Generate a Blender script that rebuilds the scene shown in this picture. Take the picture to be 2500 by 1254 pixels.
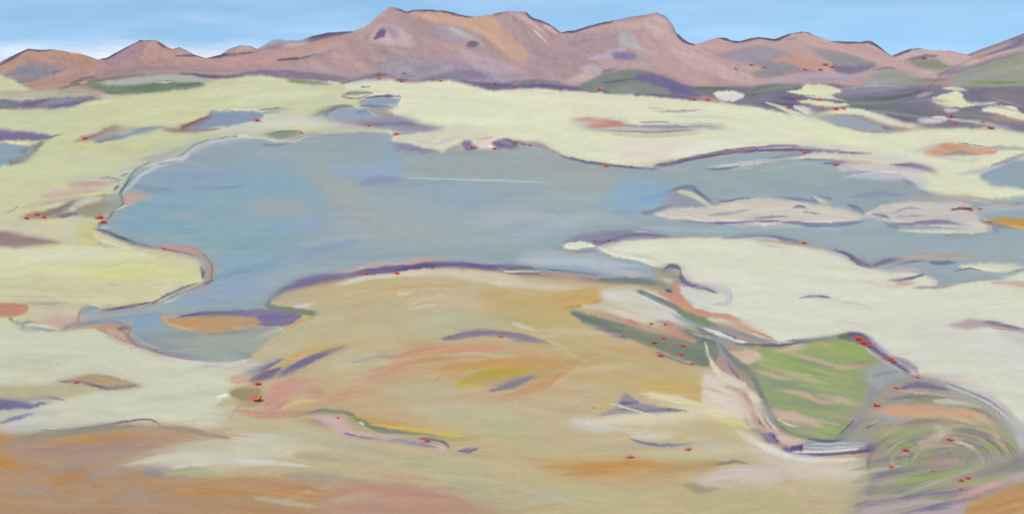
import bpy, bmesh, math, random
import numpy as np
from mathutils import Vector

for o in list(bpy.data.objects): bpy.data.objects.remove(o)
scene = bpy.context.scene
col0 = scene.collection
random.seed(4)

# ---------------------------------------------------------------- camera
EYE = 100.0                               # the hill the view is taken from, metres above the lake
FPX = 2681.0                              # focal length in image pixels (50 degrees across 2500)
HORIZON = 150.0
PITCH = math.atan((627 - HORIZON) / FPX)
cam = bpy.data.cameras.new('camera'); camo = bpy.data.objects.new('camera', cam); col0.objects.link(camo)
cam.sensor_fit = 'HORIZONTAL'; cam.angle = 2 * math.atan(1250 / FPX)
cam.clip_start = 1.0; cam.clip_end = 80000
camo.location = (0, 0, EYE); camo.rotation_euler = (math.pi / 2 - PITCH, 0, 0)
scene.camera = camo

# ---------------------------------------------------------------- sky, sun, exposure
SUN_EL, SUN_AZ = 48.0, 208.0              # azimuth clockwise from the view direction: behind the viewer, to the left
world = bpy.data.worlds.new('World'); scene.world = world; world.use_nodes = True
nt = world.node_tree; nt.nodes.clear()
out = nt.nodes.new('ShaderNodeOutputWorld'); bg = nt.nodes.new('ShaderNodeBackground')
sky = nt.nodes.new('ShaderNodeTexSky'); sky.sky_type = 'NISHITA'; sky.sun_disc = False
sky.sun_elevation = math.radians(SUN_EL); sky.sun_rotation = math.radians(SUN_AZ)
sky.altitude = 2500; sky.air_density = 1.0; sky.dust_density = 0.0; sky.ozone_density = 1.0
tc = nt.nodes.new('ShaderNodeTexCoord')
# clear high-desert air: the deep blue of the upper sky reaches down to the ridge line
va = nt.nodes.new('ShaderNodeVectorMath'); va.operation = 'ADD'; va.inputs[1].default_value = (0, 0, 0.30)
vnm = nt.nodes.new('ShaderNodeVectorMath'); vnm.operation = 'NORMALIZE'
nt.links.new(tc.outputs['Generated'], va.inputs[0]); nt.links.new(va.outputs[0], vnm.inputs[0])
nt.links.new(vnm.outputs[0], sky.inputs['Vector'])
tint = nt.nodes.new('ShaderNodeMix'); tint.data_type = 'RGBA'; tint.blend_type = 'MULTIPLY'; tint.inputs[0].default_value = 1
tint.inputs[7].default_value = (0.93, 1.0, 0.86, 1)
nt.links.new(sky.outputs[0], tint.inputs[6])
# faint streaks of high cirrus
cm = nt.nodes.new('ShaderNodeMapping'); cm.inputs['Scale'].default_value = (4, 4, 26); nt.links.new(tc.outputs['Generated'], cm.inputs['Vector'])
cn = nt.nodes.new('ShaderNodeTexNoise'); cn.inputs['Scale'].default_value = 2.0; cn.inputs['Detail'].default_value = 6; nt.links.new(cm.outputs[0], cn.inputs['Vector'])
cr_ = nt.nodes.new('ShaderNodeMapRange'); cr_.inputs['From Min'].default_value = .42; cr_.inputs['From Max'].default_value = .75; cr_.inputs['To Max'].default_value = .11
nt.links.new(cn.outputs['Fac'], cr_.inputs['Value'])
cx = nt.nodes.new('ShaderNodeMix'); cx.data_type = 'RGBA'; cx.inputs[7].default_value = (5.2, 5.6, 6.2, 1)
nt.links.new(cr_.outputs[0], cx.inputs[0]); nt.links.new(tint.outputs[2], cx.inputs[6])
nt.links.new(cx.outputs[2], bg.inputs['Color']); bg.inputs['Strength'].default_value = 0.15
nt.links.new(bg.outputs[0], out.inputs[0])
sun = bpy.data.lights.new('sun', 'SUN'); suno = bpy.data.objects.new('sun', sun); col0.objects.link(suno)
sun.energy = 3.0; sun.angle = math.radians(0.6); sun.color = (1.0, 0.93, 0.82)
_e, _a = math.radians(SUN_EL), math.radians(SUN_AZ)
SUNV = Vector((math.sin(_a) * math.cos(_e), math.cos(_a) * math.cos(_e), math.sin(_e)))
suno.rotation_euler = SUNV.to_track_quat('Z', 'Y').to_euler()
scene.view_settings.view_transform = 'Standard'; scene.view_settings.look = 'None'
scene.view_settings.exposure = 0.77; scene.view_settings.gamma = 1.0
scene.view_settings.use_curve_mapping = False
scene.cycles.transparent_max_bounces = 16
scene.cycles.max_bounces = 4; scene.cycles.diffuse_bounces = 2
# ---------------------------------------------------------------- ground cover in image pixels
# The ground cover of the valley (soil, sand, salt, mud, water, turf) is traced in image coordinates onto a
# regular raster; every patch has its own outline, pigment and streaks of sediment; violet shore strokes are painted shade.
PW, PH = 2500, 1254            # image size in pixels
SC = 0.5                       # raster cells per image pixel
W, H = int(PW * SC), int(PH * SC)
rng = np.random.RandomState(7)
TAB = rng.rand(256, 256).astype(np.float32)

def vn(x, y, seed=0):
    """smooth value noise in 0..1"""
    x = x + seed * 17.31; y = y + seed * 9.77
    xi = np.floor(x).astype(np.int64); yi = np.floor(y).astype(np.int64)
    fx = x - xi; fy = y - yi
    fx = fx * fx * (3 - 2 * fx); fy = fy * fy * (3 - 2 * fy)
    a = TAB[yi & 255, xi & 255]; b = TAB[yi & 255, (xi + 1) & 255]
    c = TAB[(yi + 1) & 255, xi & 255]; d = TAB[(yi + 1) & 255, (xi + 1) & 255]
    return (a * (1 - fx) + b * fx) * (1 - fy) + (c * (1 - fx) + d * fx) * fy

def sstep(a, b, x):
    t = np.clip((x - a) / (b - a), 0, 1)
    return t * t * (3 - 2 * t)

def curve(pts, closed=False, n=10):
    """Catmull-Rom through pts"""
    P = np.array(pts, float)
    if len(P) < 3 and not closed:
        t = np.linspace(0, 1, n * 2)[:, None]
        return P[0] * (1 - t) + P[-1] * t
    Q = np.vstack([P[-1], P, P[0], P[1]]) if closed else np.vstack([2 * P[0] - P[1], P, 2 * P[-1] - P[-2]])
    out = []
    for i in range(len(Q) - 3):
        p0, p1, p2, p3 = Q[i:i + 4]
        t = np.linspace(0, 1, n, endpoint=False)[:, None]
        out.append(0.5 * (2 * p1 + (p2 - p0) * t + (2 * p0 - 5 * p1 + 4 * p2 - p3) * t ** 2 + (3 * p1 - p0 - 3 * p2 + p3) * t ** 3))
    if not closed:
        out.append(P[-1:])
    return np.vstack(out)

def blur1(a, r, ax):
    if r < 1: return a
    n = 2 * r + 1
    p = [(0, 0)] * a.ndim; p[ax] = (r + 1, r)
    c = np.cumsum(np.pad(a, p, mode='edge'), axis=ax, dtype=np.float64)
    i0 = [slice(None)] * a.ndim; i1 = [slice(None)] * a.ndim
    i1[ax] = slice(n, None); i0[ax] = slice(0, -n)
    return ((c[tuple(i1)] - c[tuple(i0)]) / n).astype(np.float32)

def blur(a, rx, ry, k=2):
    for _ in range(k):
        a = blur1(blur1(a, rx, 1), ry, 0)
    return a

COL = np.zeros((H, W, 3), np.float32)
IDM = np.zeros((H, W), np.int16)
NAMES = []                     # (name, label, material) of every landform on the raster
SEED = [1]

def landform(name, label, mat, kind='structure', cat=None):
    NAMES.append((name, label, mat, kind, cat))
    return len(NAMES) - 1

def raster(P, x0, y0, w, h):
    D = np.zeros((h, w + 1), np.int32)
    Q = np.roll(P, -1, 0)
    for (ax, ay), (bx, by) in zip(P, Q):
        if ay == by: continue
        if ay > by: ax, ay, bx, by = bx, by, ax, ay
        r0 = max(int(math.ceil(ay - y0)), 0); r1 = min(int(math.ceil(by - y0)), h)
        if r1 <= r0: continue
        r = np.arange(r0, r1)
        xx = ax + (r + y0 - ay) * (bx - ax) / (by - ay)
        c = np.clip(np.ceil(xx - x0).astype(int), 0, w)
        D[r, c] += 1
    return (np.cumsum(D, 1)[:, :w] & 1).astype(np.float32)

def fill(c, pts, soft=3, jit=3, var=0.055, ang=0, c2=None, mix=0.5, L=90, o=None, a=1.0, dry=0.0, closed_n=8):
    """a patch of ground with outline pts, pigment c, streaked with c2 along ang"""
    SEED[0] += 1; sd = SEED[0]
    P = curve(pts, True, closed_n) * SC
    m = int((soft + jit) * SC * 2) + 4
    x0 = max(int(P[:, 0].min()) - m, 0); x1 = min(int(P[:, 0].max()) + m, W)
    y0 = max(int(P[:, 1].min()) - m, 0); y1 = min(int(P[:, 1].max()) + m, H)
    if x1 <= x0 or y1 <= y0: return
    # raster in a padded window so that patches may run beyond the image's edge
    px0, py0 = x0 - m, y0 - m; pw, ph = x1 - x0 + 2 * m, y1 - y0 + 2 * m
    M = raster(P, px0, py0, pw, ph)
    yy, xx = np.mgrid[0:ph, 0:pw].astype(np.float32)
    gx, gy = xx + px0, yy + py0
    if jit > 0:
        j = jit * SC * 2
        dx = (vn(gx / 14, gy / 6, sd) - .5) * j + (vn(gx / 4, gy / 2, sd + 3) - .5) * j * .5
        dy = (vn(gx / 16, gy / 7, sd + 5) - .5) * j * .7 + (vn(gx / 5, gy / 2, sd + 8) - .5) * j * .3
        M = M[np.clip((yy + dy + .5).astype(int), 0, ph - 1), np.clip((xx + dx + .5).astype(int), 0, pw - 1)]
    r = soft * SC
    r1 = max(int(r / 2 + .5), 0)
    if r1: M = blur(M, r1, r1)
    else: M = blur(M, 1, 1, 1) * .6 + M * .4
    M = M[m:m + y1 - y0, m:m + x1 - x0]; gx = gx[m:m + y1 - y0, m:m + x1 - x0]; gy = gy[m:m + y1 - y0, m:m + x1 - x0]
    ca, sa = math.cos(math.radians(ang)), math.sin(math.radians(ang))
    u = gx * ca + gy * sa; v = -gx * sa + gy * ca
    v = v + (vn(u / 60, v / 40, sd) - .5) * 14
    Ls = L * SC
    s1 = vn(u / Ls, v / 5.0, sd) ; s2 = vn(u / (Ls * .6), v / 1.6, sd + 2); s3 = vn(u / (Ls * 1.6), v / 14, sd + 4)
    st = (s1 * .4 + s2 * .35 + s3 * .25)
    c = np.array(c, np.float32)
    colr = np.broadcast_to(c, M.shape + (3,)).copy()
    if c2 is not None:
        k = sstep(.5 - .22, .5 + .22, s1 * .35 + s3 * .5 + s2 * .15 + (mix - .5)) [..., None]
        colr = colr * (1 - k) + np.array(c2, np.float32) * k
    colr *= (1 + var * 2 * (st - .5))[..., None]
    A = M * a
    if dry > 0:
        e = 1 - np.abs(2 * M - 1)
        A = A * (1 - dry * sstep(.35, .7, s2 * .6 + s1 * .4))
    A = A[..., None]
    COL[y0:y1, x0:x1] = COL[y0:y1, x0:x1] * (1 - A) + colr * A
    if o is not None:
        sub = IDM[y0:y1, x0:x1]; sub[M > .5] = o

def stroke(c, pts, w, a=.94, dry=.32, soft=.5, var=.08, c2=None, o=None, tail=.5, head=.25):
    """a streak of sediment or painted shade along pts, w wide; thins out towards its tail"""
    SEED[0] += 1; sd = SEED[0]
    P = curve(pts, False, 10) * SC
    seg = np.hypot(*np.diff(P, axis=0).T); s = np.concatenate([[0], np.cumsum(seg)]); T = s[-1] + 1e-6
    wl = np.atleast_1d(np.array(w, float)) * SC / 2
    wmax = wl.max()
    m = int(wmax * 1.4) + 3
    x0 = max(int(P[:, 0].min()) - m, 0); x1 = min(int(P[:, 0].max()) + m + 1, W)
    y0 = max(int(P[:, 1].min()) - m, 0); y1 = min(int(P[:, 1].max()) + m + 1, H)
    if x1 <= x0 or y1 <= y0: return
    yy, xx = np.mgrid[y0:y1, x0:x1].astype(np.float32)
    best = np.full(xx.shape, 1e9, np.float32); bs = np.zeros_like(best); bc = np.zeros_like(best)
    for i in range(len(P) - 1):
        ax, ay = P[i]; dx, dy = P[i + 1] - P[i]; l2 = dx * dx + dy * dy
        if l2 < 1e-9: continue
        t = np.clip(((xx - ax) * dx + (yy - ay) * dy) / l2, 0, 1)
        ex = xx - ax - t * dx; ey = yy - ay - t * dy
        d2 = ex * ex + ey * ey
        k = d2 < best
        best[k] = d2[k]; bs[k] = (s[i] + t * seg[i])[k]
        bc[k] = (np.sqrt(d2) * np.sign(ex * dy - ey * dx))[k]
    tt = bs / T
    if len(wl) > 1:
        ww = np.interp(tt, np.linspace(0, 1, len(wl)), wl).astype(np.float32)
    else:
        ww = wl[0] * (1 - .62 * sstep(.6, 1.0, tt)) * (1 - .45 * sstep(.22, 0, tt))
    ww = ww * (.80 + .30 * vn(bs / 14, np.sign(bc) * 3 + 5, sd) + .14 * vn(bs / 4, np.sign(bc) * 3 + 9, sd))
    u = np.sqrt(best) / np.maximum(ww, .45)
    A = 1 - sstep(1 - soft, 1 + soft * .6, u)
    br = vn(bs / 26 + bc * .02, bc / 1.15 + 50, sd); br2 = vn(bs / 60, bc / 2.6 + 20, sd + 1)
    b = br * .55 + br2 * .45
    # streaky ends
    th = dry * .9 + tail * .85 * sstep(.5, 1.02, tt) + head * .7 * sstep(.2, -.02, tt)
    A = A * (1 - np.clip(th, 0, .96) * sstep(.30, .62, b + (u - .5) * .35))
    A = A * (1 - .75 * sstep(.9, 1.0, tt) * (bs > 6)) * (1 - .5 * sstep(.04, 0, tt) * (T > 12))
    A = np.clip(A * a, 0, 1)
    cc = np.broadcast_to(np.array(c, np.float32), A.shape + (3,)).copy()
    if c2 is not None:
        k = sstep(.35, .65, b)[..., None]
        cc = cc * (1 - k) + np.array(c2, np.float32) * k
    cc *= (1 + var * 2 * (b - .5))[..., None]
    Q = A[..., None]
    COL[y0:y1, x0:x1] = COL[y0:y1, x0:x1] * (1 - Q) + cc * Q
    if o is not None:
        sub = IDM[y0:y1, x0:x1]; sub[(A > .45) & (u < 1)] = o

# ---------------------------------------------------------------- where the red shrubs grow
ORD = ['first', 'second', 'third', 'fourth', 'fifth', 'sixth', 'seventh', 'eighth', 'ninth', 'tenth', 'eleventh', 'twelfth']
SHRUBS = [
 ('at the foot of the highest massif', [(926, 190, 6, 'r'), (980, 197, 6, 'r'), (986, 177, 6, 's'), (1058, 194, 5, 'r'), (1076, 196, 6, 'r'), (1207, 204, 6, 'r'), (1255, 212, 7, 'r'), (1290, 204, 4, 's')]),
 ('under the rounded rose peak', [(1462, 215, 10, 's'), (1558, 152, 3, 's'), (1694, 240, 7, 'r'), (1728, 241, 8, 'r')]),
 ('on the slope of the long pink ridge', [(1795, 166, 6, 's'), (1835, 157, 6, 's'), (1866, 162, 6, 's'), (1928, 178, 4, 's'), (1965, 167, 8, 's'), (2003, 168, 8, 's'), (2015, 154, 11, 's'), (2030, 161, 8, 's')]),
 ('among the cream patches of the scrubland', [(1925, 263, 5, 'r'), (1952, 240, 6, 'r'), (2002, 242, 7, 'r'), (2008, 265, 5, 'r'), (2040, 264, 8, 'r'), (2060, 263, 6, 'r')]),
 ('below the green hill at right', [(2255, 140, 7, 'r'), (2268, 210, 6, 's'), (2290, 270, 7, 's'), (2322, 282, 8, 'r'), (2335, 300, 6, 'r'), (2400, 296, 6, 's'), (2420, 310, 10, 'r')]),
 ('on the left plain above the lake', [(208, 335, 9, 'r'), (628, 291, 9, 'r'), (736, 323, 6, 'r'), (900, 305, 6, 's'), (966, 327, 6, 'r')]),
 ('by the lake\'s left corner', [(66, 530, 8, 'r'), (90, 521, 8, 'r'), (108, 528, 8, 'r'), (236, 530, 7, 's'), (246, 527, 12, 'r'), (252, 540, 9, 'r')]),
 ('on the rim of the left sand spit', [(402, 606, 5, 'r'), (414, 609, 5, 's')]),
 ('along the upper shore of the lake', [(1150, 356, 6, 's'), (1208, 361, 7, 'r'), (1276, 350, 6, 's'), (1294, 353, 5, 'r'), (1480, 404, 6, 'r')]),
 ('along the violet bank on the right salt flat', [(1918, 362, 4, 's'), (1955, 366, 5, 'r'), (1964, 371, 6, 'r'), (2042, 400, 7, 'r'), (2122, 373, 5, 'r')]),
 ('on the sandbar near the right edge', [(2345, 507, 6, 'r'), (2392, 507, 6, 's'), (2416, 540, 5, 'r')]),
 ('by the white oval islet', [(1452, 587, 5, 'r'), (1486, 585, 7, 'r')]),
 ('on the upper rim of the big dune', [(1962, 590, 9, 'r')]),
 ('on the violet bank above the ochre mound', [(895, 666, 7, 'r'), (968, 664, 8, 'r')]),
 ('on the violet bar in the middle of the mound', [(1095, 819, 6, 's'), (1222, 817, 9, 's')]),
 ('in the slanting green gully', [(1522, 818, 5, 'r'), (1536, 816, 5, 's'), (1590, 788, 7, 's'), (1597, 834, 8, 'r'), (1620, 823, 7, 'r'), (1613, 864, 9, 'r'), (1624, 790, 6, 'r'), (1668, 841, 8, 'r'), (1665, 861, 9, 'r'), (1690, 885, 7, 's')]),
 ('on the violet bank above the green field', [(2070, 815, 5, 'r'), (2097, 822, 13, 'r'), (2108, 831, 13, 'r'), (2122, 841, 9, 'r'), (2175, 873, 10, 'r'), (2182, 880, 8, 'r'), (2240, 918, 7, 's')]),
 ('beside the ditch right of the green field', [(2190, 944, 8, 'r'), (2140, 986, 10, 'r')]),
 ('in the striped bottom right meadow', [(2175, 1134, 10, 's'), (2212, 1096, 9, 'r'), (2277, 1146, 7, 's'), (2318, 1070, 10, 'r'), (2344, 1189, 8, 's'), (2345, 1168, 9, 'r'), (2362, 1162, 10, 'r')]),
 ('at the left end of the ochre mound', [(628, 932, 11, 'r'), (626, 968, 19, 'o')]),
 ('on the rusty mud lens at lower left', [(186, 929, 9, 's')]),
 ('in the short foreground gully', [(826, 1018, 5, 'r'), (1030, 1068, 7, 's'), (1042, 1073, 9, 'r')]),
 ('on the pale lower flank of the mound', [(1450, 993, 4, 's'), (1538, 1110, 11, 's'), (1634, 996, 5, 'r'), (1680, 1092, 10, 's')]),
]
# ---------------------------------------------------------------- pigments
CREAM = (226, 226, 198); CREAMY = (224, 224, 184); CREAML = (208, 211, 172); CREAMP = (205, 205, 182)
PALE = (216, 210, 196); PINKW = (222, 208, 200); LILAC = (198, 192, 206); WHITE = (226, 226, 226)
VIO = (112, 102, 148); VIOD = (92, 82, 132); VIOL = (150, 142, 168); SLATE = (126, 138, 148); SLGR = (120, 132, 122)
SALM = (204, 152, 130); PINK = (198, 152, 142); ROSE = (186, 146, 134); MAUVE = (178, 150, 144); ORNG = (196, 146, 104)
TAN = (198, 178, 134); OCH = (194, 162, 104); BRN = (170, 128, 92); BRN2 = (166, 136, 114); GREEN = (148, 170, 98)
BLUE = (142, 172, 192); BLUEG = (154, 172, 180); GREYB = (156, 168, 172); STEEL = (134, 150, 172); NAVY = (92, 106, 134)
RED = (196, 70, 52); DKGR = (104, 116, 106); OLIVE = (172, 158, 112)

# ---------------------------------------------------------------- landforms
SANDL = landform('sand_flat', 'wide yellowish sand flat left of the lake below the low hills', 'land')
SALT = landform('salt_flat', 'broad pale cream salt flat between the mountains and the lake', 'land')
DUNE = landform('salt_dune', 'big smooth pale dune right of the lake above the green field', 'land')
MOUND = landform('earth_mound', 'wide tan and ochre earth mound in the middle foreground', 'land')
CLAY = landform('clay_slope', 'brown and orange clay slope along the bottom left', 'land')
PALEF = landform('sand_slope', 'pale sand slope left of the ochre mound', 'land')
LOWR = landform('meadow', 'striped green and mauve meadow in the bottom right corner', 'turf')
SCRUB = landform('scrubland', 'violet and slate scrubland under the right mountains', 'land')
SPIT = landform('sand_spit', 'blunt yellow sand spit reaching into the lake from the left', 'land')
LAKE = landform('lake', 'large grey blue lake with silty water across the middle', 'water')
BACKW = landform('backwater', 'grey green backwater curving off the lake at the lower left', 'water')
FIELD = landform('field', 'green field with pink strips inside the grey ditches', 'turf')
ROCKY = landform('foothills', 'rose coloured foothills at the feet of the mountains', 'land')

# ================================================================ mountains
COL[:] = (180, 148, 138); IDM[:] = ROCKY
def hills_cover():  # violet strokes put the slopes' shade into the rock colour
    # low hill at the left edge
    fill((188, 146, 122), [(-40, 150), (70, 115), (240, 140), (300, 170), (200, 220), (-40, 230)], c2=(194, 150, 120), soft=8)
    stroke((190, 160, 112), [(-5, 182), (28, 163), (55, 146), (80, 136)], 8)
    stroke((196, 148, 112), [(110, 128), (165, 136), (230, 150), (300, 172)], 22, dry=.1)
    stroke((192, 150, 124), [(60, 140), (150, 145), (230, 160)], 18, a=.6)
    fill((138, 142, 150), [(22, 180), (50, 162), (90, 158), (165, 167), (130, 186), (80, 198), (30, 204), (0, 198), (0, 190)], soft=7, c2=(150, 145, 146), ang=-8)
    stroke((184, 148, 126), [(0, 192), (40, 188), (75, 186)], 6)
    stroke((112, 122, 148), [(25, 200), (60, 202), (112, 188)], 8)
    stroke((116, 106, 126), [(126, 180), (150, 174)], 7)
    stroke((158, 150, 150), [(60, 156), (100, 146)], 8, a=.6)
    stroke((194, 150, 132), [(-10, 212), (60, 213), (130, 192), (210, 172), (300, 168)], 24, dry=.1)
    stroke((112, 140, 168), [(-5, 153), (30, 138), (60, 124)], 6)
    stroke((104, 90, 112), [(-5, 162), (30, 143), (68, 121), (95, 124), (126, 123)], 6, tail=.2)
    stroke((216, 192, 134), [(168, 130), (206, 133), (240, 147)], 4.5, tail=.2)
    # pointed hill
    fill((190, 148, 134), [(235, 150), (345, 98), (385, 100), (470, 135), (560, 140), (560, 185), (300, 180)], soft=6)
    fill((174, 142, 142), [(250, 146), (330, 106), (358, 102), (366, 112), (340, 134), (300, 152), (268, 160)], soft=5)
    fill((198, 152, 132), [(362, 108), (386, 108), (426, 136), (420, 160), (362, 166), (345, 150)], soft=5)
    stroke((182, 132, 126), [(352, 160), (390, 154), (430, 150)], 24, a=.6)
    stroke((136, 116, 126), [(316, 129), (342, 124)], 6)
    stroke((174, 148, 152), [(300, 160), (350, 150)], 16, a=.5)
    stroke((110, 146, 168), [(258, 140), (300, 116), (334, 100)], 6)
    stroke((98, 88, 108), [(242, 143), (262, 143), (300, 121), (342, 99), (366, 98), (382, 98), (392, 110), (424, 122)], 5.5, tail=.1)
    stroke((114, 150, 172), [(420, 119), (437, 116), (456, 124)], 8)
    stroke((198, 168, 142), [(432, 129), (465, 130)], 9)
    stroke((112, 84, 100), [(428, 137), (468, 136), (510, 142), (548, 137), (600, 130), (645, 122)], 7, dry=.1)
    # saddle and long shoulder
    stroke((198, 150, 134), [(380, 158), (500, 151), (600, 148), (700, 138), (790, 112), (880, 86)], 26, dry=.08)
    stroke((164, 140, 142), [(230, 186), (340, 172), (450, 168), (560, 172), (650, 166)], 18, a=.85)
    stroke((118, 158, 184), [(536, 134), (560, 118), (590, 110), (616, 113), (642, 116)], 8)
    stroke((204, 162, 138), [(575, 130), (598, 117), (616, 121)], 12, dry=.1)
    stroke((128, 118, 138), [(545, 136), (575, 133)], 8)
    stroke((148, 184, 206), [(640, 110), (668, 98), (692, 98)], 10)
    stroke((130, 164, 176), [(636, 122), (680, 106), (730, 103), (780, 88)], 7)
    stroke((130, 118, 140), [(648, 119), (694, 112)], 11)
    stroke((206, 172, 152), [(698, 112), (752, 106)], 10)
    stroke((112, 98, 122), [(752, 98), (800, 87), (852, 80), (868, 77)], [13, 15, 9, 4], dry=.15)
    stroke((200, 152, 132), [(625, 156), (700, 138), (780, 116), (850, 96), (900, 78)], 24, dry=.1)
    stroke((178, 156, 152), [(690, 143), (760, 131), (835, 102)], [6, 13, 6])
    stroke((110, 96, 116), [(676, 147), (730, 142), (774, 131)], [4, 7, 4], dry=.1)
    stroke((170, 142, 142), [(760, 138), (830, 120), (880, 118)], 18, a=.6)
    # main massif
    fill((180, 148, 138), [(870, 80), (950, 20), (1000, 30), (1060, 30), (1160, 45), (1290, 35), (1380, 90), (1400, 200), (1200, 205), (1000, 190), (860, 170), (800, 140)], soft=6, ang=35)
    stroke((182, 168, 162), [(868, 80), (918, 48), (952, 18)], 12, tail=.2)
    stroke((194, 154, 134), [(866, 98), (930, 52), (968, 26)], 16)
    fill((180, 146, 136), [(966, 24), (1010, 40), (1040, 90), (1105, 142), (1080, 155), (960, 130), (890, 112), (905, 80)], soft=10, c2=(172, 142, 136), ang=40)
    fill((204, 158, 120), [(1000, 36), (1050, 29), (1110, 34), (1160, 43), (1220, 38), (1250, 50), (1290, 100), (1335, 142), (1280, 152), (1230, 122), (1180, 86), (1120, 62), (1060, 55)], soft=6, c2=(206, 164, 132), ang=40)
    fill((184, 152, 146), [(1205, 46), (1240, 34), (1290, 80), (1350, 140), (1390, 190), (1335, 200), (1290, 150), (1250, 92)], soft=6, ang=42)
    stroke((208, 168, 154), [(1246, 32), (1290, 52), (1322, 78)], 13)
    stroke((212, 176, 164), [(1326, 62), (1350, 74), (1362, 84)], 14)
    stroke((226, 200, 192), [(1298, 70), (1320, 90), (1340, 110)], 4)
    stroke((200, 162, 124), [(1232, 122), (1270, 132), (1300, 148)], 20, a=.7)
    fill((194, 168, 160), [(900, 102), (916, 76), (932, 60), (958, 62), (992, 80), (1008, 113), (960, 112), (912, 106)], soft=4)
    stroke((170, 152, 162), [(924, 64), (958, 70), (972, 84)], 15)
    stroke((202, 180, 174), [(920, 102), (960, 102), (1000, 106)], 11, a=.8)
    fill((100, 86, 108), [(911, 95), (925, 76), (940, 73), (937, 90), (922, 95)], soft=2)
    stroke((200, 186, 178), [(938, 90), (948, 80)], 8)
    stroke((172, 142, 134), [(1000, 80), (1030, 110), (1090, 130), (1130, 138)], 30, a=.6)
    fill((164, 146, 158), [(1050, 66), (1082, 62), (1130, 80), (1136, 100), (1092, 101), (1066, 86)], soft=9, ang=25)
    stroke((184, 172, 160), [(1090, 68), (1132, 82), (1188, 114)], 9)
    stroke((188, 164, 150), [(1050, 110), (1100, 115), (1150, 100)], 20, a=.5)
    stroke((122, 108, 126), [(1142, 109), (1166, 104)], 15, dry=.1)
    stroke((158, 140, 162), [(1148, 126), (1196, 142)], 11)
    stroke((184, 158, 162), [(1105, 122), (1150, 150), (1210, 172)], 26, a=.7)
    stroke((196, 152, 140), [(720, 162), (800, 156), (880, 161), (926, 172)], 20, a=.85)
    stroke((184, 156, 152), [(790, 140), (840, 138), (885, 146)], 10, a=.7)
    stroke((176, 146, 142), [(900, 130), (1000, 125), (1080, 145)], 28, a=.6)
    stroke((150, 142, 160), [(918, 156), (970, 147), (1006, 150)], 11)
    stroke((150, 156, 150), [(938, 163), (1004, 150)], 8)
    stroke((180, 172, 174), [(990, 146), (1040, 152)], 6)
    stroke((158, 150, 158), [(956, 173), (1044, 158)], 15)
    stroke((148, 144, 152), [(985, 186), (1050, 166), (1092, 154)], 17)
    stroke((172, 156, 160), [(1090, 160), (1140, 155)], 20, a=.7)
    stroke((136, 128, 150), [(1078, 182), (1150, 174), (1185, 186)], 15)
    stroke((128, 130, 140), [(1030, 192), (1110, 184)], 12)
    stroke((190, 160, 156), [(1180, 170), (1280, 165), (1350, 185)], 40, a=.5)
    # feet of the massif
    stroke((122, 114, 138), [(560, 186), (640, 176), (730, 180), (840, 190)], 13)
    stroke((108, 96, 124), [(440, 180), (520, 187), (600, 188), (640, 182)], 11)
    stroke((186, 146, 142), [(850, 176), (900, 178)], 13)
    stroke((112, 88, 112), [(900, 186), (942, 182), (966, 190)], 10)
    stroke((80, 60, 86), [(968, 196), (1004, 193)], 9)
    stroke((118, 112, 138), [(1040, 196), (1120, 198), (1180, 212), (1216, 226)], 10)
    stroke((108, 98, 142), [(1180, 206), (1260, 212), (1340, 210)], 16)
    stroke((182, 162, 172), [(1230, 186), (1305, 192)], 14, a=.8)
    stroke((132, 130, 142), [(1236, 199), (1330, 199), (1410, 206)], 10)
    # second peak
    fill((186, 154, 146), [(1370, 84), (1500, 52), (1600, 34), (1650, 80), (1720, 120), (1860, 200), (1700, 225), (1400, 215), (1360, 150)], soft=5, ang=20)
    fill((180, 152, 146), [(1372, 92), (1480, 80), (1515, 85), (1510, 122), (1430, 152), (1400, 182), (1364, 182)], soft=10, ang=-15)
    stroke((192, 162, 144), [(1378, 84), (1460, 66), (1540, 56)], 15, a=.8)
    stroke((176, 158, 150), [(1470, 76), (1530, 70)], 12, a=.7)
    stroke((112, 62, 82), [(1370, 80), (1404, 75), (1450, 61), (1502, 50)], 5, tail=.2)
    stroke((150, 134, 162), [(1500, 52), (1548, 43)], 8)
    stroke((156, 130, 138), [(1548, 43), (1582, 38)], 5)
    stroke((192, 152, 142), [(1546, 72), (1590, 78), (1604, 104)], 28, a=.8)
    stroke((206, 168, 154), [(1572, 50), (1610, 46), (1642, 78)], 15)
    stroke((204, 168, 156), [(1580, 70), (1650, 112), (1740, 152), (1830, 190), (1856, 206)], [30, 36, 38, 34, 20], dry=.1)
    stroke((206, 170, 158), [(1640, 85), (1690, 115), (1760, 135)], 20, a=.7)
    stroke((198, 160, 150), [(1590, 110), (1660, 160), (1740, 200)], 40, a=.7)
    stroke((182, 156, 132), [(1606, 94), (1650, 114), (1684, 128)], 9)
    fill((174, 172, 166), [(1514, 82), (1530, 80), (1556, 100), (1582, 140), (1560, 122), (1516, 106)], soft=4)
    stroke((176, 164, 160), [(1560, 130), (1600, 150), (1610, 165)], 20, a=.6)
    stroke((188, 168, 176), [(1436, 142), (1490, 126), (1525, 118)], 15)
    stroke((136, 122, 162), [(1494, 133), (1548, 135)], 17, dry=.2)
    stroke((182, 162, 142), [(1528, 114), (1560, 138)], 11)
    stroke((132, 118, 158), [(1462, 179), (1508, 168)], 11)
    stroke((196, 170, 164), [(1420, 168), (1460, 160)], 14, a=.7)
    stroke((198, 168, 152), [(1380, 196), (1445, 180)], 24, a=.8)
    stroke((186, 180, 172), [(1540, 160), (1600, 158)], 14, a=.5)
    fill((126, 136, 122), [(1418, 212), (1450, 187), (1530, 172), (1592, 176), (1664, 206), (1640, 228), (1500, 230), (1440, 226)], soft=5, c2=(134, 142, 132), ang=-15)
    stroke((100, 112, 102), [(1468, 200), (1545, 194)], 9)
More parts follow.
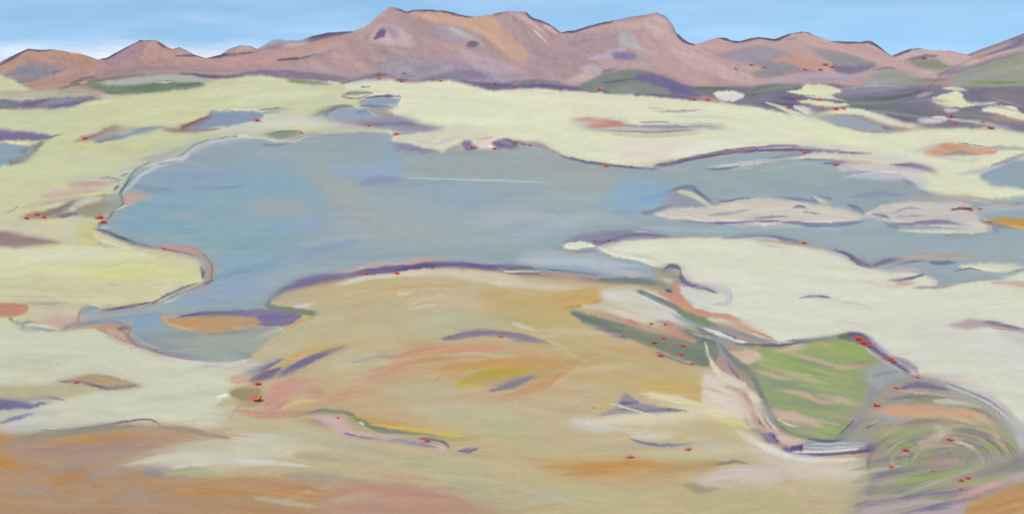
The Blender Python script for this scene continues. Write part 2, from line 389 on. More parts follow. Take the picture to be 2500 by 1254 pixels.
    fill((116, 106, 148), [(1548, 190), (1580, 180), (1640, 198), (1700, 216), (1706, 234), (1640, 226), (1590, 206)], soft=4, ang=15)
    stroke((104, 94, 142), [(1236, 212), (1340, 212), (1440, 223), (1550, 231), (1640, 237), (1720, 245)], [12, 14, 11, 9, 12, 10], dry=.1, tail=.1)
    # right hand ridge
    fill((198, 162, 150), [(1694, 108), (1752, 92), (1860, 95), (1960, 78), (2120, 104), (2200, 140), (2280, 190), (2100, 210), (1860, 210), (1760, 150)], soft=5, ang=12)
    fill((156, 148, 158), [(1768, 136), (1830, 118), (1884, 118), (1964, 150), (1950, 172), (1870, 166), (1800, 147)], soft=8, ang=8)
    stroke((164, 146, 146), [(1918, 98), (1950, 92)], 13)
    fill((200, 152, 122), [(1884, 153), (1920, 134), (1962, 140), (2006, 157), (1962, 170)], soft=7)
    stroke((198, 164, 156), [(1700, 116), (1780, 120), (1840, 108)], 22, a=.7)
    stroke((202, 164, 152), [(1956, 88), (2050, 120), (2150, 146), (2262, 186)], 24, dry=.12)
    stroke((192, 152, 140), [(1960, 110), (2020, 125), (2080, 135)], 18, a=.6)
    fill((148, 148, 144), [(1988, 125), (2060, 130), (2120, 150), (2142, 162), (2090, 180), (2040, 172), (2024, 146)], soft=6, ang=12)
    stroke((126, 116, 142), [(2040, 168), (2128, 160)], 15)
    stroke((150, 140, 150), [(1860, 168), (1940, 172), (2020, 178)], 16, a=.8)
    stroke((136, 138, 138), [(1836, 182), (1925, 182)], 20, a=.8)
    stroke((194, 168, 168), [(1852, 204), (1950, 186), (2050, 180), (2126, 160), (2185, 154)], 16)
    stroke((186, 170, 176), [(1980, 190), (2080, 188), (2130, 180)], 16, a=.7)
    stroke((90, 76, 112), [(1750, 92), (1800, 98), (1850, 90), (1892, 96), (1930, 82), (1958, 77), (1990, 86)], [3, 6, 6, 5, 5, 4, 3], dry=.08, tail=.1)
    stroke((100, 90, 122), [(2026, 100), (2070, 102), (2112, 103), (2140, 112), (2178, 136)], [3, 6, 5, 7, 4], dry=.08, tail=.1)
    stroke((108, 96, 118), [(1646, 72), (1668, 100), (1696, 110)], 6, tail=.1)
    stroke((104, 164, 200), [(1604, 32), (1632, 46), (1646, 66)], 8, tail=.1)
    stroke((100, 92, 116), [(964, 19), (994, 29), (1014, 24), (1060, 26), (1094, 30), (1132, 40), (1152, 41)], [4, 5, 5, 7, 6, 5, 3], dry=.08, tail=.2)
    stroke((110, 100, 120), [(1200, 37), (1236, 30)], 4)
    stroke((96, 90, 116), [(1282, 30), (1300, 46), (1330, 52), (1346, 62), (1370, 82)], 5, tail=.1)
    # round hill
    fill((204, 172, 158), [(2180, 138), (2250, 122), (2320, 124), (2390, 144), (2350, 175), (2250, 190)], soft=5)
    fill((142, 148, 118), [(2212, 152), (2260, 140), (2322, 150), (2342, 166), (2290, 171), (2240, 166)], soft=7)
    stroke((112, 112, 148), [(2210, 149), (2255, 138), (2294, 136)], 9)
    stroke((110, 150, 190), [(2196, 128), (2240, 118), (2268, 121)], 7)
    stroke((206, 174, 160), [(2290, 140), (2330, 155), (2370, 158)], 18)
    stroke((202, 162, 152), [(2150, 158), (2220, 168), (2256, 186)], 30, dry=.1)
    fill((158, 162, 142), [(2106, 216), (2130, 182), (2160, 167), (2200, 176), (2264, 197), (2220, 216), (2150, 222)], soft=6, c2=(172, 174, 162), ang=-10)
    stroke((130, 126, 140), [(2130, 172), (2170, 166), (2200, 174)], 6)
    stroke((132, 128, 146), [(2290, 182), (2350, 172), (2400, 158)], 20)
    stroke((172, 168, 124), [(2256, 192), (2312, 168), (2346, 160)], 6)
    # green hill at the right edge
    fill((152, 158, 136), [(2330, 186), (2400, 152), (2450, 138), (2540, 116), (2540, 240), (2350, 220)], soft=6, c2=(160, 164, 148), ang=-15)
    stroke((150, 164, 122), [(2410, 170), (2520, 140)], 20)
    stroke((156, 158, 150), [(2330, 202), (2420, 185), (2520, 172)], 18)
    stroke((130, 126, 148), [(2356, 170), (2430, 147), (2520, 124)], 8)
    stroke((208, 168, 158), [(2386, 150), (2440, 131), (2520, 114)], 8)
    stroke((124, 118, 152), [(2382, 142), (2440, 124), (2484, 110), (2510, 88)], [4, 7, 9, 16], dry=.1, tail=.05)
    stroke((122, 152, 82), [(2346, 208), (2400, 203), (2520, 198)], 13, c2=(148, 170, 110))
    stroke((112, 142, 76), [(2380, 217), (2520, 213)], 9, c2=(140, 160, 110))
    stroke((150, 166, 118), [(2440, 185), (2520, 178)], 12)
hills_cover()
for c, q, w in (((166, 140, 144), [(890, 118), (960, 122), (1060, 142), (1110, 150)], 30), ((164, 138, 144), [(1240, 60), (1300, 110), (1370, 170)], 34), ((168, 142, 146), [(1384, 110), (1440, 100), (1500, 96)], 36),
                ((170, 144, 148), [(1390, 150), (1430, 140), (1480, 150)], 26), ((160, 140, 150), [(1010, 160), (1080, 148), (1160, 160), (1240, 172)], 18), ((170, 146, 150), [(1740, 140), (1800, 132), (1860, 128)], 20),
                ((176, 146, 148), [(290, 150), (330, 128), (356, 112)], 16), ((168, 146, 152), [(1150, 188), (1230, 180), (1320, 188)], 16), ((150, 140, 156), [(1060, 176), (1120, 168), (1180, 172)], 10),
                ((206, 172, 158), [(1270, 40), (1310, 66), (1350, 100)], 9), ((210, 176, 162), [(1660, 120), (1740, 158), (1800, 186)], 14), ((118, 106, 142), [(1130, 206), (1200, 212), (1260, 206)], 9),
                ((122, 112, 140), [(680, 186), (760, 190), (830, 196)], 9), ((112, 100, 132), [(990, 198), (1060, 192), (1100, 198)], 8), ((134, 140, 136), [(1060, 186), (1110, 178), (1150, 184)], 8)):
    stroke(c, q, w, a=.75, dry=.25)
# facets of rock and slopes at the foot, their violet shade painted in
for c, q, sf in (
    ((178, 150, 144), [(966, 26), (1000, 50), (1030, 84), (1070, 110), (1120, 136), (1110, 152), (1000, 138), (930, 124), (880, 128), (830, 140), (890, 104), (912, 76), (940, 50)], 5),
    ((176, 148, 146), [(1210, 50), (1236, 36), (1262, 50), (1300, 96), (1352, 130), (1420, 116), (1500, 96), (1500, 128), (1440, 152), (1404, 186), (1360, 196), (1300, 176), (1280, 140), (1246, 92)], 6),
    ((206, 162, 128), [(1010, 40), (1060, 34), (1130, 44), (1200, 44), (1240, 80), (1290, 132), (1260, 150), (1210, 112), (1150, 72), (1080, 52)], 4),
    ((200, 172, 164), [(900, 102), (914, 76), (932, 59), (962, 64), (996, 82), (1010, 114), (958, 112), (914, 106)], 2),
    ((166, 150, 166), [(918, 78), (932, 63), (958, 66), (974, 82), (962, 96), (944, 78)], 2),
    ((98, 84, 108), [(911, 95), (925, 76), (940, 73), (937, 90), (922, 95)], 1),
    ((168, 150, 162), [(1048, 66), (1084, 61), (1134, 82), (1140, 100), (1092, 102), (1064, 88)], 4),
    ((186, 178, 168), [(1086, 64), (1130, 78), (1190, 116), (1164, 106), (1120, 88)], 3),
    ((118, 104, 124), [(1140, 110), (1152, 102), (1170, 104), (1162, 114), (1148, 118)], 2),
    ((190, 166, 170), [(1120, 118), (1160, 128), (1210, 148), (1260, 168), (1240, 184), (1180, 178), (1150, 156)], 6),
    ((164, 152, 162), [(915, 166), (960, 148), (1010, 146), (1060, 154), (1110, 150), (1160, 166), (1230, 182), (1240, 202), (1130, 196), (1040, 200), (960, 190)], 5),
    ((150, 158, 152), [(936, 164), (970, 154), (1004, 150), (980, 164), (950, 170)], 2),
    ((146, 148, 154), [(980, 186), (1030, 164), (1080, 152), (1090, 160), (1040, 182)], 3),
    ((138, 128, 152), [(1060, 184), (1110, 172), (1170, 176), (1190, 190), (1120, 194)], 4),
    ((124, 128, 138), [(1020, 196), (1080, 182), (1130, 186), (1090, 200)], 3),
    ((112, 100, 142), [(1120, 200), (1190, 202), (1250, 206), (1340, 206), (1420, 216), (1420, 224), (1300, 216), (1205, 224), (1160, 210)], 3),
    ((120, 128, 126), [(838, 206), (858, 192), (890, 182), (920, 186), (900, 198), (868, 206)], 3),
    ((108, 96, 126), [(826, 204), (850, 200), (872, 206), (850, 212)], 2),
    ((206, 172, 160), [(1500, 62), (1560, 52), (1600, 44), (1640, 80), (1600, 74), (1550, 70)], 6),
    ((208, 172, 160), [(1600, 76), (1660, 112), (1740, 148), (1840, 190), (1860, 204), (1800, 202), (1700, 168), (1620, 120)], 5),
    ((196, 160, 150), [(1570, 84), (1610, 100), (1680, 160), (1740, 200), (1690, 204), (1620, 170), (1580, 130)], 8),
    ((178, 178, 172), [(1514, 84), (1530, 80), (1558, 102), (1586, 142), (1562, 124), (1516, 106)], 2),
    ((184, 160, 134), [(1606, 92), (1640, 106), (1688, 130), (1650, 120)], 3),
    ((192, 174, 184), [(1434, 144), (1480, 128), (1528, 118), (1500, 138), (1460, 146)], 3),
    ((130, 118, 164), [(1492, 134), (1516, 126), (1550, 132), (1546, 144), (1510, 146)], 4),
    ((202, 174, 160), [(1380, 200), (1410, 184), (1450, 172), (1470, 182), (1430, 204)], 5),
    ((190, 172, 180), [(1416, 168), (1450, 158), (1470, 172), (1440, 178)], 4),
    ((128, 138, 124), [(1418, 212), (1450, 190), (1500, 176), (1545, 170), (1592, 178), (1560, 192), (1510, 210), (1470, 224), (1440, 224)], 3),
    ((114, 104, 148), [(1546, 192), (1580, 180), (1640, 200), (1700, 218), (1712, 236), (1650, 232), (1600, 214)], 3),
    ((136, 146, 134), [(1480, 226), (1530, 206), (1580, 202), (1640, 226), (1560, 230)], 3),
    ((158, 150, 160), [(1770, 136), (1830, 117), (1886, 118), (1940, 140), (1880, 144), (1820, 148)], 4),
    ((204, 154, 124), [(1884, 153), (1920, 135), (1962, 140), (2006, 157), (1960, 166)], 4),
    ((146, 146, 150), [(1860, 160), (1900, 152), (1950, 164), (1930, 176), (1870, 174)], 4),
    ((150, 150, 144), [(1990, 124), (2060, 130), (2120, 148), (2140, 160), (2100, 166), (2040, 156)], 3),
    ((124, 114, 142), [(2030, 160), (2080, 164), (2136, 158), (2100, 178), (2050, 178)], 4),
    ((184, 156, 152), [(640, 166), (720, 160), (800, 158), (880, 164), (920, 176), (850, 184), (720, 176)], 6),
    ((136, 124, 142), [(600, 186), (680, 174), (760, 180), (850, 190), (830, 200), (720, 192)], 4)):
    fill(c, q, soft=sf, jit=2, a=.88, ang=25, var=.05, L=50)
stroke((226, 204, 196), [(1298, 70), (1318, 88), (1342, 112)], 4, dry=.1)
stroke((100, 112, 102), [(1468, 202), (1510, 198), (1548, 192)], 7, dry=.25)
stroke((96, 84, 104), [(676, 147), (730, 142), (774, 131)], [3, 7, 4], dry=.1)
stroke((186, 166, 160), [(730, 140), (790, 122), (836, 104)], [4, 10, 4], dry=.2)
# dark crests
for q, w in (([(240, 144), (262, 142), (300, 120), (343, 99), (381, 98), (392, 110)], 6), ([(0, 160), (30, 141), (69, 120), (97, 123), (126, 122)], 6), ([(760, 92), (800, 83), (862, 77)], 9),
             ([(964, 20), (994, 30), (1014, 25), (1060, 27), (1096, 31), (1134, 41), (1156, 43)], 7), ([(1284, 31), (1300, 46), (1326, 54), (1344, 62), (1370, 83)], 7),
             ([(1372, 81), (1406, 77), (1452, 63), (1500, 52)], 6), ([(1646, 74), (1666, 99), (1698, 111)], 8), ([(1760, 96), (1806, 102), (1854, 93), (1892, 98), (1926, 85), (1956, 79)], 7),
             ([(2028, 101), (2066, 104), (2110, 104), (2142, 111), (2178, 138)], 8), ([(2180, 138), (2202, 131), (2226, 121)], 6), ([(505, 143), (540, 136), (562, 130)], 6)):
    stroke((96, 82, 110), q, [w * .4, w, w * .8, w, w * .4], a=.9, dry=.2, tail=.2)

# ================================================================ far plains
fill(CREAML, [(-60, 226), (100, 228), (200, 235), (300, 226), (420, 205), (480, 196), (560, 194), (620, 182), (700, 194), (860, 208), (900, 260), (960, 330), (700, 350), (420, 420), (240, 570), (240, 800), (-60, 860)],
     soft=3, c2=(204, 206, 162), o=SANDL, ang=-6, L=160)
fill(CREAM, [(840, 208), (900, 199), (960, 198), (1000, 204), (1060, 198), (1110, 199), (1160, 212), (1200, 224), (1215, 222), (1300, 216), (1440, 226), (1560, 233), (1700, 246), (1800, 255), (1880, 268), (1980, 285), (2060, 310), (2150, 325), (2300, 312), (2430, 312), (2560, 325), (2560, 500), (2250, 480), (2180, 410), (1950, 370), (1700, 390), (1600, 412), (1480, 404), (1380, 380), (1290, 345), (1060, 370), (960, 345), (940, 320), (1000, 300), (900, 250)],
     soft=2, jit=2, c2=(222, 224, 190), o=SALT, ang=6, L=180)
# scrubland under the right mountains
fill((120, 114, 140), [(1690, 222), (1760, 215), (1850, 212), (2000, 206), (2100, 212), (2340, 212), (2560, 225), (2560, 335), (2440, 312), (2300, 312), (2230, 305), (2120, 285), (2050, 275), (2010, 278), (1975, 290), (1880, 266), (1780, 250)],
     soft=4, c2=(128, 124, 142), o=SCRUB, ang=8)
stroke(SLGR, [(1690, 218), (1760, 220), (1800, 226)], 13)
stroke((104, 114, 104), [(1690, 215), (1790, 216)], 9)
stroke((112, 122, 112), [(1830, 236), (1860, 220), (1930, 206)], 24)
stroke((126, 132, 126), [(1880, 215), (1960, 205)], 18, a=.8)
stroke((176, 162, 170), [(1900, 202), (1990, 196), (2100, 192)], 14, a=.8)
stroke((140, 132, 154), [(2030, 232), (2150, 216), (2260, 210)], 18)
stroke((160, 154, 166), [(2040, 222), (2110, 210), (2160, 210)], 10, a=.8)
stroke((176, 170, 184), [(2080, 216), (2140, 210), (2216, 212)], 5)
stroke((134, 146, 128), [(2230, 200), (2320, 195)], 14, a=.8)
stroke((96, 106, 102), [(2050, 247), (2150, 244), (2260, 222)], [10, 14, 8])
stroke((132, 124, 146), [(2070, 230), (2180, 228), (2240, 224)], 12)
stroke((112, 118, 126), [(2040, 254), (2140, 262), (2230, 280), (2340, 294)], 28, dry=.15)
stroke((104, 90, 134), [(2150, 280), (2230, 296), (2300, 302)], 11)
stroke((186, 160, 164), [(2236, 238), (2280, 224)], 12)
stroke((140, 126, 134), [(2400, 232), (2470, 238), (2540, 254)], 24)
stroke((126, 118, 138), [(2400, 246), (2460, 262), (2540, 276)], 16)
stroke((170, 160, 170), [(2420, 240), (2480, 255), (2520, 264)], 4)
stroke((186, 146, 128), [(2420, 288), (2470, 286), (2530, 300)], 26, dry=.15)
stroke((118, 108, 142), [(2440, 306), (2530, 325)], 8)
stroke((128, 128, 138), [(2350, 278), (2420, 290)], 14)
stroke((96, 84, 128), [(1860, 252), (1890, 255), (1950, 258), (2000, 250)], 10)
stroke((100, 90, 130), [(1905, 240), (1960, 242)], 9)
stroke((98, 92, 122), [(1920, 262), (1965, 283)], 6)
SP = [
 ('sand_patch', 'broad cream sand patch with a ragged top on the violet scrubland', CREAMY, [(1916, 223), (1950, 220), (1968, 205), (2020, 209), (2056, 222), (2030, 232), (2040, 240), (1990, 236), (1950, 230)]),
 ('sand_patch', 'thin cream sand strip just below the broad ragged sand patch', CREAMY, [(1950, 246), (2000, 245), (2066, 256), (2064, 262), (1990, 258)]),
 ('sand_patch', 'small slanting white sand patch beside the thin cream strip', (226, 226, 212), [(1938, 260), (1962, 258), (1986, 274), (1972, 281), (1946, 269)]),
 ('sand_patch', 'lone white oval sand patch at the foot of the second peak', (222, 220, 212), [(1744, 228), (1778, 222), (1814, 232), (1800, 245), (1760, 245)]),
 ('sand_patch', 'lobed cream sand patch under the green hill', CREAMY, [(2274, 240), (2300, 230), (2330, 222), (2350, 228), (2360, 246), (2404, 256), (2380, 258), (2330, 263), (2280, 252)]),
 ('sand_patch', 'cream sand strip near the right edge below the green hill', CREAM, [(2396, 264), (2460, 258), (2505, 284), (2495, 292), (2430, 278)]),
 ('sand_patch', 'lilac white oval sand patch near the right edge', (216, 208, 216), [(2243, 290), (2290, 283), (2312, 292), (2282, 303), (2250, 301)]),
]
stroke(CREAM, [(2302, 215), (2350, 218), (2366, 224)], 8)
stroke(CREAM, [(2380, 256), (2440, 250)], 7)
stroke((206, 200, 210), [(2304, 268), (2344, 270)], 10)
stroke((150, 142, 168), [(2390, 270), (2440, 276)], 9)
stroke((206, 200, 204), [(2310, 290), (2400, 300), (2470, 314)], 8)
stroke(CREAM, [(1868, 250), (1905, 262), (1960, 286), (2000, 296)], [4, 10, 18, 20], dry=.1)
for n, l, c, p in SP:
    fill(c, p, soft=1, jit=3, o=landform(n, l, 'land'))
stroke((222, 222, 200), [(1965, 236), (2040, 242), (2070, 250)], 6)
# pond among the sand at the right
PONDR = landform('pond', 'narrow grey pond with an olive rim below the scrubland', 'water')
stroke(CREAM, [(1990, 282), (2050, 272), (2110, 276), (2180, 298), (2250, 312)], [8, 16, 18, 20, 16], dry=.05)
fill((164, 172, 182), [(2000, 286), (2060, 279), (2100, 288), (2176, 316), (2150, 320), (2100, 316), (2040, 304)], soft=2, o=PONDR, c2=(154, 164, 178), ang=12)
stroke(OLIVE, [(1998, 288), (2030, 280), (2080, 281)], 5)
stroke((146, 144, 126), [(2080, 283), (2130, 300), (2185, 316)], 5)
stroke((110, 122, 150), [(2150, 312), (2190, 316)], 8)
stroke(VIOL, [(2080, 318), (2150, 322), (2220, 316)], 6, a=.6)

# dark fields on the left plain
DFIELD = landform('dark_field', 'dark green field strip below the low left hills', 'turf')
fill((176, 184, 160), [(200, 206), (280, 196), (380, 184), (440, 182), (520, 196), (480, 206), (300, 214)], soft=3)
fill((112, 130, 108), [(180, 208), (215, 200), (280, 208), (340, 206), (400, 198), (430, 202), (500, 205), (470, 216), (380, 226), (300, 233), (262, 228), (225, 214)], soft=2, o=DFIELD, c2=(122, 136, 114), ang=-4)
stroke((118, 132, 114), [(140, 218), (200, 204), (300, 188), (400, 180)], 8)
stroke((110, 92, 116), [(170, 206), (205, 192), (250, 190)], 7)
stroke((230, 180, 120), [(196, 204), (216, 200)], 6)
stroke((232, 230, 224), [(380, 203), (428, 199)], 3, dry=.3)
stroke((110, 100, 118), [(430, 210), (505, 204)], 6)
fill((184, 176, 160), [(-40, 222), (60, 222), (150, 218), (230, 222), (265, 236), (200, 242), (100, 244), (-40, 244)], soft=5, c2=(188, 184, 150))
stroke((184, 160, 152), [(140, 222), (200, 222), (262, 234)], 14, a=.7)
stroke((204, 200, 200), [(-10, 240), (60, 242), (120, 238)], 6)
FARMUD = landform('mudflat', 'violet and green mud strip on the far left plain', 'land')
fill((132, 126, 150), [(-40, 246), (60, 246), (120, 240), (250, 236), (200, 252), (140, 264), (-40, 266)], soft=3, o=FARMUD, c2=(124, 112, 144), ang=-6)
stroke((120, 140, 124), [(-10, 257), (35, 256)], 14)
stroke((112, 84, 114), [(45, 259), (90, 252), (120, 242)], 11)
stroke((146, 148, 170), [(90, 258), (140, 248), (200, 244)], 11)
stroke((108, 96, 142), [(120, 264), (170, 254), (230, 246)], 8)
stroke((206, 192, 176), [(230, 238), (330, 232), (380, 228)], 12, a=.7)
stroke((226, 214, 160), [(190, 256), (250, 250), (330, 250)], 12, a=.7)
stroke((222, 212, 156), [(210, 276), (340, 262), (460, 250)], 20, a=.35)
stroke((192, 196, 160), [(0, 290), (150, 282), (320, 270)], 40, a=.4)
stroke((216, 216, 184), [(480, 235), (600, 215), (700, 205)], 30, a=.5)
stroke((222, 222, 194), [(560, 250), (680, 235), (800, 225)], 30, a=.6)
stroke((136, 146, 116), [(705, 196), (760, 202), (810, 206)], [12, 14, 5])
stroke((226, 220, 196), [(800, 197), (830, 204)], 6)

# ponds between the two plains
PONDC = landform('pond', 'small blue pond with a dark violet rim in the middle distance', 'water')
PONDB = landform('pond', 'blue pond under a dark arched bank left of the small rimmed pond', 'water')
PONDL = landform('pond', 'long blue pond with a rusty left end on the left plain', 'water')
BANKC = landform('mud_shade_bank', 'arched dark slate bank over the blue pond', 'land')
stroke((204, 202, 190), [(700, 254), (800, 240), (880, 232)], 18, a=.6)
stroke((204, 212, 200), [(852, 206), (900, 200), (960, 204)], 14, a=.8)
stroke((118, 124, 122), [(836, 232), (870, 226), (912, 228)], [6, 14, 5])
stroke((126, 124, 130), [(834, 236), (860, 240), (905, 233)], 5)
stroke((120, 110, 122), [(880, 213), (905, 212)], 4)
stroke((220, 206, 170), [(850, 222), (920, 222), (960, 226)], 7, a=.8)
stroke((138, 132, 146), [(905, 238), (930, 236), (978, 233)], 6)
fill((150, 166, 188), [(878, 250), (905, 240), (940, 236), (974, 238), (974, 250), (950, 256), (900, 258)], soft=2, o=PONDC, ang=-5)
stroke(VIOD, [(890, 240), (930, 235), (974, 235), (976, 248)], 5, tail=.1)
stroke((116, 120, 150), [(880, 258), (930, 260), (960, 262), (974, 248)], 9, tail=.1)
stroke((200, 190, 190), [(958, 260), (975, 258)], 8, a=.8)
stroke((158, 164, 160), [(890, 270), (930, 268), (960, 264)], 10, a=.8)
fill((152, 168, 190), [(792, 284), (820, 270), (870, 264), (910, 272), (930, 286), (860, 290), (800, 290)], soft=3, o=PONDB, ang=-8)
stroke((110, 112, 134), [(764, 285), (790, 272), (820, 262), (858, 260), (866, 266)], [8, 14, 12, 10, 4], o=BANKC, dry=.1, tail=.1)
stroke((190, 150, 150), [(790, 266), (824, 258)], 3)
stroke((122, 130, 160), [(870, 278), (900, 272), (940, 282)], 13)
stroke(CREAMY, [(896, 270), (916, 280), (930, 284)], 4)
fill((152, 154, 172), [(760, 292), (860, 288), (960, 282), (1000, 290), (1030, 302), (1080, 310), (1060, 322), (960, 318), (860, 306)], soft=5, c2=(140, 140, 168), ang=8)
stroke((118, 112, 150), [(860, 306), (940, 302), (1010, 304), (1040, 310)], [4, 9, 9, 4])
stroke((146, 84, 92), [(885, 302), (930, 304)], 5)
stroke((104, 86, 118), [(975, 298), (1010, 304), (1036, 308)], 4)
stroke((206, 200, 194), [(960, 280), (1000, 284), (1030, 300)], 7)
fill((146, 160, 182), [(505, 288), (520, 276), (560, 270), (600, 272), (640, 278), (640, 292), (600, 302), (540, 308), (450, 320), (450, 312)], soft=3, o=PONDL, ang=-8, c2=(136, 150, 176))
stroke((118, 118, 134), [(630, 268), (680, 266), (716, 268)], [4, 7, 3])
stroke((128, 138, 162), [(640, 276), (690, 272)], 8)
stroke((210, 206, 196), [(640, 268), (664, 275)], 3)
stroke((158, 108, 104), [(440, 312), (490, 296), (522, 280)], [14, 16, 6], dry=.35)
stroke((206, 206, 214), [(590, 304), (640, 292), (720, 272)], 6)
stroke((234, 218, 168), [(400, 304), (450, 296), (510, 278)], 12, a=.8)
stroke((206, 204, 206), [(620, 300), (740, 290), (860, 296)], 14, a=.7)
stroke((216, 210, 206), [(520, 320), (640, 306), (760, 302), (880, 312), (960, 316)], 20, a=.7)
# dark lines and rust left of it
BANKL = landform('mud_shade_bank', 'steel blue bank with rusty gravel on the left plain', 'land')
stroke((122, 140, 168), [(230, 346), (280, 336), (330, 322), (390, 312), (440, 320)], [10, 16, 14, 10, 5], o=BANKL, dry=.15, tail=.3)
stroke((176, 148, 140), [(180, 346), (230, 334), (290, 318), (330, 312)], 18, dry=.45)
stroke((146, 120, 128), [(210, 338), (260, 320), (300, 308)], 12, dry=.5)
stroke((120, 106, 112), [(250, 316), (296, 304)], 6, dry=.4)
stroke((158, 116, 112), [(400, 318), (470, 318), (540, 314)], 12, dry=.4)
stroke((206, 200, 190), [(290, 330), (330, 318)], 6, dry=.3)
stroke((126, 120, 130), [(100, 340), (160, 326)], 5, dry=.35)
fill((206, 204, 150), [(130, 350), (300, 345), (450, 332), (560, 330), (470, 350), (360, 380), (200, 372)], soft=12, a=.5)
EDGEM = landform('mudflat', 'violet wedge of mud at the left edge', 'land')
PONDE = landform('pond', 'blue pond cut off by the left edge', 'water')
fill((138, 128, 158), [(-40, 314), (30, 318), (90, 326), (128, 334), (110, 344), (60, 343), (-40, 346)], soft=2, o=EDGEM, c2=(120, 110, 150), ang=5)
stroke((182, 164, 176), [(-10, 314), (60, 322)], 6)
stroke((226, 214, 164), [(-10, 352), (60, 348), (110, 346)], 9)
fill((142, 164, 178), [(-40, 352), (56, 354), (76, 362), (44, 394), (-40, 408)], soft=3, o=PONDE)
stroke((134, 132, 136), [(20, 400), (60, 384), (110, 346)], [14, 16, 6], dry=.15, o=EDGEM)
stroke((122, 110, 140), [(50, 372), (110, 344)], 8)

# marks on the far salt flat
fill((176, 172, 168), [(1390, 300), (1440, 290), (1520, 292), (1560, 306), (1700, 300), (1770, 308), (1700, 322), (1560, 326), (1440, 318), (1400, 308)], soft=6, c2=(186, 182, 180), dry=.2)
stroke((200, 110, 96), [(1398, 292), (1460, 288)], 6, dry=.35)
stroke((210, 136, 116), [(1430, 302), (1480, 300), (1530, 306)], 20, dry=.45)
stroke((202, 120, 106), [(1440, 312), (1500, 304), (1515, 290)], 8, dry=.5)
stroke((150, 140, 168), [(1515, 306), (1620, 310), (1750, 308)], [4, 11, 4], dry=.35)
stroke((160, 148, 172), [(1460, 318), (1600, 322), (1720, 314)], 7, dry=.4)
stroke((202, 200, 150), [(1460, 320), (1560, 332), (1680, 328), (1740, 316)], 8, dry=.2)
stroke((200, 194, 156), [(1578, 264), (1630, 264)], 6)
stroke((168, 148, 156), [(1600, 272), (1660, 272), (1715, 270)], 5, dry=.3)
stroke((158, 152, 166), [(1560, 296), (1600, 298), (1640, 297)], 5)
fill((230, 216, 208), [(1480, 370), (1540, 340), (1640, 338), (1700, 350), (1640, 384), (1540, 392)], soft=16, a=.85, c2=(228, 220, 206), ang=-8)
stroke((232, 230, 222), [(1640, 376), (1760, 352), (1860, 340)], 24, a=.7)
stroke((222, 218, 176), [(1560, 398), (1640, 396)], 14, a=.6)
stroke((232, 234, 206), [(1160, 232), (1280, 240), (1400, 250)], 26, a=.5)
stroke((214, 218, 190), [(1000, 270), (1100, 262), (1250, 275)], 50, a=.4)
stroke((232, 234, 190), [(1900, 320), (2050, 340), (2160, 350)], 24, a=.6)
stroke((212, 210, 196), [(1240, 222), (1300, 222), (1360, 232)], 6, a=.7)
stroke((206, 200, 202), [(1640, 285), (1760, 288), (1870, 300)], 6, a=.6)
stroke((226, 226, 204), [(1700, 320), (1800, 330), (1900, 322)], 20, a=.5)
# salmon lens and violet strips on the right of the flat
CLAYP = landform('clay_patch', 'salmon coloured clay lens on the salt flat near the right edge', 'land')
stroke((188, 180, 196), [(2226, 372), (2270, 358), (2330, 350)], 8, a=.8)
fill((206, 152, 124), [(2258, 372), (2285, 356), (2330, 350), (2380, 358), (2432, 366), (2428, 376), (2390, 380), (2330, 376), (2290, 382)], soft=2, jit=3, o=CLAYP, c2=(214, 164, 134), ang=5)
stroke((150, 140, 150), [(2300, 380), (2350, 374), (2390, 378)], [5, 12, 5])
stroke((190, 184, 200), [(2300, 386), (2370, 392), (2430, 376)], 6, a=.7)
stroke((130, 118, 150), [(2340, 350), (2400, 358), (2432, 364)], 3)
stroke((206, 196, 206), [(1880, 352), (1980, 356), (2150, 366)], 10, a=.6)

# ================================================================ left shore
fill((208, 206, 158), [(-60, 470), (100, 440), (260, 430), (200, 500), (40, 540), (-60, 540)], soft=20, a=.6)
stroke((196, 194, 176), [(170, 444), (230, 432), (300, 436)], 22, a=.7)
stroke((156, 154, 158), [(236, 440), (262, 434), (292, 440), (270, 446), (240, 444)], 5)
stroke((200, 160, 156), [(165, 450), (220, 448), (270, 452)], 12)
stroke((228, 222, 214), [(110, 468), (170, 460)], 6)
stroke((202, 172, 160), [(100, 478), (180, 466), (260, 462)], 24, a=.8, dry=.3)
stroke((226, 208, 150), [(180, 482), (240, 474), (284, 468)], 11)
stroke((200, 168, 160), [(50, 506), (110, 494), (180, 482)], 15, a=.9)
stroke((120, 110, 132), [(12, 524), (34, 510), (48, 500)], 5)
SHOREL = landform('mud_shade_bank', 'olive and slate mud bank at the lake\'s left corner', 'land')
fill((164, 160, 136), [(50, 530), (120, 516), (170, 492), (220, 480), (290, 474), (300, 490), (280, 516), (240, 530), (180, 528), (110, 540)], soft=4, o=SHOREL, c2=(158, 150, 130), ang=-18)
stroke((148, 132, 124), [(66, 530), (120, 520), (160, 505), (200, 484)], 16)
stroke((128, 122, 136), [(140, 522), (175, 490), (216, 480)], 6)
stroke((206, 206, 184), [(172, 514), (205, 492), (252, 484)], [14, 22, 10], dry=.05)
stroke((116, 108, 148), [(140, 528), (190, 520)], 10)
stroke((168, 156, 112), [(200, 506), (270, 500)], 14)
stroke((176, 180, 150), [(256, 484), (300, 482)], 18)
stroke((190, 128, 112), [(60, 530), (90, 518), (116, 530)], 10, dry=.4)
fill((206, 200, 178), [(-60, 540), (60, 536), (150, 534), (210, 540), (200, 590), (120, 590), (40, 572), (-60, 572)], soft=5, c2=(216, 202, 164), ang=6)
stroke((222, 206, 152), [(60, 572), (110, 570), (140, 560)], 14, a=.7)
fill((200, 202, 174), [(168, 540), (200, 528), (206, 560), (190, 602), (160, 600), (150, 570)], soft=4, ang=80)
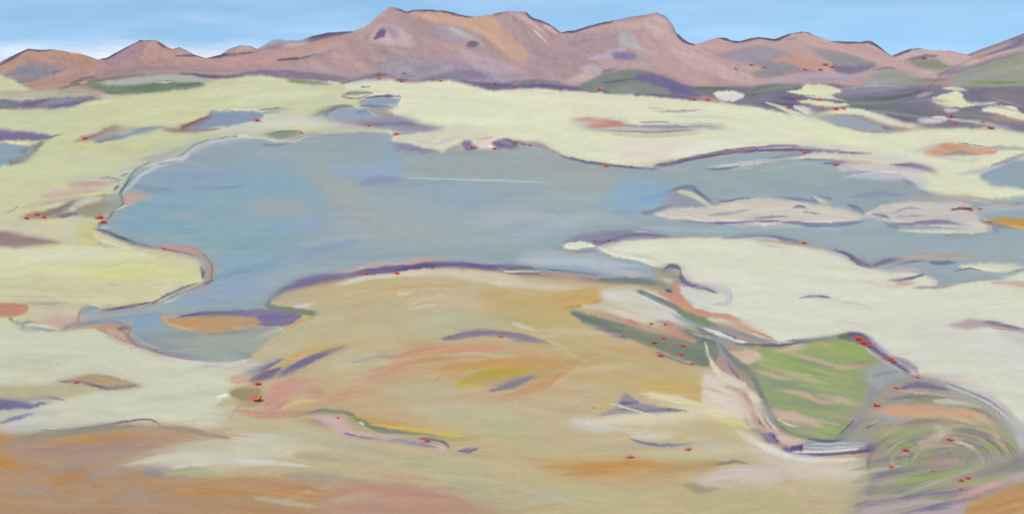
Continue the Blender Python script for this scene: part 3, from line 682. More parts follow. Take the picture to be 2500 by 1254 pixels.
fill((206, 200, 140), [(196, 548), (240, 545), (250, 570), (236, 596), (196, 600)], soft=5)
BRNP = landform('mud_patch', 'brown and violet mud patch at the left edge', 'land')
fill((162, 134, 124), [(-40, 570), (20, 568), (60, 578), (110, 586), (150, 592), (100, 602), (40, 606), (-40, 608)], soft=3, o=BRNP, c2=(134, 120, 134), ang=5)
stroke((126, 116, 136), [(60, 580), (110, 588), (152, 592)], 7)
stroke((120, 108, 136), [(-10, 570), (20, 568)], 4)
stroke((206, 196, 130), [(60, 604), (140, 596)], 8)

# ================================================================ lake
LAKEP = [(238, 556), (262, 540), (285, 512), (308, 496), (298, 474), (318, 440), (345, 408), (400, 392), (442, 384), (468, 362), (515, 346), (580, 335), (640, 340), (700, 346), (770, 330), (860, 329), (950, 326), (962, 346), (975, 366), (1070, 374), (1130, 362), (1240, 352), (1290, 346), (1350, 374), (1440, 395), (1520, 404), (1600, 412), (1650, 402), (1750, 384), (1850, 374), (1950, 372), (2040, 390), (2090, 412), (2200, 428), (2230, 450), (2285, 474), (2380, 488), (2560, 492), (2560, 690), (2420, 682), (2330, 694), (2270, 705), (2200, 695), (2140, 655), (2080, 625), (2000, 602), (1900, 586), (1800, 580), (1650, 576), (1560, 582), (1490, 596), (1470, 612), (1500, 626), (1580, 642), (1602, 662), (1592, 692), (1540, 692), (1450, 676), (1350, 664), (1260, 656), (1150, 646), (1050, 640), (950, 656), (850, 674), (760, 692), (690, 716), (655, 746), (620, 754), (560, 760), (480, 768), (420, 774), (400, 800), (330, 800), (280, 780), (210, 786), (196, 772), (215, 756), (260, 758), (380, 742), (430, 722), (495, 700), (516, 688), (520, 656), (496, 622), (420, 606), (350, 600), (290, 576)]
fill(BLUEG, LAKEP, soft=2, jit=2, o=LAKE, c2=(158, 172, 178), L=220, closed_n=5)
def lake_cover():
    # silt clouds and currents of the water
    fill((140, 174, 194), [(330, 430), (460, 380), (620, 370), (760, 400), (800, 500), (700, 600), (560, 690), (500, 640), (300, 560), (280, 530)], soft=70, a=.85, c2=(146, 172, 184), L=200, ang=-5)
    fill((160, 172, 174), [(620, 350), (780, 335), (950, 335), (970, 380), (900, 400), (760, 400), (640, 390)], soft=24, a=.8, L=200)
    fill((156, 166, 176), [(480, 350), (640, 345), (640, 380), (500, 420), (420, 410)], soft=30, a=.7)
    fill((164, 172, 168), [(976, 376), (1120, 365), (1280, 352), (1360, 380), (1500, 410), (1500, 470), (1300, 450), (1100, 435), (978, 432)], soft=10, a=.9, c2=(168, 174, 168), L=220)
    fill((170, 174, 160), [(730, 410), (820, 415), (920, 480), (960, 540), (860, 530), (790, 470)], soft=18, a=.75, ang=40)
    fill((170, 178, 178), [(860, 470), (1000, 460), (1200, 470), (1400, 480), (1480, 520), (1300, 600), (1050, 610), (900, 590), (830, 540)], soft=50, a=.7, c2=(164, 176, 184), L=240)
    fill((150, 174, 204), [(800, 408), (900, 404), (970, 410), (984, 440), (900, 456), (850, 432)], soft=12, a=.8)
    fill((146, 174, 204), [(920, 380), (970, 340), (976, 420), (936, 424)], soft=18, a=.6, ang=80)
    stroke((140, 148, 174), [(880, 450), (940, 438), (990, 438)], 22, a=.7, dry=.3)
    stroke((130, 156, 180), [(990, 447), (1050, 446), (1110, 440)], 11, a=.7)
    stroke((196, 208, 206), [(968, 434), (1060, 436), (1180, 440), (1300, 444), (1370, 450)], 5, a=.9, dry=.2)
    stroke((150, 176, 198), [(1000, 470), (1100, 460), (1200, 470)], 40, a=.45)
    stroke((146, 172, 204), [(1050, 500), (1180, 490), (1260, 480)], 30, a=.5)
    stroke((182, 192, 198), [(1160, 545), (1220, 530), (1320, 520)], 44, a=.55)
    stroke((176, 176, 162), [(600, 505), (680, 500), (770, 514)], 30, a=.6)
    stroke((176, 174, 160), [(620, 525), (700, 520), (760, 540)], 22, a=.5)
    stroke((168, 172, 164), [(395, 532), (440, 524), (500, 526)], 28, a=.6)
    stroke((132, 174, 180), [(470, 580), (600, 588), (760, 572)], 50, a=.6)
    stroke((126, 164, 170), [(560, 602), (660, 592), (760, 578)], 30, a=.5)
    stroke((128, 172, 192), [(300, 540), (380, 550), (520, 560)], 40, a=.6)
    stroke((140, 166, 204), [(640, 560), (760, 545), (830, 510)], 40, a=.5)
    stroke((138, 160, 196), [(720, 640), (800, 602), (880, 586)], 34, a=.6)
    stroke((196, 204, 206), [(740, 600), (800, 588), (860, 570)], 4, a=.8, dry=.3)
    stroke((180, 176, 164), [(930, 575), (1000, 560), (1060, 580)], 44, a=.6)
    stroke((168, 172, 170), [(800, 548), (900, 552), (960, 600)], 60, a=.45)
    stroke((124, 150, 176), [(470, 460), (560, 458), (620, 448)], 8, a=.7, dry=.25)
    stroke((134, 144, 168), [(340, 470), (400, 462), (450, 470)], 12, a=.6)
    stroke((146, 162, 190), [(370, 425), (480, 440), (600, 420)], 40, a=.45)
    stroke((128, 170, 196), [(300, 520), (380, 508), (520, 506)], 36, a=.6)
    fill((140, 176, 206), [(1500, 440), (1560, 434), (1630, 452), (1640, 475), (1600, 512), (1540, 524), (1470, 512), (1490, 480)], soft=34, a=.85)
    stroke((122, 164, 216), [(1560, 490), (1610, 478), (1640, 462)], 26, a=.7, soft=.8)
    stroke((178, 186, 176), [(1330, 470), (1420, 480), (1500, 475)], 30, a=.55)
    stroke((182, 192, 192), [(1260, 520), (1360, 540), (1460, 530), (1560, 545)], 34, a=.5)
    stroke((166, 184, 210), [(1240, 588), (1330, 562), (1430, 548)], 28, a=.6)
    stroke((186, 188, 194), [(1280, 620), (1400, 625), (1520, 640)], 26, a=.7)
    stroke((192, 202, 216), [(1260, 635), (1400, 640), (1570, 650)], 20, a=.75, dry=.25)
    stroke((158, 174, 198), [(1300, 650), (1420, 660), (1570, 670)], 14, a=.7)
    fill((160, 172, 166), [(1500, 415), (1650, 408), (1800, 395), (1950, 400), (2050, 420), (2100, 450), (1980, 470), (1820, 480), (1720, 450), (1640, 440)], soft=20, a=.85, L=200, c2=(156, 172, 172))
    stroke((146, 160, 176), [(1880, 460), (2000, 465), (2100, 455)], 24, a=.55)
    stroke((176, 178, 172), [(1560, 550), (1680, 560), (1800, 556)], 20, a=.5)
    fill((154, 164, 170), [(2060, 440), (2200, 436), (2260, 470), (2400, 500), (2300, 520), (2140, 500), (2080, 480)], soft=16, a=.8, L=200)
    fill((164, 178, 186), [(1880, 548), (2050, 560), (2300, 590), (2560, 600), (2560, 660), (2300, 670), (2150, 640), (2000, 590)], soft=18, a=.85, c2=(160, 172, 172), ang=4, L=200)
    stroke((188, 196, 194), [(1850, 555), (1960, 552), (2060, 562)], 10, a=.75)
    stroke((176, 190, 202), [(1560, 556), (1700, 562), (1850, 566)], 14, a=.6)
    stroke((148, 172, 198), [(500, 700), (600, 690), (700, 640), (800, 625)], 50, a=.6)
    stroke((150, 164, 202), [(440, 737), (560, 717), (660, 700)], 34, a=.65)
    stroke((132, 166, 196), [(540, 650), (640, 640), (720, 600)], 60, a=.5)
    stroke((128, 158, 192), [(520, 680), (600, 660), (680, 640)], 16, a=.5)
    stroke((190, 190, 192), [(520, 345), (620, 335), (720, 330)], 10, a=.6)
    # rusty corner of the left shore
    stroke((132, 140, 164), [(320, 452), (370, 462), (420, 468)], 14, a=.7)
    fill((208, 162, 142), [(296, 486), (306, 474), (330, 468), (372, 482), (340, 490), (320, 500), (302, 500)], soft=5, dry=.2)
lake_cover()
# shores of the lake: the upper bank
stroke((206, 200, 202), [(300, 474), (320, 452), (350, 425), (400, 398), (445, 388), (470, 366), (520, 346), (600, 330), (650, 320)], [6, 9, 11, 13, 13, 16, 16, 12, 6], dry=.15)
stroke((176, 164, 174), [(340, 392), (400, 378), (460, 356)], 14, a=.8)
stroke((222, 210, 216), [(350, 406), (400, 396), (440, 388), (460, 372)], 8, a=.8)
stroke((130, 142, 168), [(385, 400), (440, 394)], 5, dry=.3)
stroke((122, 112, 136), [(296, 430), (316, 422)], 5)
stroke((126, 144, 172), [(290, 474), (312, 446), (330, 428)], 8)
stroke((190, 194, 208), [(302, 468), (320, 450), (334, 440)], 7)
stroke((120, 108, 136), [(278, 464), (290, 452)], 8)
stroke((186, 176, 176), [(640, 346), (700, 338), (780, 322), (860, 312), (960, 316)], [6, 14, 14, 10, 6], a=.7)
SHRUBI = landform('reed_islet', 'thin green islet by the upper shore of the lake', 'turf')
fill((140, 150, 126), [(650, 326), (700, 320), (735, 322), (712, 334), (670, 340)], soft=2, o=SHRUBI, ang=-8)
stroke((116, 104, 124), [(642, 330), (690, 321), (740, 320)], 4, dry=.2)
stroke((206, 206, 200), [(650, 342), (720, 344), (760, 330)], 6, a=.8)
stroke((128, 124, 164), [(640, 352), (680, 354), (712, 348)], 8, a=.8)
stroke((124, 132, 158), [(790, 330), (870, 326), (950, 328)], 6, a=.8)
stroke((150, 146, 184), [(960, 318), (1010, 318), (1060, 316)], 10)
stroke((118, 106, 150), [(960, 328), (1010, 324), (1060, 316)], 5)
stroke((170, 90, 92), [(960, 326), (978, 328)], 6, dry=.2)
stroke((222, 224, 216), [(270, 516), (300, 504), (318, 498)], 4)
stroke((150, 160, 180), [(276, 520), (306, 508), (330, 496)], 5)
stroke((214, 216, 206), [(282, 514), (312, 500)], 3)
POINT = landform('sand_spit', 'cream point of sand reaching into the lake\'s upper shore', 'land')
fill((216, 212, 192), [(964, 334), (1010, 330), (1060, 320), (1090, 308), (1120, 300), (1180, 310), (1190, 330), (1140, 348), (1100, 362), (1076, 372), (1040, 360), (1000, 348), (962, 346)], soft=2, o=POINT, c2=(222, 220, 190), ang=-18)
stroke((206, 200, 206), [(1010, 344), (1060, 350), (1100, 342), (1150, 326)], 7, a=.8)
POINTB = landform('mud_shade_bank', 'violet wedge of painted shade under the cream point of sand', 'land')
fill((138, 138, 172), [(960, 350), (1000, 350), (1040, 362), (1076, 370), (1040, 374), (990, 372), (966, 366)], soft=2, o=POINTB)  # shoreline shade put into the colour as violet
fill((168, 166, 172), [(1080, 370), (1110, 354), (1140, 348), (1136, 364)], soft=2)
ROCKS = landform('stone_bank', 'pale stony bank with violet edges on the lake\'s upper shore', 'land')
fill((118, 102, 146), [(1132, 348), (1150, 344), (1170, 352), (1200, 346), (1240, 338), (1260, 352), (1256, 360), (1190, 362), (1136, 366)], soft=2, o=ROCKS, c2=(132, 118, 150))
fill((222, 204, 190), [(1150, 346), (1180, 338), (1206, 336), (1200, 348), (1210, 362), (1168, 366), (1160, 358)], soft=2, c2=(226, 210, 200), ang=-20)
stroke((206, 140, 116), [(1150, 352), (1158, 360)], 6)
stroke((216, 170, 150), [(1160, 342), (1206, 334)], 7, dry=.4)
stroke((150, 142, 168), [(1212, 340), (1240, 350), (1260, 358)], 10)
stroke((120, 108, 140), [(1226, 338), (1270, 350), (1300, 356)], 5)
stroke((190, 120, 112), [(1252, 342), (1290, 352)], 7, dry=.5)
stroke((132, 140, 150), [(1300, 346), (1340, 366), (1380, 382)], 7)
NBANK = landform('mud_shade_bank', 'long dark violet mud bank along the lake\'s upper right shore', 'land')
stroke((106, 96, 140), [(1366, 380), (1410, 392), (1480, 402), (1560, 410), (1620, 412)], [4, 8, 7, 6, 4], o=NBANK, dry=.08, tail=.1)  # shore shadow painted as a dark violet stroke
stroke((180, 92, 88), [(1460, 402), (1500, 406)], 5, dry=.2)
stroke((98, 84, 140), [(1596, 404), (1640, 398), (1700, 386), (1780, 374), (1880, 366), (1960, 366)], [8, 15, 10, 9, 8, 5], o=NBANK, dry=.2, tail=.3)
stroke((140, 118, 150), [(1700, 380), (1800, 366), (1900, 356), (1960, 362)], 9, dry=.45)
stroke((200, 190, 196), [(1600, 412), (1640, 410), (1680, 396)], 5)
stroke((188, 186, 176), [(1640, 408), (1700, 392), (1800, 378), (1900, 370)], 7, a=.7)
NB2 = landform('mud_shade_bank', 'thin violet bank of painted shade with red specks across the right salt flat', 'land')
stroke((112, 98, 144), [(1860, 368), (1940, 366), (2000, 370), (2070, 374), (2140, 374)], [6, 9, 10, 8, 3], o=NB2, dry=.12, tail=.2)  # violet stroke paints shade along the edge of the flat
stroke((150, 136, 164), [(1850, 360), (1930, 356), (2000, 364), (2060, 368)], 8, dry=.4)
stroke((108, 100, 146), [(1880, 386), (1930, 380), (1970, 376)], 6)
fill((214, 212, 198), [(1730, 408), (1850, 396), (1950, 380), (2000, 372), (2080, 376), (2200, 380), (2260, 400), (2200, 404), (2080, 392), (1980, 390), (1900, 398), (1800, 410)], soft=3, o=SALT, ang=-6)
stroke((206, 206, 216), [(1722, 410), (1800, 398), (1880, 390), (1940, 384)], 5)
stroke((104, 116, 140), [(1720, 412), (1770, 412), (1810, 405)], [3, 9, 4])
stroke((148, 146, 160), [(1800, 408), (1860, 402), (1920, 392)], 7, a=.8)
stroke((128, 128, 152), [(1860, 400), (1920, 393), (2000, 390), (2060, 396), (2090, 400)], 5)
stroke((176, 192, 198), [(1860, 418), (1930, 404), (1990, 402), (2060, 420)], 6, a=.8)
stroke((110, 106, 146), [(2010, 398), (2050, 398), (2092, 400)], [6, 9, 3])
fill((204, 196, 198), [(2036, 404), (2100, 398), (2180, 402), (2270, 404), (2280, 424), (2200, 420), (2120, 424), (2080, 424)], soft=4)
fill((214, 210, 192), [(2094, 400), (2170, 400), (2180, 410), (2110, 414)], soft=4, a=.8)
stroke((120, 112, 154), [(2056, 422), (2100, 422), (2160, 420)], 6)
stroke((108, 96, 146), [(2176, 402), (2230, 404), (2270, 414), (2292, 428)], [4, 10, 12, 10], dry=.2, tail=.2)
stroke((200, 140, 110), [(2172, 402), (2190, 404)], 4)
stroke((214, 210, 218), [(2060, 434), (2120, 424), (2180, 420), (2240, 424)], 7)
fill((204, 202, 204), [(2080, 432), (2140, 424), (2240, 426), (2270, 450), (2240, 460), (2200, 440), (2140, 440)], soft=5, a=.85)
stroke((116, 106, 152), [(2200, 438), (2230, 450), (2240, 460)], 10)
stroke((108, 104, 148), [(2244, 466), (2280, 478)], 6)
stroke(CREAMY, [(2280, 420), (2330, 430), (2380, 440)], 40, a=.6)
# pond at the right edge of the salt flat
PONDX = landform('pond', 'grey blue pond cut off by the right edge above the lake', 'water')
stroke((186, 178, 192), [(2340, 426), (2400, 416), (2460, 398), (2520, 378)], 14)
fill((152, 168, 180), [(2396, 424), (2440, 406), (2480, 394), (2560, 384), (2560, 458), (2460, 458), (2420, 452), (2400, 440)], soft=4, o=PONDX, c2=(146, 162, 178), ang=-8)
stroke((206, 202, 204), [(2380, 428), (2430, 408), (2470, 392)], 6)
stroke((150, 144, 168), [(2420, 404), (2480, 384), (2520, 370)], 12, a=.7)
stroke((222, 222, 206), [(2350, 440), (2420, 446)], 12, a=.8)
stroke(CREAMY, [(2300, 470), (2400, 474), (2540, 478)], 26, a=.7)
# brown shore strip at the right
RSHORE = landform('mud_shade_bank', 'brown mud strip between the salt flat and the lake at right', 'land')
stroke((178, 164, 160), [(2210, 488), (2280, 482), (2360, 484), (2440, 494), (2500, 500)], [8, 14, 14, 12, 6], o=RSHORE, dry=.1)
stroke((130, 124, 156), [(2450, 502), (2540, 494)], 8)
stroke((140, 134, 166), [(2080, 482), (2140, 474), (2220, 478)], 12, a=.7)
# islands in the right arm of the lake
ISL1 = landform('sandbar', 'long pale sandbar with violet veins in the right arm of the lake', 'land')
ISL2 = landform('sandbar', 'pale sandbar with a sharp cream lower edge near the right edge', 'land')
ISL0 = landform('mud_islet', 'steel blue mud islet with a slanting pale ridge', 'land')
fill((140, 148, 168), [(1562, 520), (1600, 510), (1620, 490), (1636, 462), (1680, 456), (1706, 470), (1740, 492), (1760, 500), (1720, 506), (1640, 512), (1590, 522)], soft=5, o=ISL0, c2=(150, 156, 172))
stroke((116, 122, 150), [(1640, 462), (1686, 456), (1710, 474), (1740, 494)], [5, 9, 12, 6], dry=.1)
stroke((132, 136, 158), [(1564, 520), (1600, 514), (1640, 500)], 10, a=.8)
fill((204, 196, 190), [(1600, 520), (1660, 508), (1740, 502), (1800, 486), (1880, 480), (1960, 490), (2040, 508), (2080, 514), (2118, 534), (2060, 542), (1960, 546), (1860, 548), (1760, 542), (1680, 536), (1620, 530)], soft=3, o=ISL1, c2=(212, 202, 190), ang=4, L=120)
stroke((214, 206, 176), [(1654, 466), (1690, 476), (1730, 500), (1742, 508)], [8, 13, 14, 6], dry=.1, o=ISL1)
stroke((114, 118, 146), [(1750, 494), (1800, 486), (1850, 480)], 5)
stroke((114, 120, 150), [(1890, 480), (1950, 486), (2000, 494)], [4, 8, 4])
stroke((214, 208, 188), [(1980, 476), (2004, 490), (2030, 506)], [4, 12, 12], o=ISL1)
stroke((112, 116, 150), [(1994, 478), (2024, 484), (2036, 496)], 6)
stroke((116, 122, 152), [(1976, 480), (2000, 498)], 6)
stroke((156, 150, 172), [(1730, 526), (1800, 518), (1840, 508)], 9, a=.7)
stroke((126, 122, 160), [(1936, 508), (1956, 504), (1976, 512)], 8, dry=.2)
stroke((140, 136, 168), [(1960, 516), (2004, 522)], 6)
stroke((150, 148, 178), [(1840, 534), (1900, 528), (1930, 530)], 7)
stroke((212, 200, 190), [(1700, 528), (1800, 532), (1900, 540), (2000, 534)], 8, a=.7)
stroke((122, 120, 158), [(1660, 540), (1760, 544), (1880, 540), (2000, 548), (2080, 542), (2130, 534)], [3, 5, 5, 8, 9, 5], dry=.12)
stroke((222, 216, 216), [(1770, 548), (1840, 550), (1920, 538)], 5, a=.8)
stroke((120, 136, 164), [(1960, 552), (2040, 550), (2110, 544)], 8)
stroke((112, 122, 152), [(2070, 500), (2094, 510), (2110, 522)], [6, 13, 6], dry=.1)
fill((202, 194, 192), [(2112, 526), (2150, 508), (2200, 494), (2280, 490), (2360, 496), (2380, 512), (2400, 528), (2420, 552), (2400, 560), (2300, 552), (2200, 546), (2150, 536)], soft=3, o=ISL2, c2=(208, 200, 190), ang=-3, L=120)
stroke((214, 208, 190), [(2110, 526), (2150, 506), (2190, 494)], 8, o=ISL2)
stroke((110, 118, 148), [(2130, 524), (2160, 528), (2176, 536)], [6, 10, 4])
stroke((152, 148, 172), [(2180, 520), (2220, 508), (2260, 512)], 8, a=.7)
stroke((156, 152, 178), [(2190, 528), (2260, 526)], 6, a=.6)
stroke((190, 180, 178), [(2360, 514), (2420, 506), (2520, 500)], 12)
stroke((108, 58, 76), [(2324, 512), (2350, 508), (2376, 512)], [4, 9, 6], dry=.1)
stroke((126, 116, 156), [(2170, 548), (2230, 546), (2300, 542), (2370, 552)], [6, 11, 13, 4], dry=.15)
stroke((100, 90, 142), [(2160, 546), (2185, 556), (2196, 562)], 9)
stroke((218, 216, 194), [(2190, 562), (2280, 564), (2360, 566), (2430, 560)], [6, 10, 12, 14], dry=.1, o=ISL2)
stroke((112, 116, 150), [(2300, 572), (2380, 572), (2440, 564)], 5)
stroke((120, 110, 154), [(2424, 556), (2438, 566)], 12)
ORANGE = landform('clay_islet', 'orange clay islet at the right edge of the lake', 'land')
stroke((124, 112, 152), [(2390, 536), (2430, 548), (2480, 560)], 8)
fill((204, 152, 70), [(2414, 540), (2440, 532), (2480, 534), (2560, 540), (2560, 562), (2480, 556)], soft=2, o=ORANGE)
stroke((190, 190, 196), [(2380, 522), (2440, 512), (2520, 504)], 8, a=.7)
stroke((150, 166, 184), [(2390, 532), (2450, 522), (2540, 520)], 9, a=.7)

# ---------------------------------------------------------------- big dune on the right
fill((222, 222, 202), [(1460, 604), (1500, 588), (1560, 584), (1680, 580), (1790, 580), (1880, 592), (1980, 604), (2060, 624), (2110, 650), (2170, 662), (2240, 666), (2290, 690), (2270, 706), (2340, 694), (2420, 686), (2560, 690), (2560, 1080), (2430, 985), (2300, 930), (2210, 910), (2150, 850), (2090, 812), (1990, 830), (1900, 836), (1800, 800), (1700, 750), (1650, 720), (1600, 660), (1576, 640), (1500, 624)],
     soft=2, jit=2, o=DUNE, c2=(216, 218, 198), L=200, ang=4)
fill((216, 218, 204), [(1700, 720), (1900, 690), (2200, 720), (2400, 760), (2520, 860), (2480, 980), (2300, 900), (2100, 800), (1900, 800)], soft=60, a=.6, L=220)
fill((210, 212, 202), [(2200, 780), (2400, 780), (2540, 860), (2540, 960), (2350, 920), (2220, 860)], soft=50, a=.5)
stroke((228, 228, 204), [(1500, 606), (1700, 600), (1850, 620)], 26, a=.6)
stroke((206, 200, 194), [(1530, 618), (1600, 632), (1620, 650)], 8, a=.7)
stroke((218, 208, 206), [(1480, 612), (1540, 622), (1590, 638)], 6, a=.8)
stroke((230, 230, 224), [(1790, 586), (1870, 582), (1920, 598)], 8)
stroke((212, 210, 222), [(1820, 600), (1900, 604), (1990, 612)], 9, a=.8)
stroke((120, 110, 154), [(1850, 590), (1880, 600), (1910, 604)], 5)
stroke((118, 122, 152), [(1760, 582), (1840, 576), (1900, 580), (1960, 592)], [4, 8, 9, 5], dry=.15)
stroke((206, 200, 214), [(2010, 612), (2060, 628), (2100, 650)], 9, a=.8)
EBANK = landform('mud_shade_bank', 'dark violet bank with painted shade curling round the upper tip of the big dune', 'land')
stroke((98, 86, 138), [(2038, 608), (2070, 622), (2100, 642), (2130, 654)], [6, 11, 14, 6], o=EBANK, dry=.12, tail=.1)  # shade round the dune's shore, painted in violet
stroke((106, 94, 144), [(2130, 650), (2170, 636), (2210, 630)], [12, 14, 6], o=EBANK, dry=.15)
stroke((196, 170, 160), [(2130, 654), (2180, 642), (2216, 630)], 6)
stroke((186, 164, 150), [(2180, 630), (2280, 624), (2390, 628)], [6, 16, 8], o=EBANK, dry=.15)
stroke((112, 104, 146), [(2190, 646), (2230, 638), (2270, 636)], 5)
stroke((116, 110, 150), [(2270, 640), (2310, 642), (2340, 640)], 12, dry=.25)
ISL3 = landform('sandbar', 'slim cream sandbar alone near the right edge below the lake arm', 'land')
fill((214, 214, 192), [(2336, 650), (2370, 643), (2440, 642), (2492, 648), (2490, 660), (2460, 666), (2400, 660)], soft=2, o=ISL3)
stroke((110, 106, 146), [(2330, 662), (2360, 656), (2400, 660)], 5)
stroke((122, 132, 156), [(2460, 668), (2500, 656)], 6)
stroke((204, 178, 180), [(2170, 660), (2230, 656), (2256, 664)], 12)
stroke((104, 92, 140), [(2170, 684), (2210, 682), (2260, 668)], [4, 9, 5], dry=.12)
stroke((208, 160, 146), [(2186, 694), (2220, 692), (2240, 688)], 12, dry=.2)
stroke((222, 196, 196), [(2100, 686), (2160, 698), (2210, 702)], 14, a=.7)
stroke((190, 150, 158), [(2230, 702), (2290, 702), (2340, 696)], 8, dry=.3)
stroke((196, 150, 150), [(2420, 690), (2480, 692), (2540, 708)], [4, 16, 24], dry=.2)
stroke((230, 226, 224), [(2340, 694), (2420, 686), (2520, 684)], 5, a=.8)
stroke((150, 142, 172), [(1950, 728), (1990, 722), (2032, 726)], [4, 9, 4], dry=.2)
stroke((126, 114, 160), [(2000, 722), (2030, 726)], 6)
stroke((206, 202, 204), [(1880, 720), (1960, 718), (2040, 716)], 8, a=.6)
PLENS = landform('mud_patch', 'pink violet mud lens on the big dune near the right edge', 'land')
fill((188, 164, 170), [(2316, 792), (2360, 782), (2420, 782), (2480, 800), (2560, 812), (2560, 826), (2440, 802), (2350, 802)], soft=3, o=PLENS, ang=5)
stroke((140, 122, 154), [(2400, 784), (2450, 794), (2520, 808)], 12, dry=.35)
stroke((180, 140, 136), [(2420, 800), (2480, 806)], 5)
stroke((180, 172, 182), [(2440, 810), (2500, 830), (2560, 850)], 20, dry=.5, a=.7)
# islet left of the dune
DARKW = landform('mudflat', 'violet mud shallows beside the white oval islet', 'land')
fill((138, 140, 166), [(1370, 592), (1420, 572), (1500, 562), (1560, 560), (1640, 576), (1600, 580), (1540, 584), (1480, 598), (1440, 600)], soft=9, o=DARKW, c2=(148, 148, 172), ang=-4)
stroke((112, 108, 152), [(1470, 592), (1540, 574), (1640, 578)], 10, a=.8)
stroke((200, 196, 196), [(1546, 562), (1600, 570)], 4)
stroke((164, 146, 150), [(1350, 604), (1400, 614), (1460, 612)], 12, a=.7)
ISL4 = landform('sand_islet', 'small white oval sand islet left of the big dune', 'land')
fill((222, 224, 200), [(1374, 600), (1410, 590), (1440, 592), (1452, 604), (1420, 608), (1394, 610)], soft=1, jit=2.5, o=ISL4)
stroke((120, 112, 154), [(1440, 590), (1480, 592)], 8, a=.7)
stroke((206, 198, 204), [(1454, 608), (1480, 596), (1500, 590)], 8, a=.8)

# ---------------------------------------------------------------- sand spit on the left
fill((210, 210, 170), [(-60, 606), (60, 606), (150, 602), (250, 600), (330, 606), (420, 618), (484, 636), (496, 664), (490, 690), (440, 712), (380, 736), (260, 746), (150, 742), (60, 734), (-60, 738)], soft=3, o=SPIT, c2=(216, 212, 166), L=200)
fill((220, 222, 192), [(-60, 612), (120, 606), (280, 614), (360, 624), (200, 634), (-60, 630)], soft=10, a=.8)
fill((212, 210, 146), [(200, 650), (350, 640), (460, 650), (480, 680), (400, 700), (300, 690), (220, 670)], soft=20, a=.7)
stroke((214, 208, 130), [(220, 664), (330, 676), (380, 690)], 20, a=.6)
fill((206, 194, 160), [(100, 680), (250, 685), (400, 705), (340, 730), (200, 725), (80, 710)], soft=20, a=.6)
stroke((214, 206, 188), [(350, 698), (400, 690), (450, 698)], 18, a=.7)
stroke((190, 184, 180), [(258, 694), (290, 698)], 9, a=.7)
stroke((208, 190, 156), [(-10, 700), (100, 706), (200, 712)], 14, a=.5)
stroke((186, 182, 156), [(0, 722), (100, 724), (200, 726), (250, 722)], 7, a=.7)
fill((204, 196, 164), [(-40, 734), (60, 732), (200, 738), (260, 744), (210, 760), (180, 790), (120, 800), (50, 785), (60, 750)], soft=6)
stroke((178, 160, 156), [(60, 740), (120, 742), (170, 738)], 9, a=.7)
stroke((218, 196, 140), [(248, 752), (300, 744), (380, 738)], 7)
fill((208, 204, 168), [(228, 566), (280, 582), (340, 604), (420, 616), (480, 632), (430, 640), (330, 612), (250, 596)], soft=3, o=SPIT)
stroke((236, 228, 194), [(236, 580), (270, 594), (330, 612), (380, 632)], 4, a=.7, dry=.2)
stroke((210, 182, 160), [(356, 614), (420, 624), (470, 634)], 10, a=.8)
stroke((214, 208, 184), [(482, 640), (492, 660), (494, 688)], 14, dry=.1)
SBANK = landform('mud_shade_bank', 'salmon rim with a dark edge round the tip of the left sand spit', 'land')
stroke((112, 124, 156), [(230, 558), (262, 566), (290, 578), (330, 592), (372, 602)], [5, 10, 10, 8, 5], dry=.05, o=SBANK, tail=.1)
stroke((86, 92, 112), [(272, 570), (296, 580), (330, 592)], 4)
stroke((188, 196, 214), [(232, 556), (270, 556)], 6)
stroke((196, 154, 144), [(380, 602), (430, 604), (480, 614), (506, 634), (518, 660), (506, 692)], [8, 12, 15, 14, 12, 6], dry=.05, o=SBANK, tail=.1)
stroke((112, 96, 128), [(370, 600), (420, 612), (470, 622), (486, 636)], 4, tail=.2)
stroke((92, 96, 132), [(490, 650), (496, 668), (494, 682)], [5, 12, 5], dry=.1)
stroke((120, 122, 148), [(496, 694), (522, 682)], 7)
stroke((108, 118, 152), [(370, 742), (400, 724), (440, 706), (486, 690)], [4, 7, 7, 4], dry=.1)
stroke((88, 94, 128), [(244, 757), (290, 752), (330, 744), (378, 736)], [5, 7, 6, 3], dry=.1)
stroke((178, 182, 192), [(372, 752), (420, 730), (470, 706)], 10, a=.6)
stroke((214, 212, 206), [(400, 740), (440, 724)], 4, a=.8)
# red clay and channels at the lower left
REDC = landform('clay_patch', 'rusty red clay patch at the left edge below the sand spit', 'land')
fill((196, 138, 110), [(-40, 740), (50, 740), (70, 748), (56, 768), (-40, 774)], soft=4, o=REDC)
stroke((134, 120, 130), [(20, 776), (46, 790), (40, 796)], 8)
stroke((206, 200, 170), [(30, 782), (70, 768), (110, 752)], 14, a=.8)
stroke((134, 132, 148), [(40, 794), (70, 786), (100, 790)], 7)
fill((206, 170, 164), [(100, 780), (150, 772), (210, 772), (190, 794), (130, 798)], soft=6, ang=-8)
CHAN = landform('channel', 'narrow slate blue channel running left from the lake', 'water')
stroke((138, 154, 172), [(50, 798), (100, 804), (140, 806)], [8, 14, 6], o=CHAN)
stroke((134, 150, 178), [(196, 768), (220, 752), (246, 752)], [10, 18, 10], o=LAKE)
stroke((204, 164, 146), [(200, 776), (270, 770), (350, 760)], 7, a=.9)
stroke((126, 136, 172), [(150, 806), (200, 790), (260, 784)], [6, 12, 14], o=CHAN)
stroke((134, 160, 188), [(230, 784), (300, 778), (400, 766)], 16, a=.8)
stroke((206, 160, 118), [(130, 812), (180, 804), (240, 796), (290, 802)], [6, 8, 12, 12], dry=.1)
stroke((206, 180, 164), [(260, 804), (290, 815), (310, 830)], 14, a=.7)
stroke((214, 210, 208), [(300, 836), (360, 858), (430, 876)], 8, a=.7)
stroke((120, 120, 136), [(288, 802), (312, 800)], 11)

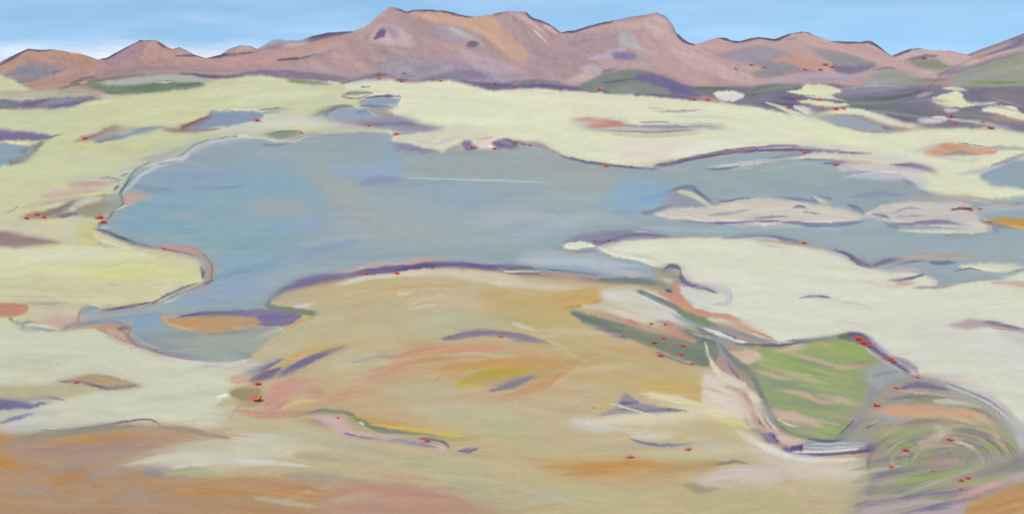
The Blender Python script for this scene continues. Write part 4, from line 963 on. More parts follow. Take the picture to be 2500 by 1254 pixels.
# ---------------------------------------------------------------- lower left slopes
fill((212, 212, 190), [(-60, 800), (50, 804), (130, 814), (210, 806), (250, 812), (290, 834), (350, 858), (440, 880), (540, 890), (600, 880), (640, 900), (620, 960), (560, 1010), (560, 1060), (500, 1080), (300, 1040), (120, 1050), (-60, 1050)],
     soft=3, o=PALEF, c2=(206, 208, 184), L=200, ang=4)
stroke((216, 216, 196), [(50, 800), (130, 812), (210, 805), (260, 816), (320, 846)], 5, a=.8)
stroke((206, 210, 190), [(60, 850), (180, 850), (320, 890)], 50, a=.4)
stroke((190, 192, 160), [(-20, 880), (90, 885), (180, 870)], 50, a=.45)
stroke((206, 200, 150), [(20, 930), (80, 915), (150, 898)], 14, a=.7)
stroke((206, 196, 190), [(130, 920), (200, 898), (240, 895), (300, 915)], 12, a=.8)
MUDR = landform('mud_patch', 'dark rusty mud lens on the pale slope at lower left', 'land')
fill((162, 140, 116), [(140, 930), (180, 922), (230, 910), (280, 922), (340, 936), (345, 944), (280, 952), (220, 944), (170, 936)], soft=4, o=MUDR, c2=(184, 160, 120), ang=4)
stroke((116, 104, 124), [(138, 932), (190, 930), (240, 942), (290, 948)], 8, dry=.3)
stroke((136, 134, 146), [(240, 950), (300, 944), (345, 938)], 10, dry=.3)
stroke((190, 168, 122), [(210, 914), (270, 928), (310, 936)], 9, a=.8)
fill((190, 180, 140), [(-40, 944), (60, 938), (150, 938), (235, 952), (180, 968), (100, 976), (-40, 978)], soft=6, a=.85, c2=(180, 170, 130))
VIOP = landform('mud_patch', 'deep violet mud streak at the left edge above the clay slope', 'land')
fill((118, 108, 152), [(-40, 970), (30, 974), (90, 984), (140, 978), (60, 996), (-40, 996)], soft=5, o=VIOP)
stroke((140, 130, 150), [(60, 974), (120, 970), (160, 976)], 10, dry=.35)
stroke((150, 146, 172), [(-10, 1034), (40, 1020), (90, 1008)], 14, dry=.45)
stroke((130, 122, 158), [(-10, 1032), (60, 1014), (90, 1008)], 5, dry=.3)
stroke((176, 176, 186), [(10, 1050), (60, 1042), (160, 1036)], 26, dry=.4, a=.7)
fill((150, 160, 160), [(320, 810), (400, 792), (470, 800), (560, 800), (640, 800), (690, 806), (640, 850), (590, 880), (520, 886), (430, 866), (350, 842), (320, 826)], soft=4, o=BACKW, c2=(162, 168, 156), ang=4, L=140)
stroke((132, 148, 184), [(330, 824), (380, 838), (440, 852)], 26, a=.5)
stroke((132, 138, 172), [(360, 850), (440, 866), (540, 876)], 10, a=.7)
stroke((174, 176, 156), [(480, 826), (580, 834), (660, 830)], 34, a=.55)
stroke((224, 220, 230), [(400, 872), (480, 884), (550, 890), (620, 876)], [4, 9, 15, 8], dry=.12)
stroke((156, 150, 178), [(490, 892), (550, 896)], 4, dry=.4)
fill((140, 164, 190), [(330, 782), (390, 766), (400, 790), (420, 800), (360, 812), (326, 812)], soft=8, o=LAKE)
stroke((216, 208, 190), [(630, 822), (690, 800), (720, 790)], 14, a=.5)

# ---------------------------------------------------------------- tan and ochre mound
fill((200, 182, 146), [(655, 745), (690, 716), (770, 698), (870, 680), (970, 664), (1060, 654), (1160, 658), (1260, 672), (1400, 684), (1500, 692), (1590, 706), (1640, 740), (1700, 800), (1740, 880), (1760, 920), (1840, 990), (1870, 1050), (1960, 1110), (2120, 1130), (2100, 1300), (560, 1300), (520, 1080), (580, 1000), (620, 930), (600, 890), (660, 830), (720, 780)],
     soft=3, o=MOUND, c2=(194, 176, 132), L=200, ang=2)
def mound_cover():
    fill((192, 180, 138), [(720, 760), (840, 740), (1000, 770), (1100, 800), (1040, 840), (860, 830), (720, 850), (660, 880)], soft=40, a=.7, L=160)
    fill((186, 182, 150), [(1000, 760), (1200, 770), (1260, 800), (1150, 815), (1030, 830)], soft=24, a=.7)
    fill((198, 172, 108), [(1180, 710), (1320, 700), (1460, 710), (1480, 730), (1400, 755), (1420, 800), (1500, 850), (1640, 890), (1700, 930), (1560, 960), (1400, 920), (1280, 830), (1200, 770)], soft=22, a=.8, c2=(192, 168, 116), L=160, ang=15)
    fill((206, 166, 92), [(1330, 724), (1400, 708), (1476, 714), (1470, 734), (1400, 752), (1360, 750)], soft=6, a=.8, ang=-8)
    stroke((190, 140, 70), [(1380, 752), (1430, 744), (1474, 730)], 6, a=.8)
    # cream crest below the violet bank
    stroke((218, 204, 184), [(820, 694), (900, 676), (1000, 668), (1080, 664), (1180, 676), (1300, 688)], [8, 14, 18, 28, 32, 20], dry=.15)
    stroke((220, 212, 196), [(820, 694), (870, 684), (924, 674)], 12)
    stroke((222, 208, 196), [(1200, 690), (1320, 700), (1440, 704)], 16, a=.8, dry=.3)
    fill((216, 208, 196), [(1480, 706), (1600, 712), (1650, 745), (1690, 790), (1640, 790), (1560, 770), (1500, 745), (1470, 735)], soft=10, c2=(210, 208, 196), ang=20)
    stroke((216, 206, 200), [(1420, 746), (1480, 752), (1560, 790)], 18, a=.8)
    stroke((206, 164, 112), [(860, 704), (1000, 700), (1160, 696)], 7, a=.8, dry=.3)
    stroke((190, 178, 146), [(660, 762), (720, 734), (770, 712)], 28, a=.6)
    stroke((196, 140, 96), [(980, 728), (1060, 712), (1120, 705)], 5, a=.6, dry=.4)
    for p, w in (([(998, 744), (1050, 728), (1096, 716)], 8), ([(994, 754), (1050, 746), (1095, 740)], 9), ([(966, 718), (1010, 714)], 7)):
        stroke((216, 202, 172), p, w, a=.9, dry=.2)
    stroke((206, 164, 116), [(850, 744), (920, 736)], 14, a=.6)
    stroke((182, 178, 140), [(930, 740), (980, 760), (1010, 780)], 34, a=.5, soft=.7)
    stroke((218, 204, 180), [(1252, 790), (1290, 800), (1330, 820)], 10, a=.8)
    # violet bars
    stroke((150, 138, 154), [(1080, 826), (1140, 814), (1200, 810), (1260, 818), (1340, 836)], [8, 18, 22, 20, 8], dry=.3)
    stroke((126, 116, 152), [(1086, 828), (1150, 822)], 8, dry=.3)
    stroke((130, 120, 156), [(1240, 828), (1340, 838)], 7, dry=.4)
    # orange rings
    fill((198, 158, 112), [(900, 900), (1000, 860), (1200, 840), (1380, 870), (1440, 900), (1300, 960), (1080, 960)], soft=40, a=.7, c2=(194, 164, 120), L=160)
    stroke((206, 150, 116), [(940, 880), (1040, 856), (1200, 852), (1330, 860)], 22, a=.75, dry=.3)
    stroke((204, 148, 120), [(950, 850), (1030, 840), (1080, 838)], 9, a=.6, dry=.3)
    stroke((198, 146, 110), [(900, 906), (980, 884), (1080, 872), (1200, 870)], 10, a=.7, dry=.3)
    stroke((204, 150, 130), [(880, 924), (960, 904), (1000, 900)], 22, a=.6)
    stroke((192, 186, 156), [(800, 880), (900, 870), (960, 890)], 44, a=.6)
    stroke((206, 158, 92), [(1280, 890), (1380, 890), (1390, 910), (1290, 920)], 24, a=.85)
    stroke((198, 150, 90), [(1050, 910), (1100, 896), (1200, 888), (1330, 890)], 24, a=.7)
    stroke((190, 166, 58), [(1120, 934), (1180, 912), (1260, 906), (1310, 906)], [10, 22, 20, 8], a=.95, dry=.12)
    stroke((206, 186, 96), [(1105, 930), (1150, 942), (1190, 944)], 9, a=.8)
    stroke((150, 142, 150), [(1196, 952), (1250, 936), (1306, 918)], [8, 26, 14], a=.9, dry=.3)
    stroke((206, 150, 104), [(1200, 972), (1280, 955), (1390, 905)], 16, a=.7, dry=.2)
    stroke((206, 154, 112), [(1080, 974), (1200, 972), (1300, 974)], 12, a=.7, dry=.3)
    stroke((188, 184, 152), [(900, 950), (1040, 930), (1120, 960), (1240, 1000)], 44, a=.5)
    stroke((192, 186, 150), [(960, 990), (1100, 1000), (1300, 1020)], 50, a=.5)
    stroke((204, 190, 150), [(1340, 940), (1400, 910), (1480, 900), (1600, 890)], 14, a=.4)
    stroke((204, 158, 92), [(1480, 850), (1560, 858), (1640, 880), (1680, 894)], 28, a=.5)
    stroke((200, 168, 140), [(1540, 850), (1600, 870)], 40, a=.4)
    fill((204, 170, 92), [(1560, 934), (1700, 930), (1712, 950), (1714, 984), (1640, 966), (1580, 958)], soft=6, a=.8, ang=3)
    # lower right of the mound
    fill((222, 210, 192), [(1720, 910), (1760, 920), (1800, 950), (1840, 1000), (1850, 1040), (1770, 1030), (1720, 1000), (1714, 950)], soft=8, c2=(220, 206, 196), ang=40)
    stroke((222, 214, 180), [(1560, 962), (1640, 972), (1720, 988)], 20, a=.85)
    stroke((224, 214, 190), [(1390, 1028), (1500, 1020), (1640, 1000), (1780, 1000)], 36, a=.7, soft=.6)
    stroke((204, 204, 196), [(1390, 1026), (1440, 1040), (1500, 1050)], 26, a=.8)
    stroke((226, 214, 160), [(1620, 1010), (1740, 1000), (1840, 1040)], 26, a=.6)
    stroke((222, 216, 130), [(1740, 1020), (1800, 1030), (1830, 1042)], 12, a=.7)
    stroke((206, 204, 176), [(1500, 1040), (1620, 1030), (1720, 1040)], 40, a=.5)
    stroke((140, 136, 150), [(1460, 1014), (1520, 998), (1560, 992), (1620, 1004)], [5, 20, 22, 8], a=.85, dry=.35)
    stroke((154, 152, 146), [(1560, 984), (1620, 1000), (1680, 1002)], 16, a=.8, dry=.3)
    stroke((190, 150, 92), [(1556, 960), (1580, 972)], 14, a=.8)
    stroke((206, 186, 90), [(1444, 1006), (1480, 984)], 12, a=.8)
    stroke((224, 216, 196), [(1490, 984), (1540, 998), (1590, 1012), (1620, 1016)], 5, a=.85)
    stroke((216, 212, 206), [(1520, 1050), (1600, 1060), (1660, 1050)], 20, a=.6)
    stroke((136, 142, 168), [(1536, 1070), (1580, 1082), (1640, 1086), (1690, 1080)], [5, 12, 10, 4], a=.85, dry=.35)
    stroke((206, 206, 186), [(1680, 1070), (1760, 1090), (1860, 1100)], 40, a=.5)
    # bottom of the mound
    fill((200, 160, 104), [(1290, 1128), (1400, 1124), (1560, 1120), (1720, 1130), (1740, 1150), (1640, 1166), (1500, 1176), (1400, 1170), (1320, 1144)], soft=18, a=.8, c2=(198, 150, 96), L=140)
    stroke((206, 150, 84), [(1380, 1150), (1480, 1140), (1580, 1146)], 26, a=.6)
    stroke((190, 160, 110), [(1660, 1140), (1760, 1124), (1800, 1126)], 20, a=.6)
    stroke((188, 186, 150), [(1400, 1100), (1480, 1090), (1560, 1100)], 26, a=.5)
    stroke((204, 190, 150), [(1380, 1084), (1450, 1100), (1530, 1118)], 6, a=.5)
    fill((204, 190, 186), [(1704, 1160), (1740, 1148), (1840, 1140), (1920, 1160), (1890, 1182), (1780, 1190), (1710, 1186)], soft=10, a=.85, ang=-5)
    stroke((166, 146, 130), [(1680, 1176), (1720, 1190), (1760, 1192)], 12, a=.7, dry=.3)
    stroke((146, 132, 140), [(1750, 1130), (1800, 1128)], 9, a=.6, dry=.35)
    stroke((206, 190, 192), [(1830, 1150), (1900, 1140), (1960, 1170)], 40, a=.5)
    fill((190, 182, 140), [(560, 1090), (760, 1090), (1000, 1130), (1240, 1140), (1240, 1300), (1100, 1300), (1000, 1180), (760, 1150), (560, 1140)], soft=40, a=.6)
    fill((190, 178, 134), [(1220, 1180), (1500, 1190), (1800, 1200), (2100, 1180), (2100, 1300), (1220, 1300)], soft=30, a=.7, L=200)
    stroke((182, 188, 174), [(1260, 1210), (1340, 1206), (1400, 1220)], 24, a=.4)
    # left end of the mound: violet slashes, pinks
    stroke((206, 196, 176), [(640, 860), (690, 846), (740, 830)], 30, a=.4)
    stroke((206, 170, 100), [(700, 880), (760, 850), (850, 842)], 14, a=.7, dry=.3)
    stroke((206, 190, 190), [(570, 906), (610, 886), (650, 880)], 16, a=.7)
    stroke((160, 150, 166), [(610, 906), (650, 892), (700, 874)], 12, a=.7, dry=.3)
    stroke((122, 110, 152), [(640, 900), (680, 880)], 9, a=.8, dry=.3)
    stroke((118, 106, 148), [(690, 912), (740, 884), (800, 858), (846, 842)], [16, 18, 12, 5], a=.9, dry=.35)
    stroke((104, 90, 140), [(622, 926), (650, 916), (684, 900)], [8, 20, 8], a=.9, dry=.2)
    stroke((206, 176, 118), [(676, 898), (720, 876)], 12, a=.8)
    fill((204, 154, 138), [(644, 994), (664, 940), (700, 926), (746, 920), (760, 932), (800, 950), (770, 970), (720, 990), (680, 1000)], soft=6, c2=(206, 158, 140), ang=-20)
    fill((206, 172, 128), [(740, 970), (820, 950), (880, 940), (940, 950), (900, 990), (800, 1010), (700, 1005)], soft=20, a=.7)
    stroke((218, 196, 124), [(690, 994), (730, 980), (776, 976)], 10, a=.8)
    stroke((200, 152, 128), [(610, 1010), (680, 1008), (780, 1002)], 20, a=.7)
    stroke((206, 168, 128), [(840, 1006), (960, 1016), (1060, 1020)], 26, a=.6)
    stroke((206, 158, 140), [(880, 992), (960, 1010), (1040, 1018)], 14, a=.5)
    fill((172, 156, 112), [(560, 956), (590, 944), (630, 950), (640, 990), (600, 994), (580, 980)], soft=6, ang=20)
    stroke((184, 168, 126), [(530, 990), (570, 980), (610, 1000)], 20, a=.8)
    stroke((204, 162, 148), [(550, 1004), (610, 1010), (660, 1026)], 20, a=.7)
    stroke((236, 232, 228), [(530, 968), (562, 962)], 7)
    stroke((196, 198, 172), [(560, 1040), (640, 1060), (760, 1060), (900, 1090)], 50, a=.5)
    stroke((214, 212, 206), [(560, 1090), (640, 1080), (700, 1080)], 30, a=.5)
    stroke((216, 210, 204), [(560, 1136), (640, 1128), (740, 1134)], 18, a=.7)
    stroke((196, 170, 148), [(700, 1096), (780, 1100), (900, 1120)], 26, a=.5)
    stroke((178, 160, 150), [(700, 1160), (800, 1170), (900, 1180)], 40, a=.5)
mound_cover()
VTRI = landform('mud_patch', 'dark violet triangular mud patch on the tan mound', 'land')
stroke((142, 134, 156), [(1470, 1012), (1520, 1000), (1600, 1000), (1680, 1004)], [6, 26, 18, 6], a=.85, dry=.4)
fill((100, 96, 158), [(1513, 986), (1520, 966), (1528, 957), (1540, 964), (1560, 984), (1545, 988)], soft=2, jit=3, o=VTRI)
stroke((206, 176, 120), [(1550, 960), (1580, 976), (1600, 984)], 14, a=.7)
stroke((224, 216, 196), [(1484, 982), (1540, 998), (1600, 1014), (1630, 1018)], 4, a=.85, dry=.2)
SDAB = landform('clay_patch', 'small salmon clay patch left of the ochre mound', 'land')
stroke((208, 164, 136), [(562, 928), (586, 924), (610, 920)], [20, 28, 24], a=.95, dry=.08, tail=.1, head=.2, o=SDAB)
# violet shore shade painted along the mound's upper edge
MBANK = landform('mud_shade_bank', 'long violet bank with painted shade between the lake and the ochre mound', 'land')
stroke((212, 168, 156), [(780, 676), (850, 664), (920, 650), (980, 648), (1020, 638), (1060, 636), (1100, 642)], [4, 12, 20, 18, 18, 14, 5], dry=.08, tail=.1)
stroke((114, 104, 150), [(652, 746), (672, 720), (710, 698), (780, 680), (850, 672)], [6, 14, 24, 22, 14], o=MBANK, dry=.1, tail=.1)
stroke((104, 112, 140), [(650, 742), (680, 712), (720, 692)], 8, dry=.1)
stroke((108, 98, 146), [(836, 674), (900, 662), (950, 658), (1000, 652), (1060, 646), (1130, 646), (1200, 654), (1240, 660)], [8, 16, 18, 14, 16, 14, 14, 8], o=MBANK, dry=.06, tail=.1)
stroke((96, 80, 138), [(960, 660), (1020, 652), (1120, 644), (1180, 648)], 9, dry=.1)
stroke((122, 112, 150), [(1180, 648), (1250, 650), (1312, 656)], [6, 14, 6], o=MBANK)
stroke((96, 110, 112), [(1222, 660), (1280, 654), (1340, 660)], 8)
stroke((234, 234, 234), [(1222, 656), (1240, 662), (1300, 662), (1330, 660)], 4, tail=.1)
stroke((104, 116, 118), [(1240, 668), (1300, 668), (1380, 676)], 7)
stroke((80, 76, 100), [(1330, 654), (1400, 664), (1480, 672)], 4, dry=.2)
stroke((200, 164, 150), [(1320, 666), (1400, 672), (1460, 678)], 10, a=.9)
stroke((196, 196, 206), [(1440, 652), (1520, 662), (1590, 676)], 12, a=.7)
stroke((204, 180, 180), [(1490, 670), (1590, 674)], 6)
stroke((120, 108, 156), [(1510, 678), (1560, 680), (1600, 678)], 5)
stroke((112, 124, 120), [(1460, 680), (1520, 686), (1600, 690), (1640, 704)], [6, 12, 16, 10], o=MBANK, dry=.1)
stroke((124, 124, 140), [(1400, 676), (1460, 686), (1520, 694)], 5, dry=.3)
stroke((146, 148, 136), [(1590, 656), (1620, 664), (1660, 680), (1640, 704), (1610, 700)], 24, dry=.05)
# green slate corner and orange lens at the left end of the bank
LBANK = landform('mud_shade_bank', 'violet and slate mud bank at the mound\'s left end', 'land')
fill((124, 116, 156), [(400, 774), (480, 764), (560, 758), (650, 752), (700, 758), (740, 766), (720, 790), (660, 798), (620, 790), (560, 770), (470, 772)], soft=4, o=LBANK, c2=(132, 124, 160), ang=-4)  # violet tone is shore shade painted into the ground colour
stroke((124, 134, 118), [(648, 744), (700, 756), (776, 766)], [10, 18, 14], dry=.1, o=LBANK, tail=.1)
stroke((176, 166, 158), [(690, 730), (720, 722), (760, 720)], 12, a=.7)
stroke((214, 204, 196), [(715, 748), (770, 742)], 12)
stroke((86, 92, 130), [(440, 772), (500, 764), (580, 762)], [5, 8, 4], dry=.1)
CLENS = landform('clay_patch', 'orange clay lens in the mud below the lake', 'land')
fill((190, 158, 122), [(398, 776), (450, 774), (540, 772), (620, 774), (630, 790), (560, 806), (500, 814), (440, 800), (400, 790)], soft=4, o=CLENS, c2=(192, 148, 100), ang=-2)
stroke((202, 148, 98), [(440, 790), (520, 788), (580, 784)], 13, a=.8)
stroke((204, 168, 146), [(392, 776), (440, 768)], 9)
stroke((150, 136, 120), [(470, 806), (540, 816), (620, 804)], 8, dry=.2)
stroke((118, 104, 158), [(630, 776), (690, 774), (720, 770)], 14)
stroke((206, 170, 110), [(706, 800), (740, 780), (770, 774)], [12, 14, 6], dry=.2)

# ---------------------------------------------------------------- gully between mound and dune
GULLY = landform('gully', 'green slate gully slanting down between the mound and the big dune', 'turf')
fill((124, 132, 124), [(1392, 760), (1430, 764), (1500, 784), (1580, 806), (1650, 820), (1700, 826), (1760, 830), (1740, 890), (1700, 890), (1640, 866), (1560, 836), (1480, 806), (1420, 784)], soft=2, jit=2, o=GULLY, c2=(120, 134, 116), ang=18)
stroke((188, 156, 140), [(1450, 764), (1520, 780), (1600, 806), (1680, 830)], 16, a=.9, dry=.25)
stroke((204, 140, 122), [(1526, 780), (1560, 794)], 12, dry=.2)
stroke((150, 138, 120), [(1560, 812), (1640, 830), (1720, 852)], 20, a=.7, dry=.25)
stroke((104, 118, 114), [(1396, 764), (1450, 784), (1520, 812)], [5, 14, 10], dry=.1)
stroke((116, 108, 148), [(1450, 800), (1500, 816), (1536, 828)], [4, 12, 8], dry=.3)
stroke((116, 106, 146), [(1600, 858), (1650, 878), (1700, 894)], 8, dry=.35)
stroke((206, 160, 92), [(1540, 832), (1558, 836)], 9)
stroke((216, 206, 190), [(1490, 756), (1560, 776), (1620, 790), (1660, 795)], 18, a=.8, dry=.2)
stroke((148, 146, 168), [(1600, 784), (1640, 790), (1680, 806)], 8, dry=.3)
fill((208, 150, 126), [(1616, 792), (1640, 790), (1700, 818), (1702, 832), (1684, 834), (1640, 814)], soft=2, ang=24)
stroke((110, 124, 128), [(1556, 710), (1600, 728), (1650, 750), (1690, 780), (1740, 810)], [10, 14, 16, 28, 34], o=GULLY, dry=.08)
stroke((130, 148, 164), [(1570, 716), (1610, 732)], 7)
stroke((150, 150, 132), [(1600, 690), (1640, 700), (1630, 720)], 22)
fill((124, 140, 108), [(1650, 750), (1690, 760), (1740, 790), (1760, 800), (1720, 796), (1680, 778)], soft=3, ang=25)
stroke((150, 168, 192), [(1640, 764), (1680, 788), (1730, 800)], 12, dry=.15)
stroke((124, 138, 120), [(1700, 800), (1780, 830), (1840, 850)], 10)
stroke((130, 146, 160), [(1710, 796), (1790, 808), (1850, 828), (1920, 836)], [8, 12, 12, 8])
stroke((228, 228, 234), [(1716, 800), (1760, 816), (1800, 830), (1830, 838)], [4, 13, 11, 4], dry=.05, tail=.1)
stroke((92, 104, 104), [(1760, 808), (1790, 822), (1812, 830)], [2, 6, 2], dry=.05)
stroke((110, 118, 112), [(1800, 838), (1860, 842), (1920, 838)], 8)
stroke((106, 118, 122), [(1660, 800), (1700, 820), (1770, 840)], 24, a=.8)
stroke((146, 158, 164), [(1740, 826), (1780, 834), (1810, 850)], 18, a=.8)
stroke((182, 188, 190), [(1690, 814), (1740, 826), (1766, 836)], 5, a=.9)
# salmon path along the gully
PATHS = landform('clay_path', 'salmon clay path running down beside the gully', 'land')
fill((206, 144, 120), [(1644, 690), (1652, 684), (1664, 706), (1676, 730), (1700, 742), (1690, 750), (1650, 742), (1640, 724)], soft=1.5, o=PATHS)
stroke((206, 146, 122), [(1610, 714), (1660, 738), (1690, 756)], [8, 18, 14], o=PATHS, dry=.05, tail=.05)
stroke((204, 148, 122), [(1660, 744), (1720, 766), (1780, 774), (1820, 798), (1870, 820), (1896, 832)], [18, 18, 12, 18, 12, 5], o=PATHS, dry=.05, tail=.15)
stroke((220, 212, 194), [(1726, 776), (1780, 790)], 11)
stroke((206, 206, 216), [(1680, 738), (1720, 752), (1760, 766)], 8, a=.8)
stroke((220, 214, 204), [(1690, 744), (1716, 752)], 14)
# violet hook on the dune
HOOK = landform('mud_shade_bank', 'violet hook shaped bank at the left foot of the big dune', 'land')
stroke((156, 150, 158), [(1626, 664), (1636, 652), (1660, 652)], 16, dry=.1)
stroke((104, 92, 144), [(1620, 660), (1634, 650), (1656, 654), (1662, 672), (1676, 690), (1720, 704), (1756, 716)], [5, 9, 10, 14, 14, 9, 5], o=HOOK, dry=.08, tail=.2)
fill((206, 160, 130), [(1652, 662), (1658, 656), (1662, 666), (1656, 674)], soft=1)
stroke((190, 180, 196), [(1700, 700), (1760, 700), (1780, 720), (1770, 740), (1730, 742)], [6, 16, 22, 14, 6], a=.8, dry=.2)
stroke((222, 204, 208), [(1690, 690), (1740, 694), (1776, 706)], 12, a=.8)
fill((206, 212, 204), [(1660, 704), (1700, 712), (1750, 724), (1736, 736), (1690, 736), (1672, 724)], soft=4)
stroke((226, 226, 236), [(1658, 690), (1668, 706)], 5)
stroke((96, 88, 140), [(1626, 708), (1644, 712)], 8)

# ---------------------------------------------------------------- green field with ditches
fill((150, 162, 120), [(1780, 866), (1840, 850), (1900, 850), (1960, 836), (2040, 824), (2080, 828), (2120, 860), (2160, 892), (2130, 930), (2090, 1000), (2050, 1060), (1990, 1080), (1930, 1060), (1880, 1020), (1850, 960), (1810, 910)], soft=3, o=FIELD, c2=(150, 168, 112), ang=20)
fill((154, 176, 100), [(1900, 850), (2000, 835), (2080, 830), (2130, 870), (2080, 880), (1980, 860), (1950, 875)], soft=8, a=.8, ang=20)
stroke((148, 172, 92), [(1850, 858), (1920, 880), (2000, 905), (2110, 920)], 30, a=.7)
stroke((136, 156, 108), [(1860, 885), (1950, 905), (2060, 920)], 12, a=.6)
stroke((204, 178, 168), [(1896, 860), (1940, 848), (1980, 836)], [6, 16, 12], dry=.1)
stroke((202, 174, 140), [(1880, 852), (1950, 866), (2010, 886), (2050, 896), (2120, 890)], [4, 10, 14, 14, 12], dry=.25)
stroke((204, 178, 140), [(1990, 832), (2040, 848)], 9, dry=.25)
fill((210, 186, 158), [(1776, 862), (1830, 852), (1860, 870), (1830, 888), (1800, 880)], soft=4, ang=-15)
stroke((206, 176, 150), [(1850, 884), (1890, 900), (1950, 912), (1990, 916)], 9, dry=.2)
stroke((208, 178, 148), [(1840, 900), (1900, 920), (1940, 924)], 12, dry=.25)
stroke((138, 146, 140), [(1870, 940), (1960, 950), (2040, 960)], 14, a=.5, dry=.3)
stroke((204, 166, 150), [(1910, 954), (1960, 960), (2000, 980), (2060, 980)], [6, 11, 12, 6], dry=.2)
stroke((132, 152, 118), [(1880, 980), (1960, 1000), (2060, 990)], 20, a=.5)
fill((206, 172, 156), [(1884, 1000), (1920, 1000), (1970, 1014), (2014, 1046), (1990, 1048), (1940, 1034), (1900, 1020)], soft=3, ang=20)
stroke((206, 184, 140), [(2030, 968), (2080, 985), (2100, 990)], 14, a=.7)
stroke((138, 160, 100), [(1960, 1060), (2020, 1062), (2080, 1010)], 20, a=.7)
stroke((226, 218, 190), [(1896, 1020), (1930, 1036), (1960, 1040)], 8, a=.8)
stroke((128, 148, 120), [(1900, 1040), (1960, 1062), (2020, 1070)], 14, a=.7)
for q in range(16):
    yq = 862 + q * 12.5; xa = 1800 + q * 8; xb = 2140 - q * 5
    cq = [(206, 182, 160), (132, 146, 132), (160, 182, 104), (196, 170, 146)][q % 4]
    xm = xa + (xb - xa) * ((q * .37) % .6)
    stroke(cq, [(xm, yq), (xm + 55, yq + 12), (xm + 115, yq + 26)], [6, 13 + q % 3 * 3, 5], a=.6, dry=.4)
# ditch round the field
DITCHL = landform('ditch', 'cream and grey ditch curving down the left side of the green field', 'land')
DITCHR = landform('ditch', 'grey ditch slanting down the right side of the green field', 'land')
stroke((122, 126, 132), [(1740, 830), (1790, 880), (1830, 910), (1860, 960), (1890, 1020), (1930, 1060)], [14, 24, 16, 12, 10, 8], dry=.15)
stroke((150, 160, 168), [(1750, 832), (1770, 870), (1800, 900)], 14, a=.8)
stroke((112, 98, 144), [(1776, 884), (1806, 926), (1836, 950), (1858, 990)], 6, dry=.15)
stroke((222, 216, 196), [(1722, 836), (1736, 880), (1762, 914), (1810, 940), (1840, 970), (1856, 1020), (1890, 1060)], [6, 10, 22, 24, 18, 14, 10], o=DITCHL, dry=.05, tail=.1)
stroke((200, 158, 146), [(1766, 942), (1810, 956), (1830, 984), (1846, 1024), (1880, 1056)], [6, 15, 17, 17, 10], o=DITCHL, dry=.04, tail=.1)
stroke((112, 100, 122), [(1850, 1020), (1870, 1044)], 5)
stroke((226, 222, 200), [(1846, 960), (1862, 1000), (1890, 1040), (1910, 1060)], 8, dry=.1)
stroke((146, 152, 158), [(1862, 990), (1880, 1020), (1910, 1050)], 10)
stroke((116, 122, 140), [(1820, 1020), (1832, 1040)], 9)
stroke((206, 176, 164), [(1870, 1046), (1920, 1070), (1960, 1070)], 20, a=.9)
stroke((122, 110, 150), [(1830, 1044), (1880, 1066), (1900, 1080)], 8)
fill((98, 86, 142), [(1862, 1058), (1890, 1060), (1904, 1084), (1880, 1080), (1864, 1072)], soft=2)
stroke((146, 152, 160), [(2160, 884), (2150, 930), (2120, 980), (2080, 1040), (2050, 1070)], [40, 34, 22, 18, 12], o=DITCHR, dry=.06, tail=.1)
fill((160, 168, 172), [(2110, 910), (2150, 886), (2210, 900), (2220, 912), (2170, 950), (2130, 940)], soft=5, o=DITCHR, ang=-30)
stroke((138, 146, 150), [(2130, 920), (2160, 910), (2200, 906)], 10, a=.7)
stroke((132, 126, 146), [(2050, 1070), (2090, 1040), (2120, 1010)], 16, a=.9)
stroke((104, 112, 110), [(2040, 1070), (2070, 1040), (2090, 1020)], 6, dry=.2)
stroke((150, 142, 132), [(2080, 890), (2130, 880)], 14, a=.7, dry=.3)
DBANK = landform('mud_shade_bank', 'violet bank with red shrubs along the dune\'s lower edge', 'land')
stroke((124, 132, 150), [(1920, 832), (2000, 826), (2060, 814)], 8, dry=.1)
stroke((108, 98, 130), [(1860, 846), (1940, 838), (2040, 824)], 7, dry=.2)
fill((106, 112, 124), [(2046, 822), (2080, 812), (2110, 822), (2150, 860), (2120, 850), (2090, 836)], soft=3, o=DBANK)
stroke((106, 92, 138), [(2070, 812), (2110, 822), (2150, 858), (2180, 882), (2230, 914)], [8, 14, 14, 12, 8], o=DBANK, dry=.1)
stroke((178, 164, 186), [(2110, 812), (2150, 850), (2190, 876)], 14, a=.8, dry=.25)
stroke((150, 138, 172), [(2180, 872), (2230, 900), (2250, 925)], 22, a=.85, dry=.25)
stroke((212, 180, 184), [(2220, 900), (2260, 930), (2300, 940)], 14, a=.8)
stroke((190, 194, 196), [(2100, 840), (2140, 870), (2180, 894), (2220, 916)], 6, a=.9)
# concrete looking basin at the ditch's foot
BASIN = landform('basin', 'pale ribbed basin with deep violet edges below the green field', 'land')
stroke((222, 218, 204), [(1800, 1050), (1870, 1090), (1930, 1112), (2000, 1120), (2080, 1118)], [10, 20, 24, 20, 14], a=.85)
stroke((98, 86, 142), [(1910, 1092), (1940, 1106), (2000, 1110), (2090, 1102), (2156, 1098)], [16, 18, 12, 8, 5], o=BASIN, dry=.06, tail=.1)
stroke((150, 160, 184), [(1962, 1080), (2040, 1078), (2128, 1076)], [10, 14, 10], o=BASIN, dry=.1, tail=.05, head=.1)
stroke((178, 186, 202), [(1950, 1090), (2030, 1089), (2120, 1084)], [8, 12, 12], o=BASIN, dry=.2, tail=.05, head=.1)
for q in range(5):
    stroke((206, 208, 210) if q % 2 else (130, 142, 172), [(1966 + q * 4, 1078 + q * 5), (2040, 1078 + q * 4.4), (2116 - q * 2, 1074 + q * 4.6)], 2.6, dry=.15, a=.9)
